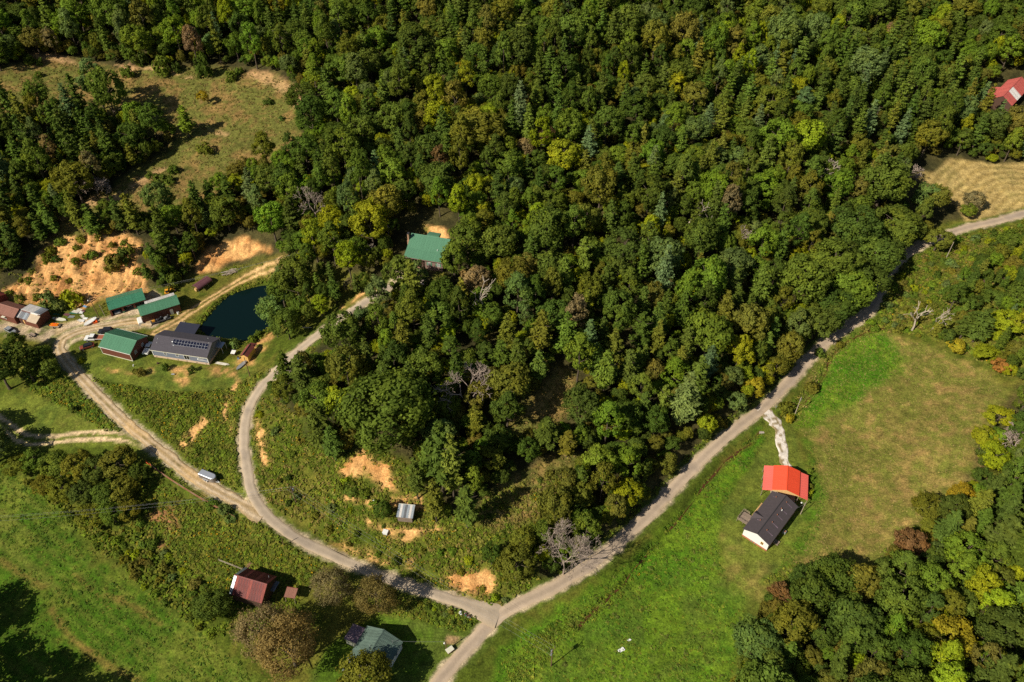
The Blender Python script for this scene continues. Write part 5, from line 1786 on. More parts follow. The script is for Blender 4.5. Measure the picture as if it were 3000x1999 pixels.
def gable_walls(root, L_, W_, he, hr, mat, name="wall", z0=-.5):
    MB().prism([(-W_ / 2, z0), (W_ / 2, z0), (W_ / 2, he), (0, hr), (-W_ / 2, he)], -L_ / 2, L_ / 2).build(name, mat, root)


def gable_roof(root, L_, W_, he, hr, over=.35, mat=None, metal=True, cap=None, th=.14, sheetw=.95, mats=None, end=.3):
    """gable roof, ridge along x; metal ones from single sheets, shingled ones as two slabs"""
    sl = (hr - he) / (W_ / 2)
    run = W_ / 2 + over
    ze = he - sl * over + .06
    zr = ze + sl * run
    if metal:
        top = MB().prism([(-.22, zr - sl * .22 + .055), (.22, zr - sl * .22 + .055), (0, zr + .075)], -L_ / 2 - end, L_ / 2 + end).build("roof", cap or mat, root)
        slope_sheets(top, mat, (-L_ / 2 - end, -run, ze), (L_ / 2 + end, -run, ze), run, sl * run, sheetw, mats=mats)
        slope_sheets(top, mat, (L_ / 2 + end, run, ze), (-L_ / 2 - end, run, ze), run, sl * run, sheetw, mats=mats)
        return top
    r = MB().prism([(-run, ze), (0, zr), (run, ze), (run, ze + th), (0, zr + th), (-run, ze + th)], -L_ / 2 - end, L_ / 2 + end).build("roof", mat, root)
    MB().prism([(-.15, zr + th - sl * .15 + .012), (.15, zr + th - sl * .15 + .012), (0, zr + th + .03)], -L_ / 2 - end - .01, L_ / 2 + end + .01).build("ridge_cap", cap or mat, r)
    return r


def fascia(root, L_, W_, he, hr, over, mat, end=.3, th=.2):
    sl = (hr - he) / (W_ / 2)
    run = W_ / 2 + over
    ze = he - sl * over
    for s in (-1, 1):
        MB().box(-L_ / 2 - end, L_ / 2 + end, s * run + (.01 if s > 0 else -.06), s * run + (.06 if s > 0 else -.01), ze - .12, ze + .1).build("gutter", mat, root)


def window_part(root, x, z, ww, hh, y, axis_='y', side=-1, panes=(1, 2), frame_mat=None, shutters=None):
    """a window on a wall whose outer face is at y (or x when axis is 'x'); side gives the outward direction"""
    fm = frame_mat or MT['white']
    t_ = .09

    def bx(b, a0, a1, z0, z1, d0, d1):
        lo, hi = sorted((y + side * d0, y + side * d1))
        if axis_ == 'y':
            b.box(a0, a1, lo, hi, z0, z1)
        else:
            b.box(lo, hi, a0, a1, z0, z1)
    f = MB()
    bx(f, x - ww / 2, x + ww / 2, z, z + t_, -.02, .07)
    bx(f, x - ww / 2, x + ww / 2, z + hh - t_, z + hh, -.02, .07)
    bx(f, x - ww / 2, x - ww / 2 + t_, z + t_, z + hh - t_, -.02, .07)
    bx(f, x + ww / 2 - t_, x + ww / 2, z + t_, z + hh - t_, -.02, .07)
    nx, nz = panes
    for i in range(1, nx):
        c = x - ww / 2 + ww * i / nx
        bx(f, c - .035, c + .035, z + t_, z + hh - t_, -.02, .055)
    for i in range(1, nz):
        c = z + hh * i / nz
        bx(f, x - ww / 2 + t_, x + ww / 2 - t_, c - .035, c + .035, -.02, .05)
    wo = f.build("window", fm, root)
    for i in range(nx):
        for k in range(nz):
            g_ = MB()
            bx(g_, x - ww / 2 + ww * i / nx + .04, x - ww / 2 + ww * (i + 1) / nx - .04, z + hh * k / nz + .04, z + hh * (k + 1) / nz - .04, -.01, .03)
            g_.build("pane", MT['glass'], wo)
    if shutters:
        for s in (-1, 1):
            b = MB()
            c = x + s * (ww / 2 + .24)
            bx(b, c - .2, c + .2, z - .05, z + hh + .05, .003, .05)
            b.build("shutter", shutters, root)
    return wo


def at_rect(r, name, label, cat, group=None):
    return thing(name, label, cat, (r.x, r.y, r.z), r.rot, group)


# ------------------------------------------------------------------ house with solar panels
r = R['blue']
L_, W_ = r.L - .6, r.W - .8
t = at_rect(r, "house", "long blue-grey house with charcoal roof and a row of solar panels", "house")
he, hr = 3.5, 5.5
gable_walls(t, L_, W_, he, hr, MT['blue_siding'])
MB().box(-L_ / 2 - .06, L_ / 2 + .06, -W_ / 2 - .06, W_ / 2 + .06, -.5, .75).build("foundation", MT['block'], t)
rf_ = gable_roof(t, L_, W_, he, hr, .4, MT['shingle'], metal=False)
fascia(t, L_, W_, he, hr, .4, MT['cream'])
for sx in (-1, 1):
    for sy in (-1, 1):
        MB().box(sx * L_ / 2 - .1, sx * L_ / 2 + .1, sy * W_ / 2 - .1, sy * W_ / 2 + .1, .75, he - .1).build("corner_board", MT['white'], t)
for fx, ww, hh, z, pn_ in ((.235, 1.05, 1.35, 1.7, (1, 2)), (.45, 1.05, 1.35, 1.7, (1, 2)), (.62, 1.9, 2.05, 1.0, (2, 1)), (.885, 1.5, .85, 2.1, (2, 2))):
    window_part(t, -L_ / 2 + fx * L_, z, ww, hh, -W_ / 2, 'y', -1, pn_)
MB().box(L_ / 2 - 3.6, L_ / 2 - .1, -W_ / 2 - .06, -W_ / 2 - .01, 1.55, 1.68).build("ledge_board", MT['white'], t)
MB().box(L_ / 2 - 3.5, L_ / 2 - 3.15, -W_ / 2 - .2, -W_ / 2 - .01, 1.9, 2.2).build("wall_lamp", MT['white'], t)
for i, fx in enumerate((.05, .25, .44, .6, .78, .95)):
    MB().box(-L_ / 2 + fx * L_ - .2, -L_ / 2 + fx * L_ + .2, -W_ / 2 - .1, -W_ / 2 - .064, .25, .45).build("crawl_vent", MT['dark'], t)
sl = (hr - he) / (W_ / 2)
roll = math.atan(sl)
zr = he - sl * .4 + .06 + sl * (W_ / 2 + .4) + .14
for i in range(12):
    x = L_ / 2 - .55 - (12 - i) * (L_ * .635 / 12)
    pw, ph = L_ * .635 / 12 - .03, 1.9
    y1 = -.55
    o = MB().box(0, pw, 0, ph, .06, .10).build("solar_panel", MT['alu'], t, (x, y1 - ph * math.cos(roll), zr + sl * (y1 - ph * math.cos(roll)) + .02), (roll, 0, 0))
    for k in range(2):
        MB().box(.03, pw - .03, .03 + k * ph / 2, ph / 2 - .015 + k * ph / 2, .1, .112).build("cell_field", MT['solar'], o)
x, y = -L_ / 2 + .37 * L_, -2.3
zz = zr + sl * y
st = MB().bar((x, y, zz - .2), (x, y, zz + 1.5), .12, n=10).build("stove_pipe", MT['alu'], t)
MB().bar((x, y, zz + 1.5), (x, y, zz + 1.62), .2, .06, 10).build("pipe_cap", MT['alu'], st)
MB().bar((x, y, zz - .1), (x, y, zz + .2), .32, .14, 10).build("flashing", MT['alu'], st)
for x, y in ((-L_ * .44, -1.2), (-L_ * .43, -2.4), (L_ * .36, 2.6), (L_ * .47, -.3)):
    MB().bar((x, y, zr - sl * abs(y) - .1), (x, y, zr - sl * abs(y) + .3), .07).build("vent_pipe", MT['white'], t)
# deck clutter at the gable end: awning, steps
aw = MB().prism([(1.2, 2.5), (3.9, 2.5), (3.9, 2.58), (1.2, 2.58)], L_ / 2 + .02, L_ / 2 + 2.1).build("awning", MT['alu'], t)
for y in (1.3, 3.8):
    MB().bar((L_ / 2 + 2.0, y, 0), (L_ / 2 + 2.0, y, 2.5), .06).build("awning_post", MT['white'], t)

# dark canopy on the pond shore behind the house
p = ground(555, 980)
t = thing("shore_canopy", "low black-roofed canopy on posts at the pond edge behind the long house", "canopy", (p[0], p[1], p[2]), r.rot)
MB().prism([(-2.3, 2.5), (2.3, 2.9), (2.3, 3.0), (-2.3, 2.6)], -3.6, 3.6).build("canopy_top", MT['black_roof'], t)
for x in (-3.4, 0, 3.4):
    for y in (-2.1, 2.1):
        MB().bar((x, y, -.6), (x, y, 2.53 + .087 * (y + 2.1)), .07).build("post", MT['dark_wood'], t)
p = ground(534, 950)
t = thing("fire_ring", "round stone fire ring of pale rocks near the pond canopy", "fire pit", p)
for k in range(12):
    a = k * 2 * math.pi / 12
    MB().loft([[(math.cos(a) * 1.0 + q * math.cos(b) * .26, math.sin(a) * 1.0 + q * math.sin(b) * .2, z) for b in np.arange(7) * .8976] for q, z in ((.9, -.05), (1.0, .14), (.55, .3))]).build("stone", MT['rock'], t)
MB().bar((0, 0, -.1), (0, 0, .06), .75, n=12).build("ash_bed", MT['dark'], t)

# ------------------------------------------------------------------ green-roofed garage
r = R['garage']
L_, W_ = r.L - .6, r.W - .6
t = at_rect(r, "garage", "brown garage with a plain green metal gable roof beside the gravel yard", "garage")
he, hr = 3.4, 5.3
gable_walls(t, L_, W_, he, hr, MT['brown_wall'])
gable_roof(t, L_, W_, he, hr, .3, MT['green_metal'], cap=MT['green_metal'])
fascia(t, L_, W_, he, hr, .3, MT['white'])
for sx in (-1, 1):
    MB().box(sx * L_ / 2 - .08, sx * L_ / 2 + .08, -W_ / 2 - .08, -W_ / 2 + .08, 0, he - .15).build("corner_board", MT['cream'], t)
for y in (-1.9, 1.6):
    window_part(t, y, 1.4, .95, 1.2, L_ / 2, 'x', 1, (2, 2))
MB().box(-L_ / 2 - .05, L_ / 2 + .05, -W_ / 2 - .05, -W_ / 2 - .005, -.3, .25).build("skirt_board", MT['cream'], t)
MB().box(-L_ / 2 - .06, -L_ / 2 - .005, -1.6, 1.6, 0, 2.6).build("garage_door", MT['white'], t)

# ------------------------------------------------------------------ barn with white lean-to
r = R['barn']
L_, W_ = r.L - .4, r.W - .4
t = at_rect(r, "barn", "dark red metal barn with green gable roof and a white sheet lean-to behind", "barn")
he, hr = 3.5, 4.95
gable_walls(t, L_, W_, he, hr, MT['brown_metal'], "back_wall")
n = int(L_ / .3)
b = MB()
for i in range(n):
    x = -L_ / 2 + (i + .5) * L_ / n
    b.box(x - .04, x + .04, -W_ / 2 - .04, -W_ / 2 + .01, 0, he - .1)
o = b.build("wall_rib", MT['brown_metal'], t)
o["kind"] = "stuff"
gable_roof(t, L_, W_, he, hr, .25, MT['green_metal'], cap=MT['green_metal'])
slope_sheets(t, MT['white_metal'], (L_ / 2 - .2, W_ / 2 + 2.9, 2.6), (-L_ / 2 + 2.2, W_ / 2 + 2.9, 2.6), 2.9, .75, .9)
for x in (L_ / 2 - .4, 1, -L_ / 2 + 2.5):
    MB().bar((x, W_ / 2 + 2.7, -.4), (x, W_ / 2 + 2.7, 2.6), .08).build("lean_to_post", MT['wood'], t)
d_ = MB().box(L_ / 2 - 3.5, L_ / 2 - 2.5, -W_ / 2 - .1, -W_ / 2 - .045, .1, 2.3).build("door", MT['alu'], t)
MB().bar((L_ / 2 - 2.65, -W_ / 2 - .1, 1.15), (L_ / 2 - 2.65, -W_ / 2 - .2, 1.15), .05).build("handle", MT['dark'], d_)
BARN_T, BARN_L, BARN_W = t, L_, W_


def rect_pt(r, x, y, z=0):
    q = np.array([r.x, r.y]) + r.d * x + r.n * y
    return (q[0], q[1], float(hgt(q[0], q[1])) + z)


q = rect_pt(r, L_ / 2 - 1.3, -W_ / 2 - .7)
t = thing("water_drum", "white plastic drum standing beside the dark red barn door", "drum", q)
MB().bar((0, 0, 0), (0, 0, .85), .36, n=14).build("shell", MT['white'], t, smooth=False)
MB().bar((0, 0, .85), (0, 0, .93), .2, n=12).build("lid", MT['black'], t)
q = rect_pt(r, -1.0, -W_ / 2 - 1.6)
t = thing("flatbed_trailer", "black flatbed trailer loaded with dark machine parts in front of the barn", "trailer", q, r.rot)
MB().box(-3.2, 3.2, -.95, .95, .55, .68).build("deck", MT['dark'], t)
for x in (-.5, .5):
    for y in (-1.05, 1.05):
        MB().bar((x, y - .11, .36), (x, y + .11, .36), .36, n=14).build("wheel", MT['black'], t)
MB().bar((3.2, 0, .6), (4.4, 0, .55), .06).build("drawbar", MT['dark'], t)
for x in (-3.1, -1, 1, 3.1):
    MB().bar((x, -.92, .68), (x, -.92, 1.3), .04).build("stake", MT['galv'], t)
for k, (x, y, sx, sy, sz, mt) in enumerate(((-2.3, .1, .9, .7, .7, 'yellow'), (-1.1, 0, 1.0, .9, .6, 'dark'), (.3, .2, 1.1, .8, .9, 'black'), (1.6, -.1, .9, 1.0, .5, 'galv'), (2.5, .2, .7, .6, .8, 'dark'))):
    u_ = thing("machine_part", "%s machine part on the flatbed trailer, %s from its hitch" % ({'yellow': 'yellow boxy', 'dark': 'dark grey', 'black': 'tall black', 'galv': 'low silver'}[mt], ONES[5 - k]), "machinery", rect_pt(r, -1.0 + x, -W_ / 2 - 1.6 + y, .69), r.rot + .2 * k)
    MB().prism([(-sy / 2, 0), (sy / 2, 0), (sy / 2, sz * .6), (sy * .2, sz), (-sy * .4, sz * .9), (-sy / 2, sz * .5)], -sx / 2, sx / 2).build("housing", MT[mt], u_)
    MB().bar((0, 0, sz * .8), (0, 0, sz * 1.15), .12).build("stub", MT['galv'], u_)
q = rect_pt(r, -L_ / 2 - 1.0, -1.6)
t = thing("camper_shell", "white ribbed truck camper shell leaning beside the barn gable", "camper shell", q, r.rot + math.pi / 2)
MB().prism([(-.8, 0), (.8, 0), (.8, .7), (.6, 1.15), (-.6, 1.15), (-.8, .7)], -1.6, 1.6).build("shell", MT['white'], t)
for x in (-.9, .1, 1.0):
    MB().box(x - .35, x + .35, -.83, -.79, .35, .75).build("side_window", MT['glass'], t)
q = rect_pt(r, -.2, W_ / 2 + 6.0)
EXC = (490 + 0, 858)
p = ground(492, 862)
t = thing("mini_excavator", "small yellow tracked excavator on the clay behind the barn", "excavator", p, .4)
for s in (-1, 1):
    MB().loft([[(x * .95, s * .55 + dy, z) for x, z in ((-1, .1), (-.8, 0), (.8, 0), (1, .1), (1, .32), (.8, .45), (-.8, .45), (-1, .32))] for dy in (-.16, .16)]).build("track", MT['black'], t)
MB().box(-.9, .6, -.6, .6, .5, .95).build("body", MT['yellow'], t, bevel=.06)
c_ = MB().prism([(-.5, .95), (.5, .95), (.42, 1.9), (-.42, 1.9)], -.5, .45).build("cab", MT['dark'], t)
MB().box(-.55, .5, -.48, .48, 1.9, 1.98).build("cab_roof", MT['yellow'], c_)
MB().bar((.6, 0, .9), (1.7, 0, 2.1), .12).build("boom", MT['yellow'], t)
MB().bar((1.7, 0, 2.1), (2.6, 0, 1.1), .09).build("dipper", MT['yellow'], t)
MB().prism([(-.25, .75), (.25, .75), (.25, 1.15), (-.25, 1.15)], 2.4, 2.9).build("bucket", MT['dark'], t)

# ------------------------------------------------------------------ three-bay open shed
r = R['bays']
L_, W_ = r.L - .5, r.W - .5
t = at_rect(r, "carport_shed", "open-fronted three-bay shed with a green metal roof against the clay bank", "shed")
he, hr = 2.9, 3.95
MB().box(-L_ / 2, L_ / 2, W_ / 2 - .15, W_ / 2, -.5, he - .05).build("back_wall", MT['brown_wall'], t)
for s in (-1, 1):
    MB().prism([(-W_ / 2, -.5), (W_ / 2 - .155, -.5), (W_ / 2 - .155, he), (0, hr - .05), (-W_ / 2, he - .02)], s * L_ / 2 - (.15 if s > 0 else 0), s * L_ / 2 + (0 if s > 0 else .15)).build("side_wall", MT['brown_wall'], t)
MB().box(-L_ / 2 + .155, L_ / 2 - .155, -W_ / 2, -W_ / 2 + .18, he - .65, he - .1).build("header", MT['brown_wall'], t)
for i in range(1, 3):
    x = -L_ / 2 + L_ * i / 3
    q_ = MB().box(x - .32, x + .32, -W_ / 2 + .002, -W_ / 2 + .3, -.5, he - .655).build("pier", MT['brown_wall'], t)
    MB().box(x - .335, x + .335, -W_ / 2 - .02, -W_ / 2 + .32, -.3, .7).build("pier_base", MT['green_metal'], q_)
for s in (-1, 1):
    MB().box(s * L_ / 2 - .3, s * L_ / 2 + .3, -W_ / 2 - .03, -W_ / 2 + .25, -.5, he - .66).build("pier", MT['brown_wall'], t)
gable_roof(t, L_, W_, he, hr, .2, MT['green_metal2'], cap=MT['green_metal2'])
BAYS = r

# ------------------------------------------------------------------ vehicles
def vehicle(name, label, cat, loc, rot, paint_, kind='car', bedmat=None, cab=None, group=None):
    t = thing(name, label, cat, loc, rot, group)
    L_, W_ = {'car': (4.4, 1.75), 'suv': (4.8, 1.9), 'pickup': (5.6, 1.95), 'flatbed': (6.8, 2.2)}[kind]
    h = L_ / 2
    w2 = W_ / 2
    cabm = cab or paint_
    if kind in ('car', 'suv'):
        zr_ = 1.45 if kind == 'car' else 1.75
        MB().loft([[(-h, y, .4), (h, y, .4), (h, y, .72), (h - .2, y, .88), (.95, y, 1.0), (-h + .1, y, 1.02), (-h, y, .8)] for y in (-w2, w2)]).build("body", paint_, t, bevel=.07)
        a, b = (-1.7, 1.15) if kind == 'car' else (-2.2, 1.2)
        g_ = MB().loft([[(a, -w2 + .06, 1.0), (b, -w2 + .06, 1.0), (b, w2 - .06, 1.0), (a, w2 - .06, 1.0)], [(a + .35, -w2 + .2, zr_), (b - .65, -w2 + .2, zr_), (b - .65, w2 - .2, zr_), (a + .35, w2 - .2, zr_)]]).build("windows", MT['glass'], t)
        MB().box(a + .3, b - .62, -w2 + .18, w2 - .18, zr_ + .002, zr_ + .06).build("roof_panel", cabm, t, bevel=.03)
        xw = (-h + .85, h - .85)
    else:
        x0 = .35 if kind == 'pickup' else .9
        MB().loft([[(x0 - .9, y, .5), (h, y, .5), (h, y, .95), (h - .25, y, 1.08), (x0 + 1.3, y, 1.18), (x0 - .9, y, 1.18)] for y in (-w2 + .08, w2 - .08)]).build("body", paint_, t, bevel=.07)
        MB().loft([[(x0 - .85, -w2 + .14, 1.18), (x0 + 1.25, -w2 + .14, 1.18), (x0 + 1.25, w2 - .14, 1.18), (x0 - .85, w2 - .14, 1.18)], [(x0 - .75, -w2 + .26, 1.8), (x0 + .6, -w2 + .26, 1.8), (x0 + .6, w2 - .26, 1.8), (x0 - .75, w2 - .26, 1.8)]]).build("windows", MT['glass'], t)
        MB().box(x0 - .78, x0 + .63, -w2 + .24, w2 - .24, 1.802, 1.87).build("cab_roof", cabm, t, bevel=.03)
        if kind == 'pickup':
            b = MB().box(-h, x0 - .95, -w2 + .08, w2 - .08, .6, .78)
            b.box(-h, x0 - .95, -w2 + .08, -w2 + .16, .78, 1.2).box(-h, x0 - .95, w2 - .16, w2 - .08, .78, 1.2).box(-h, -h + .08, -w2 + .16, w2 - .16, .78, 1.2)
            b.build("bed", bedmat or paint_, t)
        else:
            MB().box(-h, x0 - .98, -w2, w2, .95, 1.06).build("bed", bedmat, t)
            for s in (-1, 1):
                MB().box(-h, x0 - .98, s * w2 - .05, s * w2 + .05, 1.062, 1.18).build("bed_rail", MT['white'], t)
            MB().box(x0 - 1.06, x0 - .985, -w2, w2, 1.062, 1.75).build("headboard", MT['dark'], t)
        xw = (-h + 1.1, h - .95)
    for x in xw:
        for s in (-1, 1):
            wv = MB().bar((x, s * (w2 - .2), .36), (x, s * (w2 + .02), .36), .36, n=16).build("wheel", MT['black'], t)
            MB().bar((x, s * (w2 + .02), .36), (x, s * (w2 + .05), .36), .2, n=12).build("rim", MT['galv'], wv)
    for s in (-1, 1):
        MB().box(h - .02, h + .04, s * (w2 - .4) - .16, s * (w2 - .4) + .16, .68, .86).build("headlight", MT['alu'], t)
    MB().box(h, h + .12, -w2 + .1, w2 - .1, .42, .6).build("bumper", MT['galv'], t)
    return t


def gp(u, v, dz=0.0):
    q = ground(u, v)
    return (q[0], q[1], q[2] + dz)


def ang(a, b):
    p, q = ground(*a), ground(*b)
    return math.atan2(q[1] - p[1], q[0] - p[0])


th = ang((305, 990), (262, 990))
vehicle("flatbed_truck", "white flatbed truck with a rusty deck parked beside the green-roofed garage", "truck", gp(282, 995), th + .05, MT['carwhite'], 'flatbed', MT['bed'])
vehicle("parked_suv", "dark grey vehicle with a glinting windscreen parked behind the white flatbed truck", "car", gp(312, 974), th + .1, MT['carblack'], 'suv')
vehicle("junk_car", "rusty old car with a brown hood sitting on the grass by the lane", "car", gp(257, 1019), th + .5, MT['carrust'], 'car', cab=MT['carblack'])
vehicle("pickup_truck", "white pickup truck between the garage and the house with solar panels", "truck", gp(437, 1025), ang((430, 1034), (445, 1008)), MT['carwhite'], 'pickup')
q = rect_pt(BAYS, -BAYS.L / 3 + .1, -.9)
vehicle("stored_car", "silver car nosing out of the first bay of the open green-roofed shed", "car", q, BAYS.rot - math.pi / 2, MT['cargrey'], 'suv')
q = rect_pt(BAYS, .1, .8)
vehicle("stored_car", "pale car deep inside the middle bay of the open green-roofed shed", "car", q, BAYS.rot - math.pi / 2, MT['carwhite'], 'car')
vehicle("shaded_car", "pale car half hidden in tree shade across from the brown workshop", "car", gp(32, 972), -.55, MT['cargrey'], 'car')
p = gp(95, 985)
t = thing("utility_cart", "small wooden utility cart in tree shade beside the gravel yard", "cart", p, -.5)
MB().box(-1.1, 1.1, -.6, .6, .45, .55).build("deck", MT['wood'], t)
for s in (-1, 1):
    MB().box(-1.1, 1.1, s * .6 - .04, s * .6 + .04, .55, .95).build("side_board", MT['wood'], t)
    MB().bar((0, s * .72 - .08, .3), (0, s * .72 + .08, .3), .3, n=12).build("wheel", MT['black'], t)
MB().bar((1.1, 0, .5), (2.0, 0, .35), .05).build("drawbar", MT['dark'], t)

# horse trailer beside the lane
a_ = ang(c_ := (591, 1392), (630, 1409))
t = thing("horse_trailer", "silver rounded-front horse trailer parked on the grass beside the gravel lane", "trailer", gp(613, 1404), a_)
Lh, wh, hh = 2.5, .95, 2.35
def nose(z, k=1.0, inset=0.0):
    pts = [(-Lh, -wh + inset), (Lh - .9, -wh + inset)]
    for i in range(1, 8):
        a = -math.pi / 2 + math.pi * i / 8
        pts.append((Lh - .9 + (1.1 - inset) * math.cos(a), (wh - inset) * math.sin(a)))
    pts += [(Lh - .9, wh - inset), (-Lh, wh - inset)]
    return [(x, y, z) for x, y in pts]
MB().loft([nose(.45), nose(2.05)]).build("body", MT['trailer_side'], t)
MB().loft([nose(2.05, inset=-.03), nose(2.2, inset=-.03), nose(2.32, inset=.15)]).build("roof", MT['trailer'], t)
for s in (-1, 1):
    f_ = MB().box(-1.2, .6, s * wh + (.02 if s > 0 else -.2), s * wh + (.2 if s > 0 else -.02), .72, .8).build("fender", MT['alu'], t)
    for x in (-.72, .12):
        w__ = MB().bar((x, s * (wh + .02), .34), (x, s * (wh + .2), .34), .34, n=14).build("wheel", MT['black'], t)
        MB().bar((x, s * (wh + .2), .34), (x, s * (wh + .22), .34), .18, n=10).build("rim", MT['white'], w__)
    MB().box(-2.2, 1.2, s * wh - .015, s * wh + .015, 1.55, 1.8).build("side_slot", MT['dark'], t)
MB().bar((Lh + .1, .3, .5), (Lh + 1.2, 0, .45), .06).bar((Lh + .1, -.3, .5), (Lh + 1.2, 0, .45), .06).build("drawbar", MT['alu'], t)
MB().box(-Lh - .04, -Lh - .005, -wh + .08, wh - .08, .5, 2.0).build("rear_door", MT['alu'], t)

# ------------------------------------------------------------------ pipe fence along the lane
FP = smoothline(np.array([ground(u, v)[:2] for u, v in ((430, 1358), (470, 1388), (530, 1428), (600, 1471), (660, 1504), (690, 1521))]), .2)
ds = np.r_[0, np.cumsum(np.linalg.norm(np.diff(FP, axis=0), axis=1))]
nb = 15
pts = [np.array([np.interp(d, ds, FP[:, 0]), np.interp(d, ds, FP[:, 1])]) for d in np.linspace(0, ds[-1], nb + 1)]
P3 = [np.array([x, y, float(hgt(x, y))]) for x, y in pts]
t = thing("pipe_fence", "rusty three-rail pipe fence along the gravel lane with an orange wrapped end", "fence", P3[0])
o0 = P3[0]
for i, q in enumerate(P3):
    MB().bar(q - o0 - [0, 0, .3], q - o0 + [0, 0, 1.35 + .06 * (i % 3)], .06, n=6).build("post", MT['rusty'], t)
for i in range(nb):
    for k, z in enumerate((.5, .88, 1.26)):
        mt = MT['orange'] if i == 0 else (MT['rusty'] if (i * 3 + k) % 5 else MT['wood'])
        MB().bar(P3[i] - o0 + [0, 0, z], P3[i + 1] - o0 + [0, 0, z], .065 if i else .1, n=6).build("rail", mt, t)

# ------------------------------------------------------------------ old workshop row at the yard's edge
r = R['silver']
L_, W_ = r.L, r.W
t = at_rect(r, "patched_shed", "old brown shed with a patchwork roof of white, grey and tan sheets", "shed")
MB().prism([(-W_ / 2 - 2.3, -.5), (W_ / 2 - .3, -.5), (W_ / 2 - .3, 3.5), (-W_ / 2, 4.0), (-W_ / 2 - 2.3, 2.7)], -L_ / 2 + .2, L_ / 2 - .3).build("wall", MT['brown_wall'], t)
up_ = MB().box(-L_ / 2, L_ / 2, -W_ / 2 - .08, -W_ / 2 + .08, 4.12, 4.22).build("roof", MT['white_metal'], t)
slope_sheets(up_, MT['white_metal'], (L_ / 2, W_ / 2, 3.62), (-L_ / 2, W_ / 2, 3.62), W_, .55, .95, mats=[MT['dark_tin'], MT['dark_tin'], MT['old_tin'], MT['white_metal'], MT['white_metal'], MT['white_metal'], MT['white_metal'], MT['white_metal'], MT['white_metal']])
slope_sheets(up_, MT['dark_tin'], (-L_ / 2 - .5, -W_ / 2 - 2.6, 2.78), (.1, -W_ / 2 - 2.6, 2.78), 2.55, 1.15, .85, mats=[MT['white_metal'], MT['dark_tin'], MT['dark_tin'], MT['old_tin'], MT['dark_tin']])
MB().prism([(-W_ / 2 - 2.9, 2.6), (-W_ / 2 - .3, 3.75), (-W_ / 2 - .3, 3.87), (-W_ / 2 - 2.9, 2.72)], .2, L_ / 2 + .2).build("tan_lean_to", MT['tan_sheet'], up_)
MB().box(.2, L_ / 2 - .9, -W_ / 2 - .35, -W_ / 2 - .05, 3.92, 4.1).build("gutter", MT['white'], up_)
MB().box(-L_ / 2 + .6, -L_ / 2 + 1.5, -W_ / 2 - 2.38, -W_ / 2 - 2.31, 0, 2.1).build("door", MT['dark_wood'], t)
MB().box(-L_ / 2 + 1.8, -L_ / 2 + 2.3, -W_ / 2 - 2.36, -W_ / 2 - 2.31, .4, 1.9).build("patch_board", MT['new_wood'], t)
r = R['brown']
t = thing("workshop", "brown-walled workshop with a brown metal gable roof at the yard's edge", "workshop", (r.x - 1.2 * r.d[0], r.y - 1.2 * r.d[1], r.z), r.rot)
L_, W_ = r.L + 2.2, r.W + .6
gable_walls(t, L_, W_, 3.1, 4.4, MT['brown_wall'])
gable_roof(t, L_, W_, 3.1, 4.4, .3, MT['brown_roof'], cap=MT['brown_roof'])
window_part(t, -.2, 1.0, .9, 1.1, -W_ / 2, 'y', -1, (1, 1))
MB().box(-1.1, .3, -W_ / 2 - .8, -W_ / 2 - .02, 2.15, 2.25).build("door_hood", MT['cream'], t)
p = atz(-14, 880, r.z + 3)
t = thing("red_shed", "dull red gabled shed at the far end of the workshop row", "shed", (p[0] - 1, p[1] + 1, float(hgt(p[0], p[1]))), r.rot)
gable_walls(t, 6, 5, 2.7, 3.9, MT['red_roof_dark'])
gable_roof(t, 6, 5, 2.7, 3.9, .3, MT['red_roof_dark'], cap=MT['red_roof_dark'])

# boats, kayaks, scrap in the yard
def hull(root, name, mat, L_, W_, D, open_=True, blunt=.3):
    rings = []
    for i in range(9):
        f = i / 8
        x = (f - .5) * L_
        k = math.sin(math.pi * min(1, max(0, f * (1 - blunt) + blunt * (1 if f > .5 else .6)))) if False else (1 - (2 * f - 1) ** 4 * (1 if f > .5 else 1 - blunt))
        wv = max(.04, W_ / 2 * k)
        lift_ = D * .35 * max(0, 2 * f - 1) ** 2
        rings.append([(x, -wv, D + lift_ * .4), (x, -wv * .75, lift_ + D * .25), (x, 0, lift_), (x, wv * .75, lift_ + D * .25), (x, wv, D + lift_ * .4), (x, 0, D * (.98) + lift_ * .4)])
    return MB().loft(rings).build(name, mat, root, smooth=False)


p = gp(*c_left(1375, 770))
t = thing("jon_boat", "cream flat-bottomed boat lying on the grass beside the patched shed", "boat", p, ang(c_left(1230, 730), c_left(1560, 780)))
hull(t, "hull", MT['cream'], 5.2, 1.4, .5)
MB().box(-1.8, -.9, -.55, .55, .5, .56).build("seat", MT['wood'], t)
p = gp(*c_left(1285, 925))
t = thing("kayak_trailer", "small flat utility trailer with a tan deck carrying two orange kayaks", "trailer", p, ang(c_left(1180, 920), c_left(1370, 930)))
MB().box(-1.6, 1.5, -.85, .85, .5, .6).build("deck", MT['tan_sheet'], t)
for s in (-1, 1):
    MB().bar((-.1, s * .95 - .1, .3), (-.1, s * .95 + .1, .3), .3, n=12).build("wheel", MT['black'], t)
    MB().box(-1.6, 1.5, s * .85 - .04, s * .85 + .04, .6, .72).build("rail", MT['dark'], t)
MB().bar((1.5, 0, .5), (2.5, 0, .42), .05).build("drawbar", MT['dark'], t)
MB().bar((2.4, 0, .4), (2.4, 0, -.1), .06).build("jockey_stand", MT['dark'], t)
ra = t.rotation_euler[2]
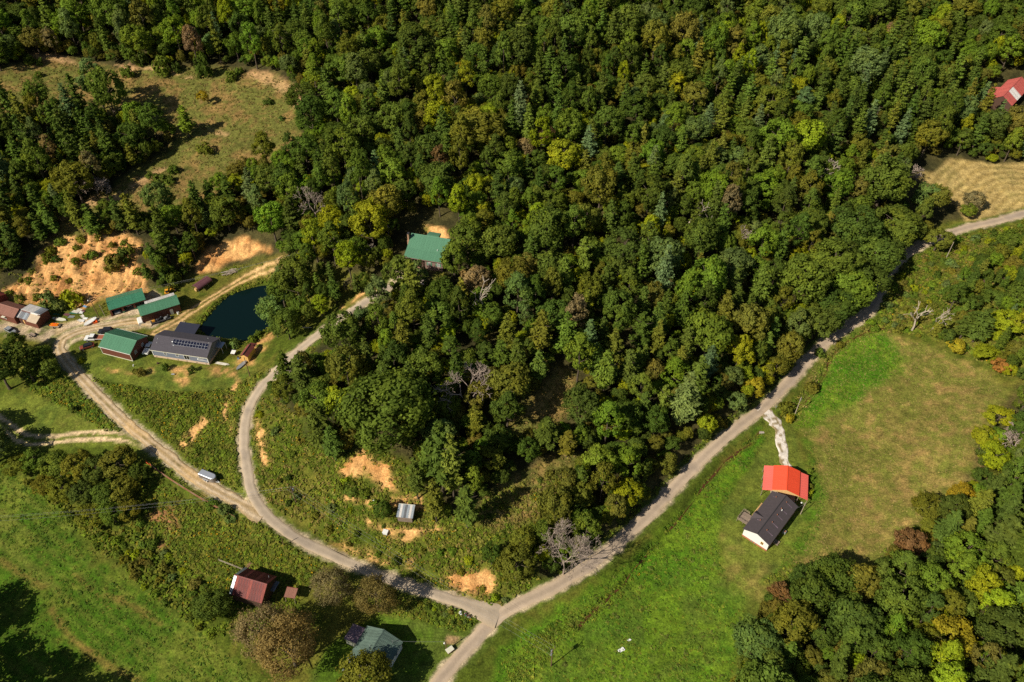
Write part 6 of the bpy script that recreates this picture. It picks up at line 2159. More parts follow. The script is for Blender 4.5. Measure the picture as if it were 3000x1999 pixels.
for k, s in enumerate((-.38, .38)):
    kt = thing("kayak", "orange kayak on the utility trailer, the one %s" % ("towards the lane" if k == 0 else "towards the patched shed"), "kayak", (p[0] - math.sin(ra) * s - .2, p[1] + math.cos(ra) * s, p[2] + .74), ra + .08)
    hull(kt, "hull", MT['kayak'], 3.0, .68, .34, blunt=0)
    MB().loft([[(x, y, .36) for x, y in ((-.5, -.2), (.4, -.2), (.6, 0), (.4, .2), (-.5, .2))], [(x, y, .42) for x, y in ((-.5, -.22), (.4, -.22), (.6, 0), (.4, .22), (-.5, .22))]]).build("cockpit_rim", MT['orange'], kt)
p = gp(*c_left(2085, 835))
t = thing("fishing_boat", "white pointed fishing boat at the edge of the gravel yard", "boat", p, ang(c_left(2200, 740), c_left(1985, 890)))
hull(t, "hull", MT['white'], 4.8, 1.7, .75)
MB().box(-2.0, -1.0, -.6, .6, .72, .8).build("deck", MT['white'], t)
MB().bar((-2.5, 0, .5), (-2.5, 0, 1.3), .14).build("outboard_motor", MT['dark'], t)
p = gp(*c_left(2200, 830))
t = thing("scrap_bin", "rusty orange bin full of scrap beside the white fishing boat", "bin", p, .5)
b = MB().box(-.6, .6, -.5, -.42, 0, .6).box(-.6, .6, .42, .5, 0, .6).box(-.6, -.52, -.42, .42, 0, .6).box(.52, .6, -.42, .42, 0, .6).box(-.52, .52, -.42, .42, 0, .25)
b.build("box", MT['orange'], t)
rj2 = random.Random(9)
SCR = [((1540, 640), 2.2, 1.4, 'plum', 'plum and white sheet of scrap nearest the patched shed'.replace('nearest', 'next to')), ((1640, 700), 2.0, 1.1, 'galv', 'grey scrap frame leaning on the plum sheet'), ((1700, 620), 3.0, .5, 'teal', 'long green strip of scrap across the junk heap'),
       ((1740, 590), 2.4, 1.2, 'junk', 'large cream panel in the middle of the junk heap'), ((1820, 540), 1.8, 1.2, 'junk', 'cream panel at the weedy end of the junk heap'), ((1910, 570), 1.5, .9, 'plum', 'dark plum panel at the end of the junk heap'), ((1960, 470), 1.6, .7, 'tarp', 'pale blue sheet lying on the weeds behind the junk heap'),
       ((1870, 610), 1.3, 1.0, 'white', 'small white panel under the plum panel'), ((1900, 690), 2.0, 1.0, 'junk', 'cream board pointing at the fishing boat'), ((1960, 740), 1.6, .8, 'white', 'white board beside the fishing boat'), ((1840, 790), 1.8, 1.1, 'junk', 'cream tub liner with dark clutter near the gravel'), ((1900, 800), 1.2, 1.0, 'white', 'white appliance lid beside the cream tub liner')]
for k, (q, a, b_, mt, lb) in enumerate(SCR):
    p = gp(*c_left(*q))
    t = thing("scrap_metal", lb, "scrap", (p[0], p[1], p[2] + .15 + .08 * (k % 4)), -.4 + rj2.uniform(-.5, .5), "scrap heap in the yard")
    t.rotation_euler = (rj2.uniform(-.12, .12), rj2.uniform(-.12, .12), t.rotation_euler[2])
    MB().box(-a / 2, a / 2, -b_ / 2, b_ / 2, -.15, -.09).box(-a / 2, a / 2, -b_ / 2, -b_ / 2 + .06, -.09, .0).box(-a / 2, a / 2, b_ / 2 - .06, b_ / 2, -.09, .0).build("sheet", MT[mt], t)
for k, (q, n_) in enumerate((((1300, 640), 'green scrap rods lying beside the patched shed'), ((1860, 770), 'tangle of dark pipes on the junk heap'))):
    p = gp(*c_left(*q))
    t = thing("scrap_pipes", n_, "scrap", p, -.2)
    for j in range(5):
        MB().bar((-1.2, -.3 + .15 * j, .08), (1.2, -.35 + .17 * j + rj2.uniform(-.2, .2), .1 + .03 * j), .05).build("pipe", MT['teal' if k == 0 else 'dark'], t)

# barrel-roofed carport
a0, a1 = (577, 853), (612, 826)
pa, pb = ground(*a0), ground(*a1)
mid = (pa + pb) / 2
t = thing("barrel_carport", "small plum-brown barrel-roofed carport beside the pond track", "carport", (mid[0], mid[1], float(hgt(mid[0], mid[1]))), math.atan2(pb[1] - pa[1], pb[0] - pa[0]))
LB = float(np.linalg.norm(pb - pa)) + .8
prof = [(1.75 * math.cos(a), 1.25 + 1.0 * math.sin(a)) for a in np.linspace(0, math.pi, 13)]
prof2 = [(1.69 * math.cos(a), 1.25 + .94 * math.sin(a)) for a in np.linspace(math.pi, 0, 13)]
rp_ = MB().bar((-LB / 2, 0, 2.27), (LB / 2, 0, 2.27), .04).build("roof", MT['plum'], t)
for i in range(int(LB)):
    MB().prism(prof + prof2, -LB / 2 + i * LB / int(LB) + .01, -LB / 2 + (i + 1) * LB / int(LB) - .01).build("roof_sheet", MT['plum'], rp_)
for x in np.linspace(-LB / 2 + .1, LB / 2 - .1, 4):
    for s in (-1, 1):
        MB().bar((x, s * 1.7, -.4), (x, s * 1.7, 1.3), .05).build("post", MT['galv'], t)
p = thing("hay_bale", "round tan bale inside the mouth of the barrel-roofed carport", "bale", (mid[0] - math.cos(t.rotation_euler[2]) * LB * .42, mid[1] - math.sin(t.rotation_euler[2]) * LB * .42, t.location[2] + .62), t.rotation_euler[2])
MB().bar((-.6, 0, 0), (.6, 0, 0), .62, n=16).build("roll", MT['new_wood'], p)
t = thing("log_pile", "heap of grey weathered logs beside the pond track", "log pile", gp(680, 797), .35)
for k in range(16):
    x = rj2.uniform(-1.6, 1.6)
    a = rj2.uniform(-.5, .5)
    z = .15 + .16 * (k // 5)
    l = rj2.uniform(1.2, 2.6)
    y = rj2.uniform(-.9, .9)
    MB().bar((x - l * math.cos(a), y - l * math.sin(a), z), (x + l * math.cos(a), y + l * math.sin(a), z + rj2.uniform(-.05, .2)), .13, .1).build("log", MT['pale_pole'], t)
t = thing("fallen_log", "long pale fallen log lying beside the hill road", "log", gp(908, 962), ang((890, 966), (935, 955)))
MB().bar((-2.6, 0, .15), (2.4, .2, .25), .2, .14, 8).build("stem", MT['pale_pole'], t)
MB().bar((1.8, .15, .24), (3.0, .9, .6), .08, .04).build("branch", MT['pale_pole'], t)

# tan shed with lean-to
r = R['tan']
L_, W_ = r.L - .3, r.W - .2
t = at_rect(r, "garden_shed", "small tan shed with a maroon gable roof and a lean-to near the pond", "shed")
gable_walls(t, L_, W_, 2.4, 3.2, MT['tan_wall'])
gable_roof(t, L_, W_, 2.4, 3.2, .15, MT['maroon_roof'], cap=MT['black'])
slope_sheets(t, MT['maroon_roof'], (L_ / 2 + 1.9, -W_ / 2, 2.0), (L_ / 2 + 1.9, W_ / 2, 2.0), 1.6, .3, .9)
for s in (-1, 1):
    MB().bar((L_ / 2 + 1.7, s * (W_ / 2 - .15), -.3), (L_ / 2 + 1.7, s * (W_ / 2 - .15), 2.0), .06).build("lean_to_post", MT['dark_wood'], t)
MB().box(-L_ / 2 - .05, -L_ / 2 - .005, -.55, .55, 0, 1.95).build("door", MT['tan_wall'], t)
t = thing("rabbit_hutch", "small hutch on legs with a white sloping top beside the tan shed", "hutch", gp(686, 1040), -.15)
MB().prism([(-.75, 1.15), (.75, 1.35), (.75, 1.42), (-.75, 1.22)], -.7, .7).build("top", MT['white'], t)
MB().box(-.55, .55, -.5, .5, .5, 1.14).build("cage", MT['dark_wood'], t)
for x in (-.5, .5):
    for y in (-.45, .45):
        MB().bar((x, y, -.2), (x, y, .5), .05).build("leg", MT['wood'], t)
t = thing("trash_bin", "small blue and brown bin beside the tan shed", "bin", gp(699, 1052), .2)
MB().loft([[(x * k, y * k, z) for x, y in ((-.3, -.3), (.3, -.3), (.3, .3), (-.3, .3))] for z, k in ((0, .85), (.9, 1.0))]).build("bin_body", MT['tarp'], t)
MB().box(-.33, .33, -.33, .33, .9, .98).build("lid", MT['dark_wood'], t)
t = thing("overturned_canoe", "grey aluminium boat upturned below the tan shed", "boat", gp(709, 1072), ang((700, 1076), (722, 1055)))
o = hull(t, "hull", MT['galv'], 4.4, 1.3, .5)
t = thing("board_stack", "stack of white boards on the lawn below the tan shed", "lumber", gp(650, 1066), ang((638, 1062), (682, 1070)))
for k in range(5):
    MB().box(-2.2 + .4 * (k % 2), 1.6 + .5 * (k % 3), -.5 + k * .2, -.36 + k * .2, .05 + .05 * (k % 2), .13 + .05 * (k % 2)).build("board", MT['junk'], t)
for k, (u, v, lb) in enumerate(((463, 1066, 'dark round stump on the lawn beside the garage'), (508, 1098, 'small dark trough lying on the lawn below the long house'))):
    t = thing("stump" if k == 0 else "trough", lb, "stump" if k == 0 else "trough", gp(u, v))
    if k == 0:
        MB().bar((0, 0, -.1), (0, 0, .45), .38, .33, 10).build("wood_block", MT['dark_wood'], t)
    else:
        MB().bar((-.5, 0, .2), (.5, 0, .25), .25, .22, 10).build("shell", MT['galv'], t)
t = thing("white_urn", "small white plastic drum on the lawn below the garage", "drum", gp(391, 1073))
MB().bar((0, 0, 0), (.15, 0, .7), .2, .16, 10).build("drum_body", MT['white'], t)

# ------------------------------------------------------------------ cabin in the wood
r = R['cabin']
L_, W_ = r.L - .6, r.W
t = at_rect(r, "cabin", "log cabin with a big green metal roof, stone chimney and porch in the woods", "cabin")
f0, f1, f2, f3 = -6.5, -3.0, 2.2, 6.5
z0, z1, z2 = 4.0, 5.1, 7.4
zb = 3.7
MB().prism([(-5.6, -.8), (5.6, -.8), (5.6, zb - .05), (f2, z2 - .25), (f1, z1 - .2), (-5.6, z0 + .12)], -.1, L_ / 2 - .2).build("wall", MT['log'], t)
MB().prism([(-3.4, -.8), (5.6, -.8), (5.6, zb - .05), (f2, z2 - .25), (f1, z1 - .2), (-3.4, z1 - .3)], -L_ / 2 + .3, -.105).build("porch_wall", MT['log'], t)
top = MB().prism([(f2 - .2, z2 - .02), (f2 + .2, z2 - .04), (f2, z2 + .1)], -L_ / 2 - .3, L_ / 2 + .3).build("roof", MT['cabin_green'], t)
slope_sheets(top, MT['cabin_green'], (-L_ / 2 - .3, f0, z0), (L_ / 2 + .3, f0, z0), f1 - f0, z1 - z0, .92)
slope_sheets(top, MT['cabin_green'], (-L_ / 2 - .3, f1 - .06, z1 + .03), (L_ / 2 + .3, f1 - .06, z1 + .03), f2 - f1 + .05, z2 - z1 - .03, .92)
slope_sheets(top, MT['cabin_green'], (L_ / 2 + .3, f3, zb), (-L_ / 2 - .3, f3, zb), f3 - f2, z2 - zb, .92)
MB().prism([(f2 + .6, 6.2), (f3 - 1.2, 6.7), (f3 - 1.2, 6.85), (f2 + .6, 7.5)], -1.6, 2.6).build("rear_dormer", MT['cabin_green'], top)
MB().bar((L_ * .28, -2.4, 5.0), (L_ * .28, -2.4, 5.9), .12).build("vent_pipe", MT['white'], t)
MB().box(-L_ / 2 - .32, L_ / 2 + .32, f0 - .06, f0 - .01, z0 - .22, z0 + .02).build("eave_board", MT['log'], t)
for x in (-L_ / 2 + .3, -L_ / 3.2, -L_ / 7, -.35):
    MB().bar((x, f0 + .45, -.6), (x, f0 + .45, z0 + .08), .11).build("porch_post", MT['dark_wood'], t)
MB().box(-L_ / 2 + .2, -.11, f0 + .3, -3.405, .35, .5).build("porch_floor", MT['dark_wood'], t)
for z in (.95, 1.35):
    MB().box(-L_ / 2 + .3, -.35, f0 + .42, f0 + .48, z, z + .07).build("porch_rail", MT['wood'], t)
MB().box(-L_ / 2 + .1, L_ / 2 - .1, f0 + .3, f0 + .5, -.6, .3).build("stone_footing", MT['stone'], t)
for x in (1.7, L_ / 2 - 1.7):
    window_part(t, x, 1.4, .95, 1.25, -5.6, 'y', -1, (2, 3), shutters=MT['cabin_green'])
ch = MB().box(-L_ / 2 - 1.0, -L_ / 2 - .32, -.5, 1.0, -.6, 6.2).box(-L_ / 2 - .9, -L_ / 2 - .4, -.25, .75, 6.2, 8.6).build("chimney", MT['stone'], t)
MB().box(-L_ / 2 - .98, -L_ / 2 - .32, -.33, .83, 8.6, 8.75).build("chimney_cap", MT['dark'], ch)
rngs = random.Random(4)
for k in range(26):
    z = -.4 + k * .33
    w__ = .75 if z < 6 else .5
    MB().box(-L_ / 2 - 1.06 if z < 6 else -L_ / 2 - .95, -L_ / 2 - (1.0 if z < 6 else .9), .25 - w__ + rngs.uniform(0, .3), .25 + w__ * rngs.uniform(-.3, .2), z, z + .26).build("stone", MT['stone'], ch)
    MB().box(-L_ / 2 - 1.06 if z < 6 else -L_ / 2 - .95, -L_ / 2 - (1.0 if z < 6 else .9), .25 + w__ * rngs.uniform(.25, .35), .25 + w__, z, z + .24).build("stone", MT['stone'], ch)
p = ground(1195, 800)
q = np.array([ground(u, v) for u, v in ((1165, 792), (1210, 782), (1250, 800), (1245, 835), (1185, 830))])
me = MB().poly([(x, y, z + .09) for x, y, z in q])
structure(me.build("concrete_pad", MT['concrete']), "pale concrete parking pad below the cabin porch")

# ------------------------------------------------------------------ rusty red barn and pole shelter
r = R['redbarn']
L_, W_ = r.L - .4, r.W - .5
t = at_rect(r, "tin_barn", "old barn with a rusty red tin gable roof and pale tin end strips", "barn")
he, hr = 3.5, 6.1
gable_walls(t, L_, W_, he, hr, MT['dark_wood'])
sl = (hr - he) / (W_ / 2)
run = W_ / 2 + .3
ze = he - sl * .3 + .06
zr = ze + sl * run
top = MB().prism([(-.2, zr - sl * .2 + .05), (.2, zr - sl * .2 + .05), (0, zr + .07)], -L_ / 2 - .3, L_ / 2 + .3).build("roof", MT['rust_roof2'], t)
n_ = int(round((L_ + .6) / .75))
slope_sheets(top, MT['rust_roof'], (-L_ / 2 - .3, -run, ze), (L_ / 2 + .3, -run, ze), run, sl * run, .75, 4, mats=[MT['old_tin']] + [MT['rust_roof2'] if i % 5 else MT['red_roof_dark'] for i in range(n_)])
slope_sheets(top, MT['rust_roof'], (L_ / 2 + .3, run, ze), (-L_ / 2 - .3, run, ze), run, sl * run, .75, 4, mats=[MT['rust_roof'] if i % 4 else MT['rust_roof2'] for i in range(n_ - 1)] + [MT['old_tin']])
MB().bar((L_ * .38, W_ / 2 - 1.0, ze + sl * 1.2), (L_ * .38, W_ / 2 - 1.0, ze + sl * 1.2 + .9), .08).build("flue", MT['alu'], t)
MB().prism([(W_ * .05, 2.1), (W_ / 2 - .4, 2.1), (W_ / 2 - .4, 2.2), (W_ * .05, 2.2)], L_ / 2, L_ / 2 + 1.1).build("side_hood", MT['dark_tin'], t)
p = gp(858, 1752)
t = thing("pole_shelter", "little maroon-roofed open shelter on slanting posts beside the rusty barn", "shelter", p, -.16)
top = MB().box(-1.45, 1.45, 1.2, 1.3, 2.93, 3.0).build("roof", MT['maroon_roof'], t)
slope_sheets(top, MT['brown_roof'], (-1.45, -1.3, 2.4), (1.45, -1.3, 2.4), 2.6, .55, .95)
for x in (-1.2, 1.2):
    MB().bar((x * 1.05, -1.5, -.3), (x, -1.0, 2.4), .07).build("post", MT['wood'], t)
    MB().bar((x, 1.1, -.3), (x, 1.1, 2.85), .07).build("post", MT['wood'], t)
t = thing("rail_fence", "short grey pole fence running up to the rusty barn", "fence", gp(672, 1663))
q0, q1, q2 = ground(643, 1645), ground(686, 1662), ground(712, 1672)
o0 = np.array(t.location)
for z in (.55, 1.0):
    MB().bar(q0 + [0, 0, z] - o0, q1 + [0, 0, z + .05] - o0, .06).build("rail", MT['pale_pole'], t)
    MB().bar(q1 + [0, 0, z] - o0, q2 + [0, 0, z] - o0, .05).build("rail", MT['pale_pole'], t)
for q in (q0, q1, q2):
    MB().bar(q - [0, 0, .3] - o0, q + [0, 0, 1.2] - o0, .08).build("post", MT['pale_pole'], t)
t = thing("brush_pile", "heap of dry brown brush in the weeds behind the rusty barn", "brush pile", gp(730, 1656))
for k in range(26):
    a = rj2.uniform(0, 3.14)
    l = rj2.uniform(.5, 1.2)
    MB().bar((-l * math.cos(a), -l * math.sin(a), .1 + rj2.uniform(0, .3)), (l * math.cos(a), l * math.sin(a), .2 + rj2.uniform(0, .5)), .04).build("stick", MT['brush'], t)

# ------------------------------------------------------------------ house by the lower road
r = R['low']
L_, W_ = r.L - .4, r.W - .6
t = at_rect(r, "farmhouse", "old farmhouse with a grey-green tin gable roof below the road junction", "house")
he, hr = 3.2, 5.3
gable_walls(t, L_, W_, he, hr, MT['white'])
gable_roof(t, L_, W_, he, hr, .35, MT['slate_green'], cap=MT['slate_green'], sheetw=.8)
for x in (-1.8, 1.6):
    window_part(t, x, 1.1, .9, 1.3, -W_ / 2, 'y', -1, (1, 2))
ax0, ax1 = L_ / 2 - 4.6, L_ / 2 - .6
an = MB().box(ax0, ax1, W_ / 2 + .01, W_ / 2 + 3.6, -.4, 2.5).build("annex_wall", MT['cream'], t)
slope_sheets(an, MT['patch_tin'], (ax1 + .2, W_ / 2 + 4.0, 2.55), (ax0 - .2, W_ / 2 + 4.0, 2.55), 4.0, .55, .85)
po = MB().box(-L_ / 2 - 3.1, -L_ / 2 - .35, .9, W_ / 2 - .1, .1, .25).build("porch_floor", MT['wood'], t)
slope_sheets(po, MT['blue_tin'], (-L_ / 2 - 3.3, W_ / 2, 2.5), (-L_ / 2 - 3.3, .7, 2.5), 3.0, .5, .85)
MB().box(-L_ / 2 - .36, -L_ / 2 - .31, .6, W_ / 2 - .1, 2.85, 3.12).build("red_flashing", MT['orange'], t)
for y in (1.0, W_ / 2 - .3):
    MB().bar((-L_ / 2 - 3.0, y, -.3), (-L_ / 2 - 3.0, y, 2.5), .07).build("porch_post", MT['white'], t)
MB().bar((-.4, 1.0, 4.9), (-.4, 1.0, 5.5), .08).build("vent_pipe", MT['alu'], t)
mst = MB().bar((L_ / 2 - 1.3, -3.2, 3.4), (L_ / 2 - 1.3, -3.2, 5.2), .06).build("service_mast", MT['galv'], t)
HOUSE_MAST = np.array(rect_pt(r, L_ / 2 - 1.3, -3.2, 5.1))
t = thing("well_cover", "cream slab-topped well box beside the short brown meter pole", "well box", gp(1318, 1908), .7)
MB().box(-.75, .75, -.5, .5, -.1, .8).build("box", MT['rusty'], t)
MB().prism([(-.65, .8), (.65, .95), (.65, 1.03), (-.65, .88)], -.95, .95).build("lid", MT['cream'], t)
for k, (u, v, mt, lb) in enumerate(((1350, 1798, 'white', 'small white flower clump at the roadside corner'), (1365, 1803, 'plum', 'mauve flower clump beside the white one at the corner'), (1376, 1808, 'plum', 'mauve flower clump at the tip of the roadside corner'))):
    t = thing("flower_clump", lb, "flowers", gp(u, v))
    for j in range(14):
        d = sph(1, RNG)[0] * .42
        MB().loft([[(d[0] + .13 * math.cos(b), d[1] + .13 * math.sin(b), .25 + abs(d[2]) + z) for b in np.arange(6) * 1.047] for z in (0, .06)]).build("blossom", MT['white' if (mt == 'white' or j > 11) else 'plum'], t)
    MB().bar((0, 0, -.1), (0, 0, .4), .3, .1).build("leaf_base", MT['teal'], t)

# ------------------------------------------------------------------ silver-roofed shed on the spur
r = R['shed']
L_, W_ = r.L, r.W
t = at_rect(r, "tin_shed", "small shed with a sloping silver tin roof on the weedy spur", "shed")
MB().prism([(-W_ / 2 + .25, -.5), (W_ / 2 - .25, -.5), (W_ / 2 - .25, 2.85), (-W_ / 2 + .25, 2.2)], -L_ / 2 + .25, L_ / 2 - .3).build("wall", MT['wood'], t)
tp = MB().box(-L_ / 2, L_ / 2, W_ / 2 - .05, W_ / 2 + .1, 2.94, 3.02).build("roof", MT['cream'], t)
slope_sheets(tp, MT['old_tin'], (-L_ / 2, -W_ / 2, 2.28), (L_ / 2, -W_ / 2, 2.28), W_, .72, .6, 2, mats=[MT['old_tin'], MT['white_metal'], MT['old_tin'], MT['dark_tin']])
t = thing("beehive_box", "white box on a stand in the weeds below the silver-roofed shed", "box", gp(1130, 1564), -.25)
MB().box(-.6, .6, -.5, .5, .25, 1.0).build("box_body", MT['white'], t)
MB().prism([(-.6, 1.0), (.6, 1.08), (.6, 1.15), (-.6, 1.07)], -.7, .7).build("lid", MT['white'], t)
for x in (-.45, .45):
    MB().box(x - .07, x + .07, -.45, .45, -.2, .25).build("stand", MT['wood'], t)
t = thing("propane_tank", "small white upright tank in the weeds uphill of the silver-roofed shed", "tank", gp(1096, 1472))
MB().loft([[(r_ * math.cos(a), r_ * math.sin(a), z) for a in np.arange(10) * .628] for r_, z in ((.2, 0), (.32, .12), (.32, .85), (.2, 1.0))]).build("tank_shell", MT['white'], t)
MB().bar((0, 0, 1.0), (0, 0, 1.15), .1).build("valve", MT['galv'], t)

# ------------------------------------------------------------------ far barn and two sunken roofs up the valley
r = R['farbarn']
L_, W_ = r.L, r.W
t = at_rect(r, "hay_barn", "large faded red barn with one white roof panel half hidden by trees", "barn")
he, hr = 4.2, 7.0
MB().prism([(-W_ / 2, -.5), (W_ / 2, -.5), (W_ / 2, he), (0, hr), (-W_ / 2, he)], -L_ / 2, L_ / 2 + 8).build("wall", MT['dark_wood'], t)
sl = (hr - he) / (W_ / 2)
run = W_ / 2 + .4
ze = he - sl * .4 + .06
top = MB().prism([(-.2, ze + sl * run), (.2, ze + sl * run), (0, ze + sl * run + .1)], -L_ / 2 - .3, L_ / 2 + 8.3).build("roof", MT['barn_red'], t)
N8 = int(round((L_ + 8.6) / 1.0))
slope_sheets(top, MT['barn_red'], (-L_ / 2 - .3, -run, ze), (L_ / 2 + 8.3, -run, ze), run, sl * run, 1.0, 3, mats=[MT['barn_red']] * 7 + [MT['white_metal']] * 6 + [MT['barn_red']] * 40)
slope_sheets(top, MT['barn_red'], (L_ / 2 + 8.3, run, ze), (-L_ / 2 - .3, run, ze), run, sl * run, 1.0, 3)
slope_sheets(top, MT['barn_red'], (L_ / 2 - 1, run + 3.6, 2.7), (-L_ / 2 - .3, run + 3.6, 2.7), 3.6, 1.1, 1.0, 3)
MB().box(-L_ / 2, L_ / 2 - 1.2, W_ / 2 + .02, W_ / 2 + 3.4, -.5, 2.6).build("side_wall", MT['dark_wood'], t)
for k, (u, v, lb, rot) in enumerate(((2868, 840, 'sunken plum-brown shed roof in the scrub with a white patch at its corner', .3), (2945, 822, 'weathered purplish shed roof in the scrub below a brown bush', .9))):
    t = thing("ruined_shed", lb, "shed", gp(u, v), rot)
    MB().prism([(-1.9, -.4), (1.9, -.4), (1.9, 1.5), (0, 2.4), (-1.9, 1.5)], -2.2, 2.2).build("wall", MT['dark_wood'], t)
    tp = MB().box(-2.4, 2.4, -.1, .1, 2.45, 2.55).build("roof", MT['plum'], t)
    slope_sheets(tp, MT['plum'], (-2.4, -2.2, 1.4), (2.4, -2.2, 1.4), 2.2, 1.08, .8)
    slope_sheets(tp, MT['plum'], (2.4, 2.2, 1.4), (-2.4, 2.2, 1.4), 2.2, 1.08, .8)
    if k == 0:
        MB().box(-2.5, -1.6, -2.6, -1.9, .2, 1.2).build("white_patch", MT['white'], t)

# ------------------------------------------------------------------ white house with deck
r = R['white']
L_, W_ = r.L - .5, r.W - .5
t = at_rect(r, "ranch_house", "white house with a dark shingle gable roof and a grey deck in the valley", "house")
he, hr = 3.3, 4.75
gable_walls(t, L_, W_, he, hr, MT['white'])
MB().box(-L_ / 2 - .05, L_ / 2 + .05, -W_ / 2 - .05, W_ / 2 + .05, -.5, .6).build("brick_skirt", MT['brick'], t)
gable_roof(t, L_, W_, he, hr, .3, MT['shingle2'], metal=False, cap=MT['dark'])
sl = (hr - he) / (W_ / 2)
ze = he - sl * .3 + .06
zr = ze + sl * (W_ / 2 + .3) + .14
xg = -L_ / 2 + .36 * L_
hw = 1.75
b = MB()
yb = W_ / 2 - 2.6
b.v += [(xg - hw, W_ / 2 + .45, zr - sl * (W_ / 2 + .3) + .0), (xg + hw, W_ / 2 + .45, zr - sl * (W_ / 2 + .3) + .0), (xg, W_ / 2 + .45, zr - sl * (W_ / 2 + .3) + 1.05), (xg, yb, zr - sl * yb + .06),
        (xg - hw, W_ / 2 + .45, zr - sl * (W_ / 2 + .3) - .12), (xg + hw, W_ / 2 + .45, zr - sl * (W_ / 2 + .3) - .12)]
b.f += [(0, 2, 3), (2, 1, 3), (0, 4, 5, 1, 2), (4, 0, 3), (1, 5, 3)]
b.build("porch_gable", MT['shingle2'], t)
for x, y in ((L_ * .40, -1.1), (L_ * .22, -1.0), (L_ * .06, -1.1), (-L_ * .13, -1.2), (-L_ * .33, -1.3), (-L_ * .22, 1.6), (L_ * .40, 2.0)):
    v_ = MB().bar((x, y, zr - sl * abs(y) - .1), (x, y, zr - sl * abs(y) + .38), .1, n=8).build("vent_pipe", MT['rusty'], t)
    MB().bar((x, y, zr - sl * abs(y) + .38), (x, y, zr - sl * abs(y) + .46), .15, .08, 8).build("vent_cap", MT['rusty'], v_)
    s = -1 if y < 0 else 1
    b = MB()
    y1_ = y + s * (1.9 if y < 0 else .8)
    for ya, yb_ in ((y + s * .15, y1_),):
        zA, zB = zr - sl * abs(ya) + .006, zr - sl * abs(yb_) + .006
        b.poly([(x - .05, ya, zA), (x + .06, ya, zA), (x + .13, yb_, zB), (x - .12, yb_, zB)])
    b.build("runoff_streak", MT['patch_tin'], t)
MB().bar((L_ * .20, -1.35, zr - sl * 1.35 - .1), (L_ * .20, -1.35, zr - sl * 1.35 + .5), .14).build("white_vent", MT['white'], t)
window_part(t, -1.9, 1.5, .8, 1.1, -L_ / 2, 'x', -1, (2, 2), frame_mat=MT['tan_wall'])
for x in (-L_ * .3, L_ * .1, L_ * .35):
    window_part(t, x, 1.4, .9, 1.2, -W_ / 2, 'y', -1, (1, 2))
    window_part(t, x, 1.4, .9, 1.2, W_ / 2, 'y', 1, (1, 2))
MB().box(xg - .5, xg + .5, W_ / 2 + .005, W_ / 2 + .06, .7, 2.75).build("door", MT['cream'], t)
for k, y in enumerate((-.3, .5, 1.1)):
    MB().box(-L_ / 2 - .22, -L_ / 2 - .06, y - .1, y + .1, .2, .55 + .2 * (k % 2)).build("meter_box", MT['galv'], t)
WR, WL_, WW_ = r, L_, W_
q = rect_pt(r, xg - .5, W_ / 2 + 1.95)
t = thing("deck", "grey wooden deck with railings at the white house door", "deck", q, r.rot)
for i in range(14):
    x = -1.75 + i * .25
    MB().box(x, x + .235, -1.75, 1.6, .62, .68).build("plank", MT['wood'], t)
for x in (-1.75, -.6, .6, 1.75):
    MB().box(x - .06, x + .06, 1.55, 1.67, -.4, 1.65).build("post", MT['wood'], t)
for y in (-.1, -1.7):
    for x in (-1.75, 1.75):
        MB().box(x - .06, x + .06, y - .06, y + .06, -.4, 1.65).build("post", MT['wood'], t)
for z in (1.0, 1.3, 1.6):
    MB().box(-1.75, 1.75, 1.68, 1.73, z, z + .09).build("rail", MT['wood'], t)
    MB().box(-1.86, -1.815, -1.7, 1.6, z, z + .09).build("rail", MT['wood'], t)
    MB().box(1.815, 1.86, -.1, 1.6, z, z + .09).build("rail", MT['wood'], t)
q = rect_pt(r, xg + 4.4, W_ / 2 + .75)
t = thing("boardwalk", "narrow boardwalk of spaced yellow planks along the white house wall", "boardwalk", q, r.rot)
for i in range(13):
    MB().box(-3.0 + i * .48, -2.76 + i * .48, -.5, .5, .12, .18).build("plank", MT['new_wood'], t)
for s in (-1, 1):
    MB().box(-3.05, 3.05, s * .38 - .04, s * .38 + .04, -.1, .118).build("bearer", MT['wood'], t)
q = rect_pt(r, L_ * .03, -W_ / 2 - .95)
t = thing("heat_pump", "square white heat pump unit beside the white house wall", "heat pump", q, r.rot)
MB().box(-.45, .45, -.45, .45, 0, .85).build("case", MT['cargrey'], t, bevel=.04)
MB().bar((0, 0, .85), (0, 0, .9), .36, n=16).build("fan_grille", MT['rusty'], t)
q = rect_pt(r, -L_ * .24, -W_ / 2 - .8)
t = thing("wooden_steps", "small grey wooden steps at the back wall of the white house", "steps", q, r.rot)
for i in range(4):
    MB().box(-.6, .6, -.7 + i * .33, -.4 + i * .33, .12 + i * .12, .18 + i * .12).build("tread", MT['wood'], t)
for s in (-1, 1):
    MB().box(s * .62 - .03, s * .62 + .03, -.7, .65, 0, .5).build("stringer", MT['wood'], t)

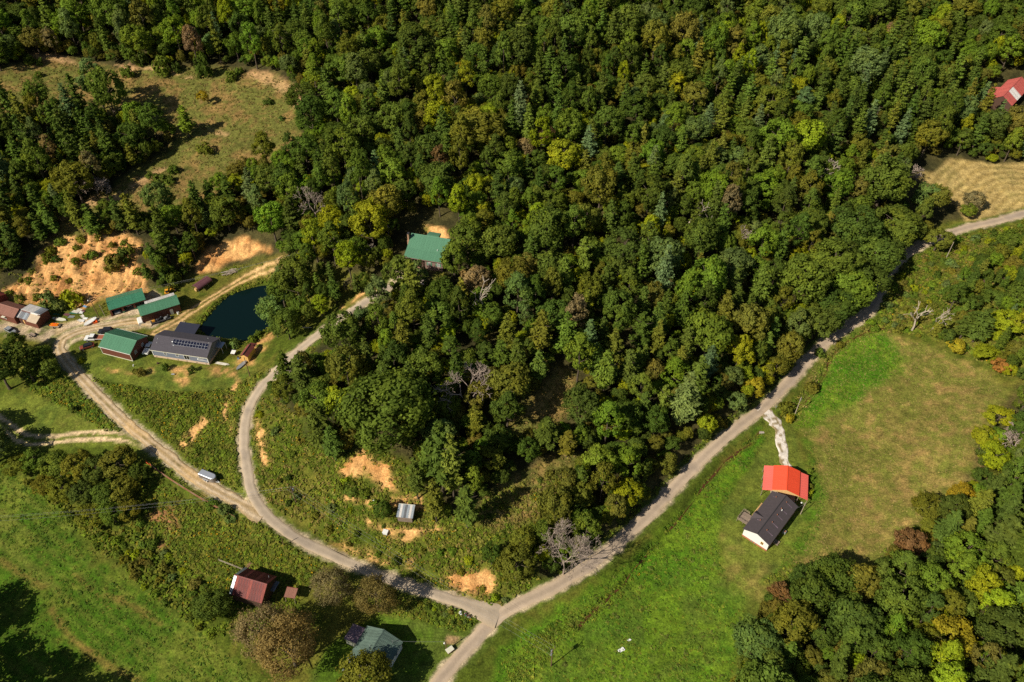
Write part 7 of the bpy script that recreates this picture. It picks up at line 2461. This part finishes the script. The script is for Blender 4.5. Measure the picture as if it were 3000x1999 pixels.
# ------------------------------------------------------------------ red carport
r = R['carport']
L_, W_ = r.L, r.W
t = at_rect(r, "red_carport", "bright red-roofed carport with paler side lean-tos next to the white house", "carport")
he, hr = 3.9, 5.2
sl = (hr - he) / (W_ / 2)
top = MB().prism([(-.2, hr - sl * .2 + .05), (.2, hr - sl * .2 + .05), (0, hr + .07)], -L_ / 2, L_ / 2).build("roof", MT['orange_red'], t)
slope_sheets(top, MT['orange_red'], (L_ / 2, W_ / 2, he), (-L_ / 2, W_ / 2, he), W_ / 2, hr - he, .95)
slope_sheets(top, MT['orange_red'], (-L_ / 2, -W_ / 2, he), (L_ / 2, -W_ / 2, he), W_ / 2, hr - he, .95)
l1 = MB().box(-L_ / 2, L_ / 2, W_ / 2 - .05, W_ / 2, he - .4, he - .28).build("lean_to", MT['pink_red'], t)
slope_sheets(l1, MT['pink_red'], (L_ / 2, W_ / 2 + 2.5, 2.9), (-L_ / 2, W_ / 2 + 2.5, 2.9), 2.55, .72, .95)
l2 = MB().box(-L_ / 2, L_ / 2, -W_ / 2, -W_ / 2 + .05, he - .4, he - .28).build("lean_to", MT['pink_red'], t)
slope_sheets(l2, MT['pink_red'], (-L_ / 2, -W_ / 2 - 2.5, 2.9), (L_ / 2, -W_ / 2 - 2.5, 2.9), 2.55, .72, .95)
for x in np.linspace(-L_ / 2 + .15, L_ / 2 - .15, 4):
    for y, h in ((W_ / 2 + 2.4, 2.9), (W_ / 2 - .12, he - .05), (-W_ / 2 + .12, he - .05), (-W_ / 2 - 2.4, 2.9)):
        MB().box(x - .07, x + .07, y - .07, y + .07, -.4, h).build("post", MT['wood'], t)
for x in (-L_ / 2 + .05, L_ / 2 - .05):
    MB().prism([(-W_ / 2, he - .3), (W_ / 2, he - .3), (W_ / 2, he - .08), (0, hr - .1), (-W_ / 2, he - .08)], x - .03, x + .03).build("gable_truss", MT['new_wood'], t)
MB().box(-L_ / 2 + .4, L_ / 2 - .4, -W_ / 2 + .3, W_ / 2 - .3, -.3, .06).build("floor_slab", MT['tan_sheet'], t)
for k, (x, y, a, mt, lb) in enumerate(((-L_ / 2 + 1.2, .8, .7, 'dark', 'dark crate stored under the red carport'), (-L_ / 2 + 1.0, -1.5, .9, 'new_wood', 'pale wooden crate stored under the red carport'))):
    u_ = thing("crate", lb, "crate", rect_pt(r, x, y, .06), r.rot + .3 * k)
    MB().box(-a / 2, a / 2, -a / 2, a / 2, 0, .7).build("crate_body", MT[mt], u_)
    MB().box(-a / 2 - .03, a / 2 + .03, -a / 2 - .03, a / 2 + .03, .7, .76).build("lid", MT['wood'], u_)
t = thing("culvert_cap", "pale concrete culvert end beside the start of the stone drive", "culvert", gp(2231, 1270))
MB().box(-.7, .7, -.3, .3, -.4, .55).build("headwall", MT['concrete'], t)
MB().bar((0, -.5, .15), (0, .5, .15), .28, n=12).build("pipe", MT['galv'], t)
t = thing("mailbox", "small grey mailbox on a post where the stone drive meets the road", "mailbox", gp(2272, 1199), .6)
MB().box(-.05, .05, -.05, .05, -.3, 1.1).build("post", MT['wood'], t)
MB().prism([(-.12, 1.1), (.12, 1.1), (.12, 1.25), (.07, 1.34), (-.07, 1.34), (-.12, 1.25)], -.26, .26).build("box", MT['galv'], t)
for k, (u, v, s, lb) in enumerate(((1820, 1906, 1.0, 'larger crumpled white plastic sheet lying in the meadow grass'), (1843, 1877, .55, 'smaller white plastic scrap lying in the meadow grass'))):
    t = thing("plastic_sheet", lb, "litter", gp(u, v), .5)
    n = 7
    b = MB()
    b.v = [((i - 3) * .3 * s + rj2.uniform(-.1, .1), (j - 2) * .22 * s + rj2.uniform(-.1, .1), .15 + rj2.uniform(0, .25)) for j in range(5) for i in range(n)]
    b.f = [(j * n + i, j * n + i + 1, (j + 1) * n + i + 1, (j + 1) * n + i) for j in range(4) for i in range(n - 1) if (i + j * 3) % 7]
    b.build("folds", MT['white'], t)

# ------------------------------------------------------------------ poles and power lines
TOPS = {}


def pole(key, u, v, h, label, mat='pole', arm=0.0, armrot=0.0, cans=0, lamp=None, r=.15, name="utility_pole", pos=None, lean=(0, 0)):
    p = np.array(gp(u, v)) if pos is None else np.array(pos)
    t = thing(name, label, "pole", p)
    tx, ty = lean
    MB().bar((0, 0, -.5), (tx, ty, h), r, r * .62, 8).build("shaft", MT[mat], t)
    ca, sa_ = math.cos(armrot), math.sin(armrot)
    ends = []
    if arm:
        z = h - .45
        MB().bar((tx - ca * arm / 2, ty - sa_ * arm / 2, z), (tx + ca * arm / 2, ty + sa_ * arm / 2, z), .07).build("crossarm", MT[mat], t)
        for k in (-.47, 0, .47):
            c = (tx + ca * arm * k, ty + sa_ * arm * k)
            MB().bar((c[0], c[1], z if k else h - .02), (c[0], c[1], (z if k else h - .02) + .28), .05).build("insulator", MT['galv'], t)
            ends.append(p + np.array([c[0], c[1], (z if k else h - .02) + .28]))
    else:
        ends = [p + np.array([tx, ty, h - .1 - .35 * k]) for k in range(3)]
    for k in range(cans):
        a = armrot + .9 + k * 2.2
        MB().bar((.36 * math.cos(a), .36 * math.sin(a), h - 1.9), (.36 * math.cos(a), .36 * math.sin(a), h - 1.0), .24, n=12).build("transformer", MT['cargrey'], t)
    if lamp:
        x, y = lamp
        l_ = MB().bar((tx, ty, h - .6), (tx + x, ty + y, h - .3), .04).build("lamp_arm", MT['galv'], t)
        MB().bar((tx + x, ty + y, h - .55), (tx + x, ty + y, h - .28), .24, .12, 10).build("lamp_head", MT['white'], l_)
    TOPS[key] = ends


pole('meadow', 1614.5, 1951.6, 8.4, "utility pole with crossarm and grey transformers standing in the lush meadow", arm=2.4, armrot=.95, cans=2)
pole('field', 2329, 1214, 8.0, "pale utility pole with a white transformer beside the lush grass patch", 'pale_pole', cans=1)
pole('house', 2345, 1507, 5.6, "pale lamp pole behind the red carport and white house", 'pale_pole', lamp=(-.9, .3), name="lamp_pole", r=.12)
pole('far', 2772, 756, 7.4, "bleached utility pole standing in scrub beside the upper valley road", 'pale_pole')
pole('yard', 289.6, 928, 7.8, "dark utility pole with a lamp between the junk heap and the open shed", arm=1.6, armrot=2.2, lamp=(-.7, -.2), lean=(-.25, 0))
pole('meter', 308, 926, 5.0, "thin pale meter post beside the dark utility pole in the yard", 'pale_pole', name="meter_post", r=.1, lean=(-.4, .2))
pole('shed', 732.7, 1103, 8.3, "tall utility pole below the tan shed above the hill road", arm=0, cans=0)
pole('spur', 868.6, 1473, 6.9, "utility pole with crossarm and transformer on the weedy bank above the road bend", arm=2.0, armrot=.6, cans=1, lean=(-.3, 0))
pole('low', 1308, 1905, 4.6, "short brown meter pole beside the cream well box", name="meter_post", r=.13, lamp=(-.3, -.2))
pole('lane', 832, 1600, 3.7, "short leaning wooden pole at the roadside above the rusty barn", name="road_post", r=.12)
pole('cabin', 1142, 712, 7.5, "utility pole with a pale transformer among the trees beside the cabin", 'pale_pole', cans=1)
pw = ground(0, 1560)
pole('west', 0, 0, 8.0, "utility pole carrying three wires over the west meadow", pos=(pw[0] - 22, pw[1] - 3, float(hgt(pw[0] - 22, pw[1] - 3))), arm=2.0, armrot=1.6)
M_WIRE = simple_mat("aluminium_wire", (150, 150, 150), .5, .05, 1, metallic=.3)


def wire(a, b, sag, label, group, rad=.013):
    n = 22
    P = [a + (b - a) * f - np.array([0, 0, sag * 4 * f * (1 - f)]) for f in np.linspace(0, 1, n)]
    V, F = tube_arrays([(P[i], P[i + 1], rad, rad) for i in range(n - 1)], 4)
    o = link("power_line", mesh_arrays("power_line", V, F), None, M_WIRE)
    tag(o, label, "wire", group)


for k in range(3):
    wire(TOPS['spur'][k], TOPS['meadow'][k], 1.6, "one of three thin wires from the road-bend pole to the meadow pole", "wires over the spur")
    wire(TOPS['spur'][k], TOPS['west'][k], 2.2, "one of three thin wires crossing the west meadow to the road-bend pole", "wires over the west meadow")
    wire(TOPS['yard'][k], TOPS['cabin'][k], 2.4, "one of three thin wires from the yard pole over the pond to the cabin pole", "wires over the farm yard")
wire(TOPS['low'][0], HOUSE_MAST, .3, "pale service cable from the short meter pole to the old farmhouse", "service cable", .022)
wire(TOPS['house'][1], np.array(rect_pt(WR, WL_ * .45, -WW_ / 2, 3.2)), .2, "thin cable from the lamp pole to the white house", "house cable")
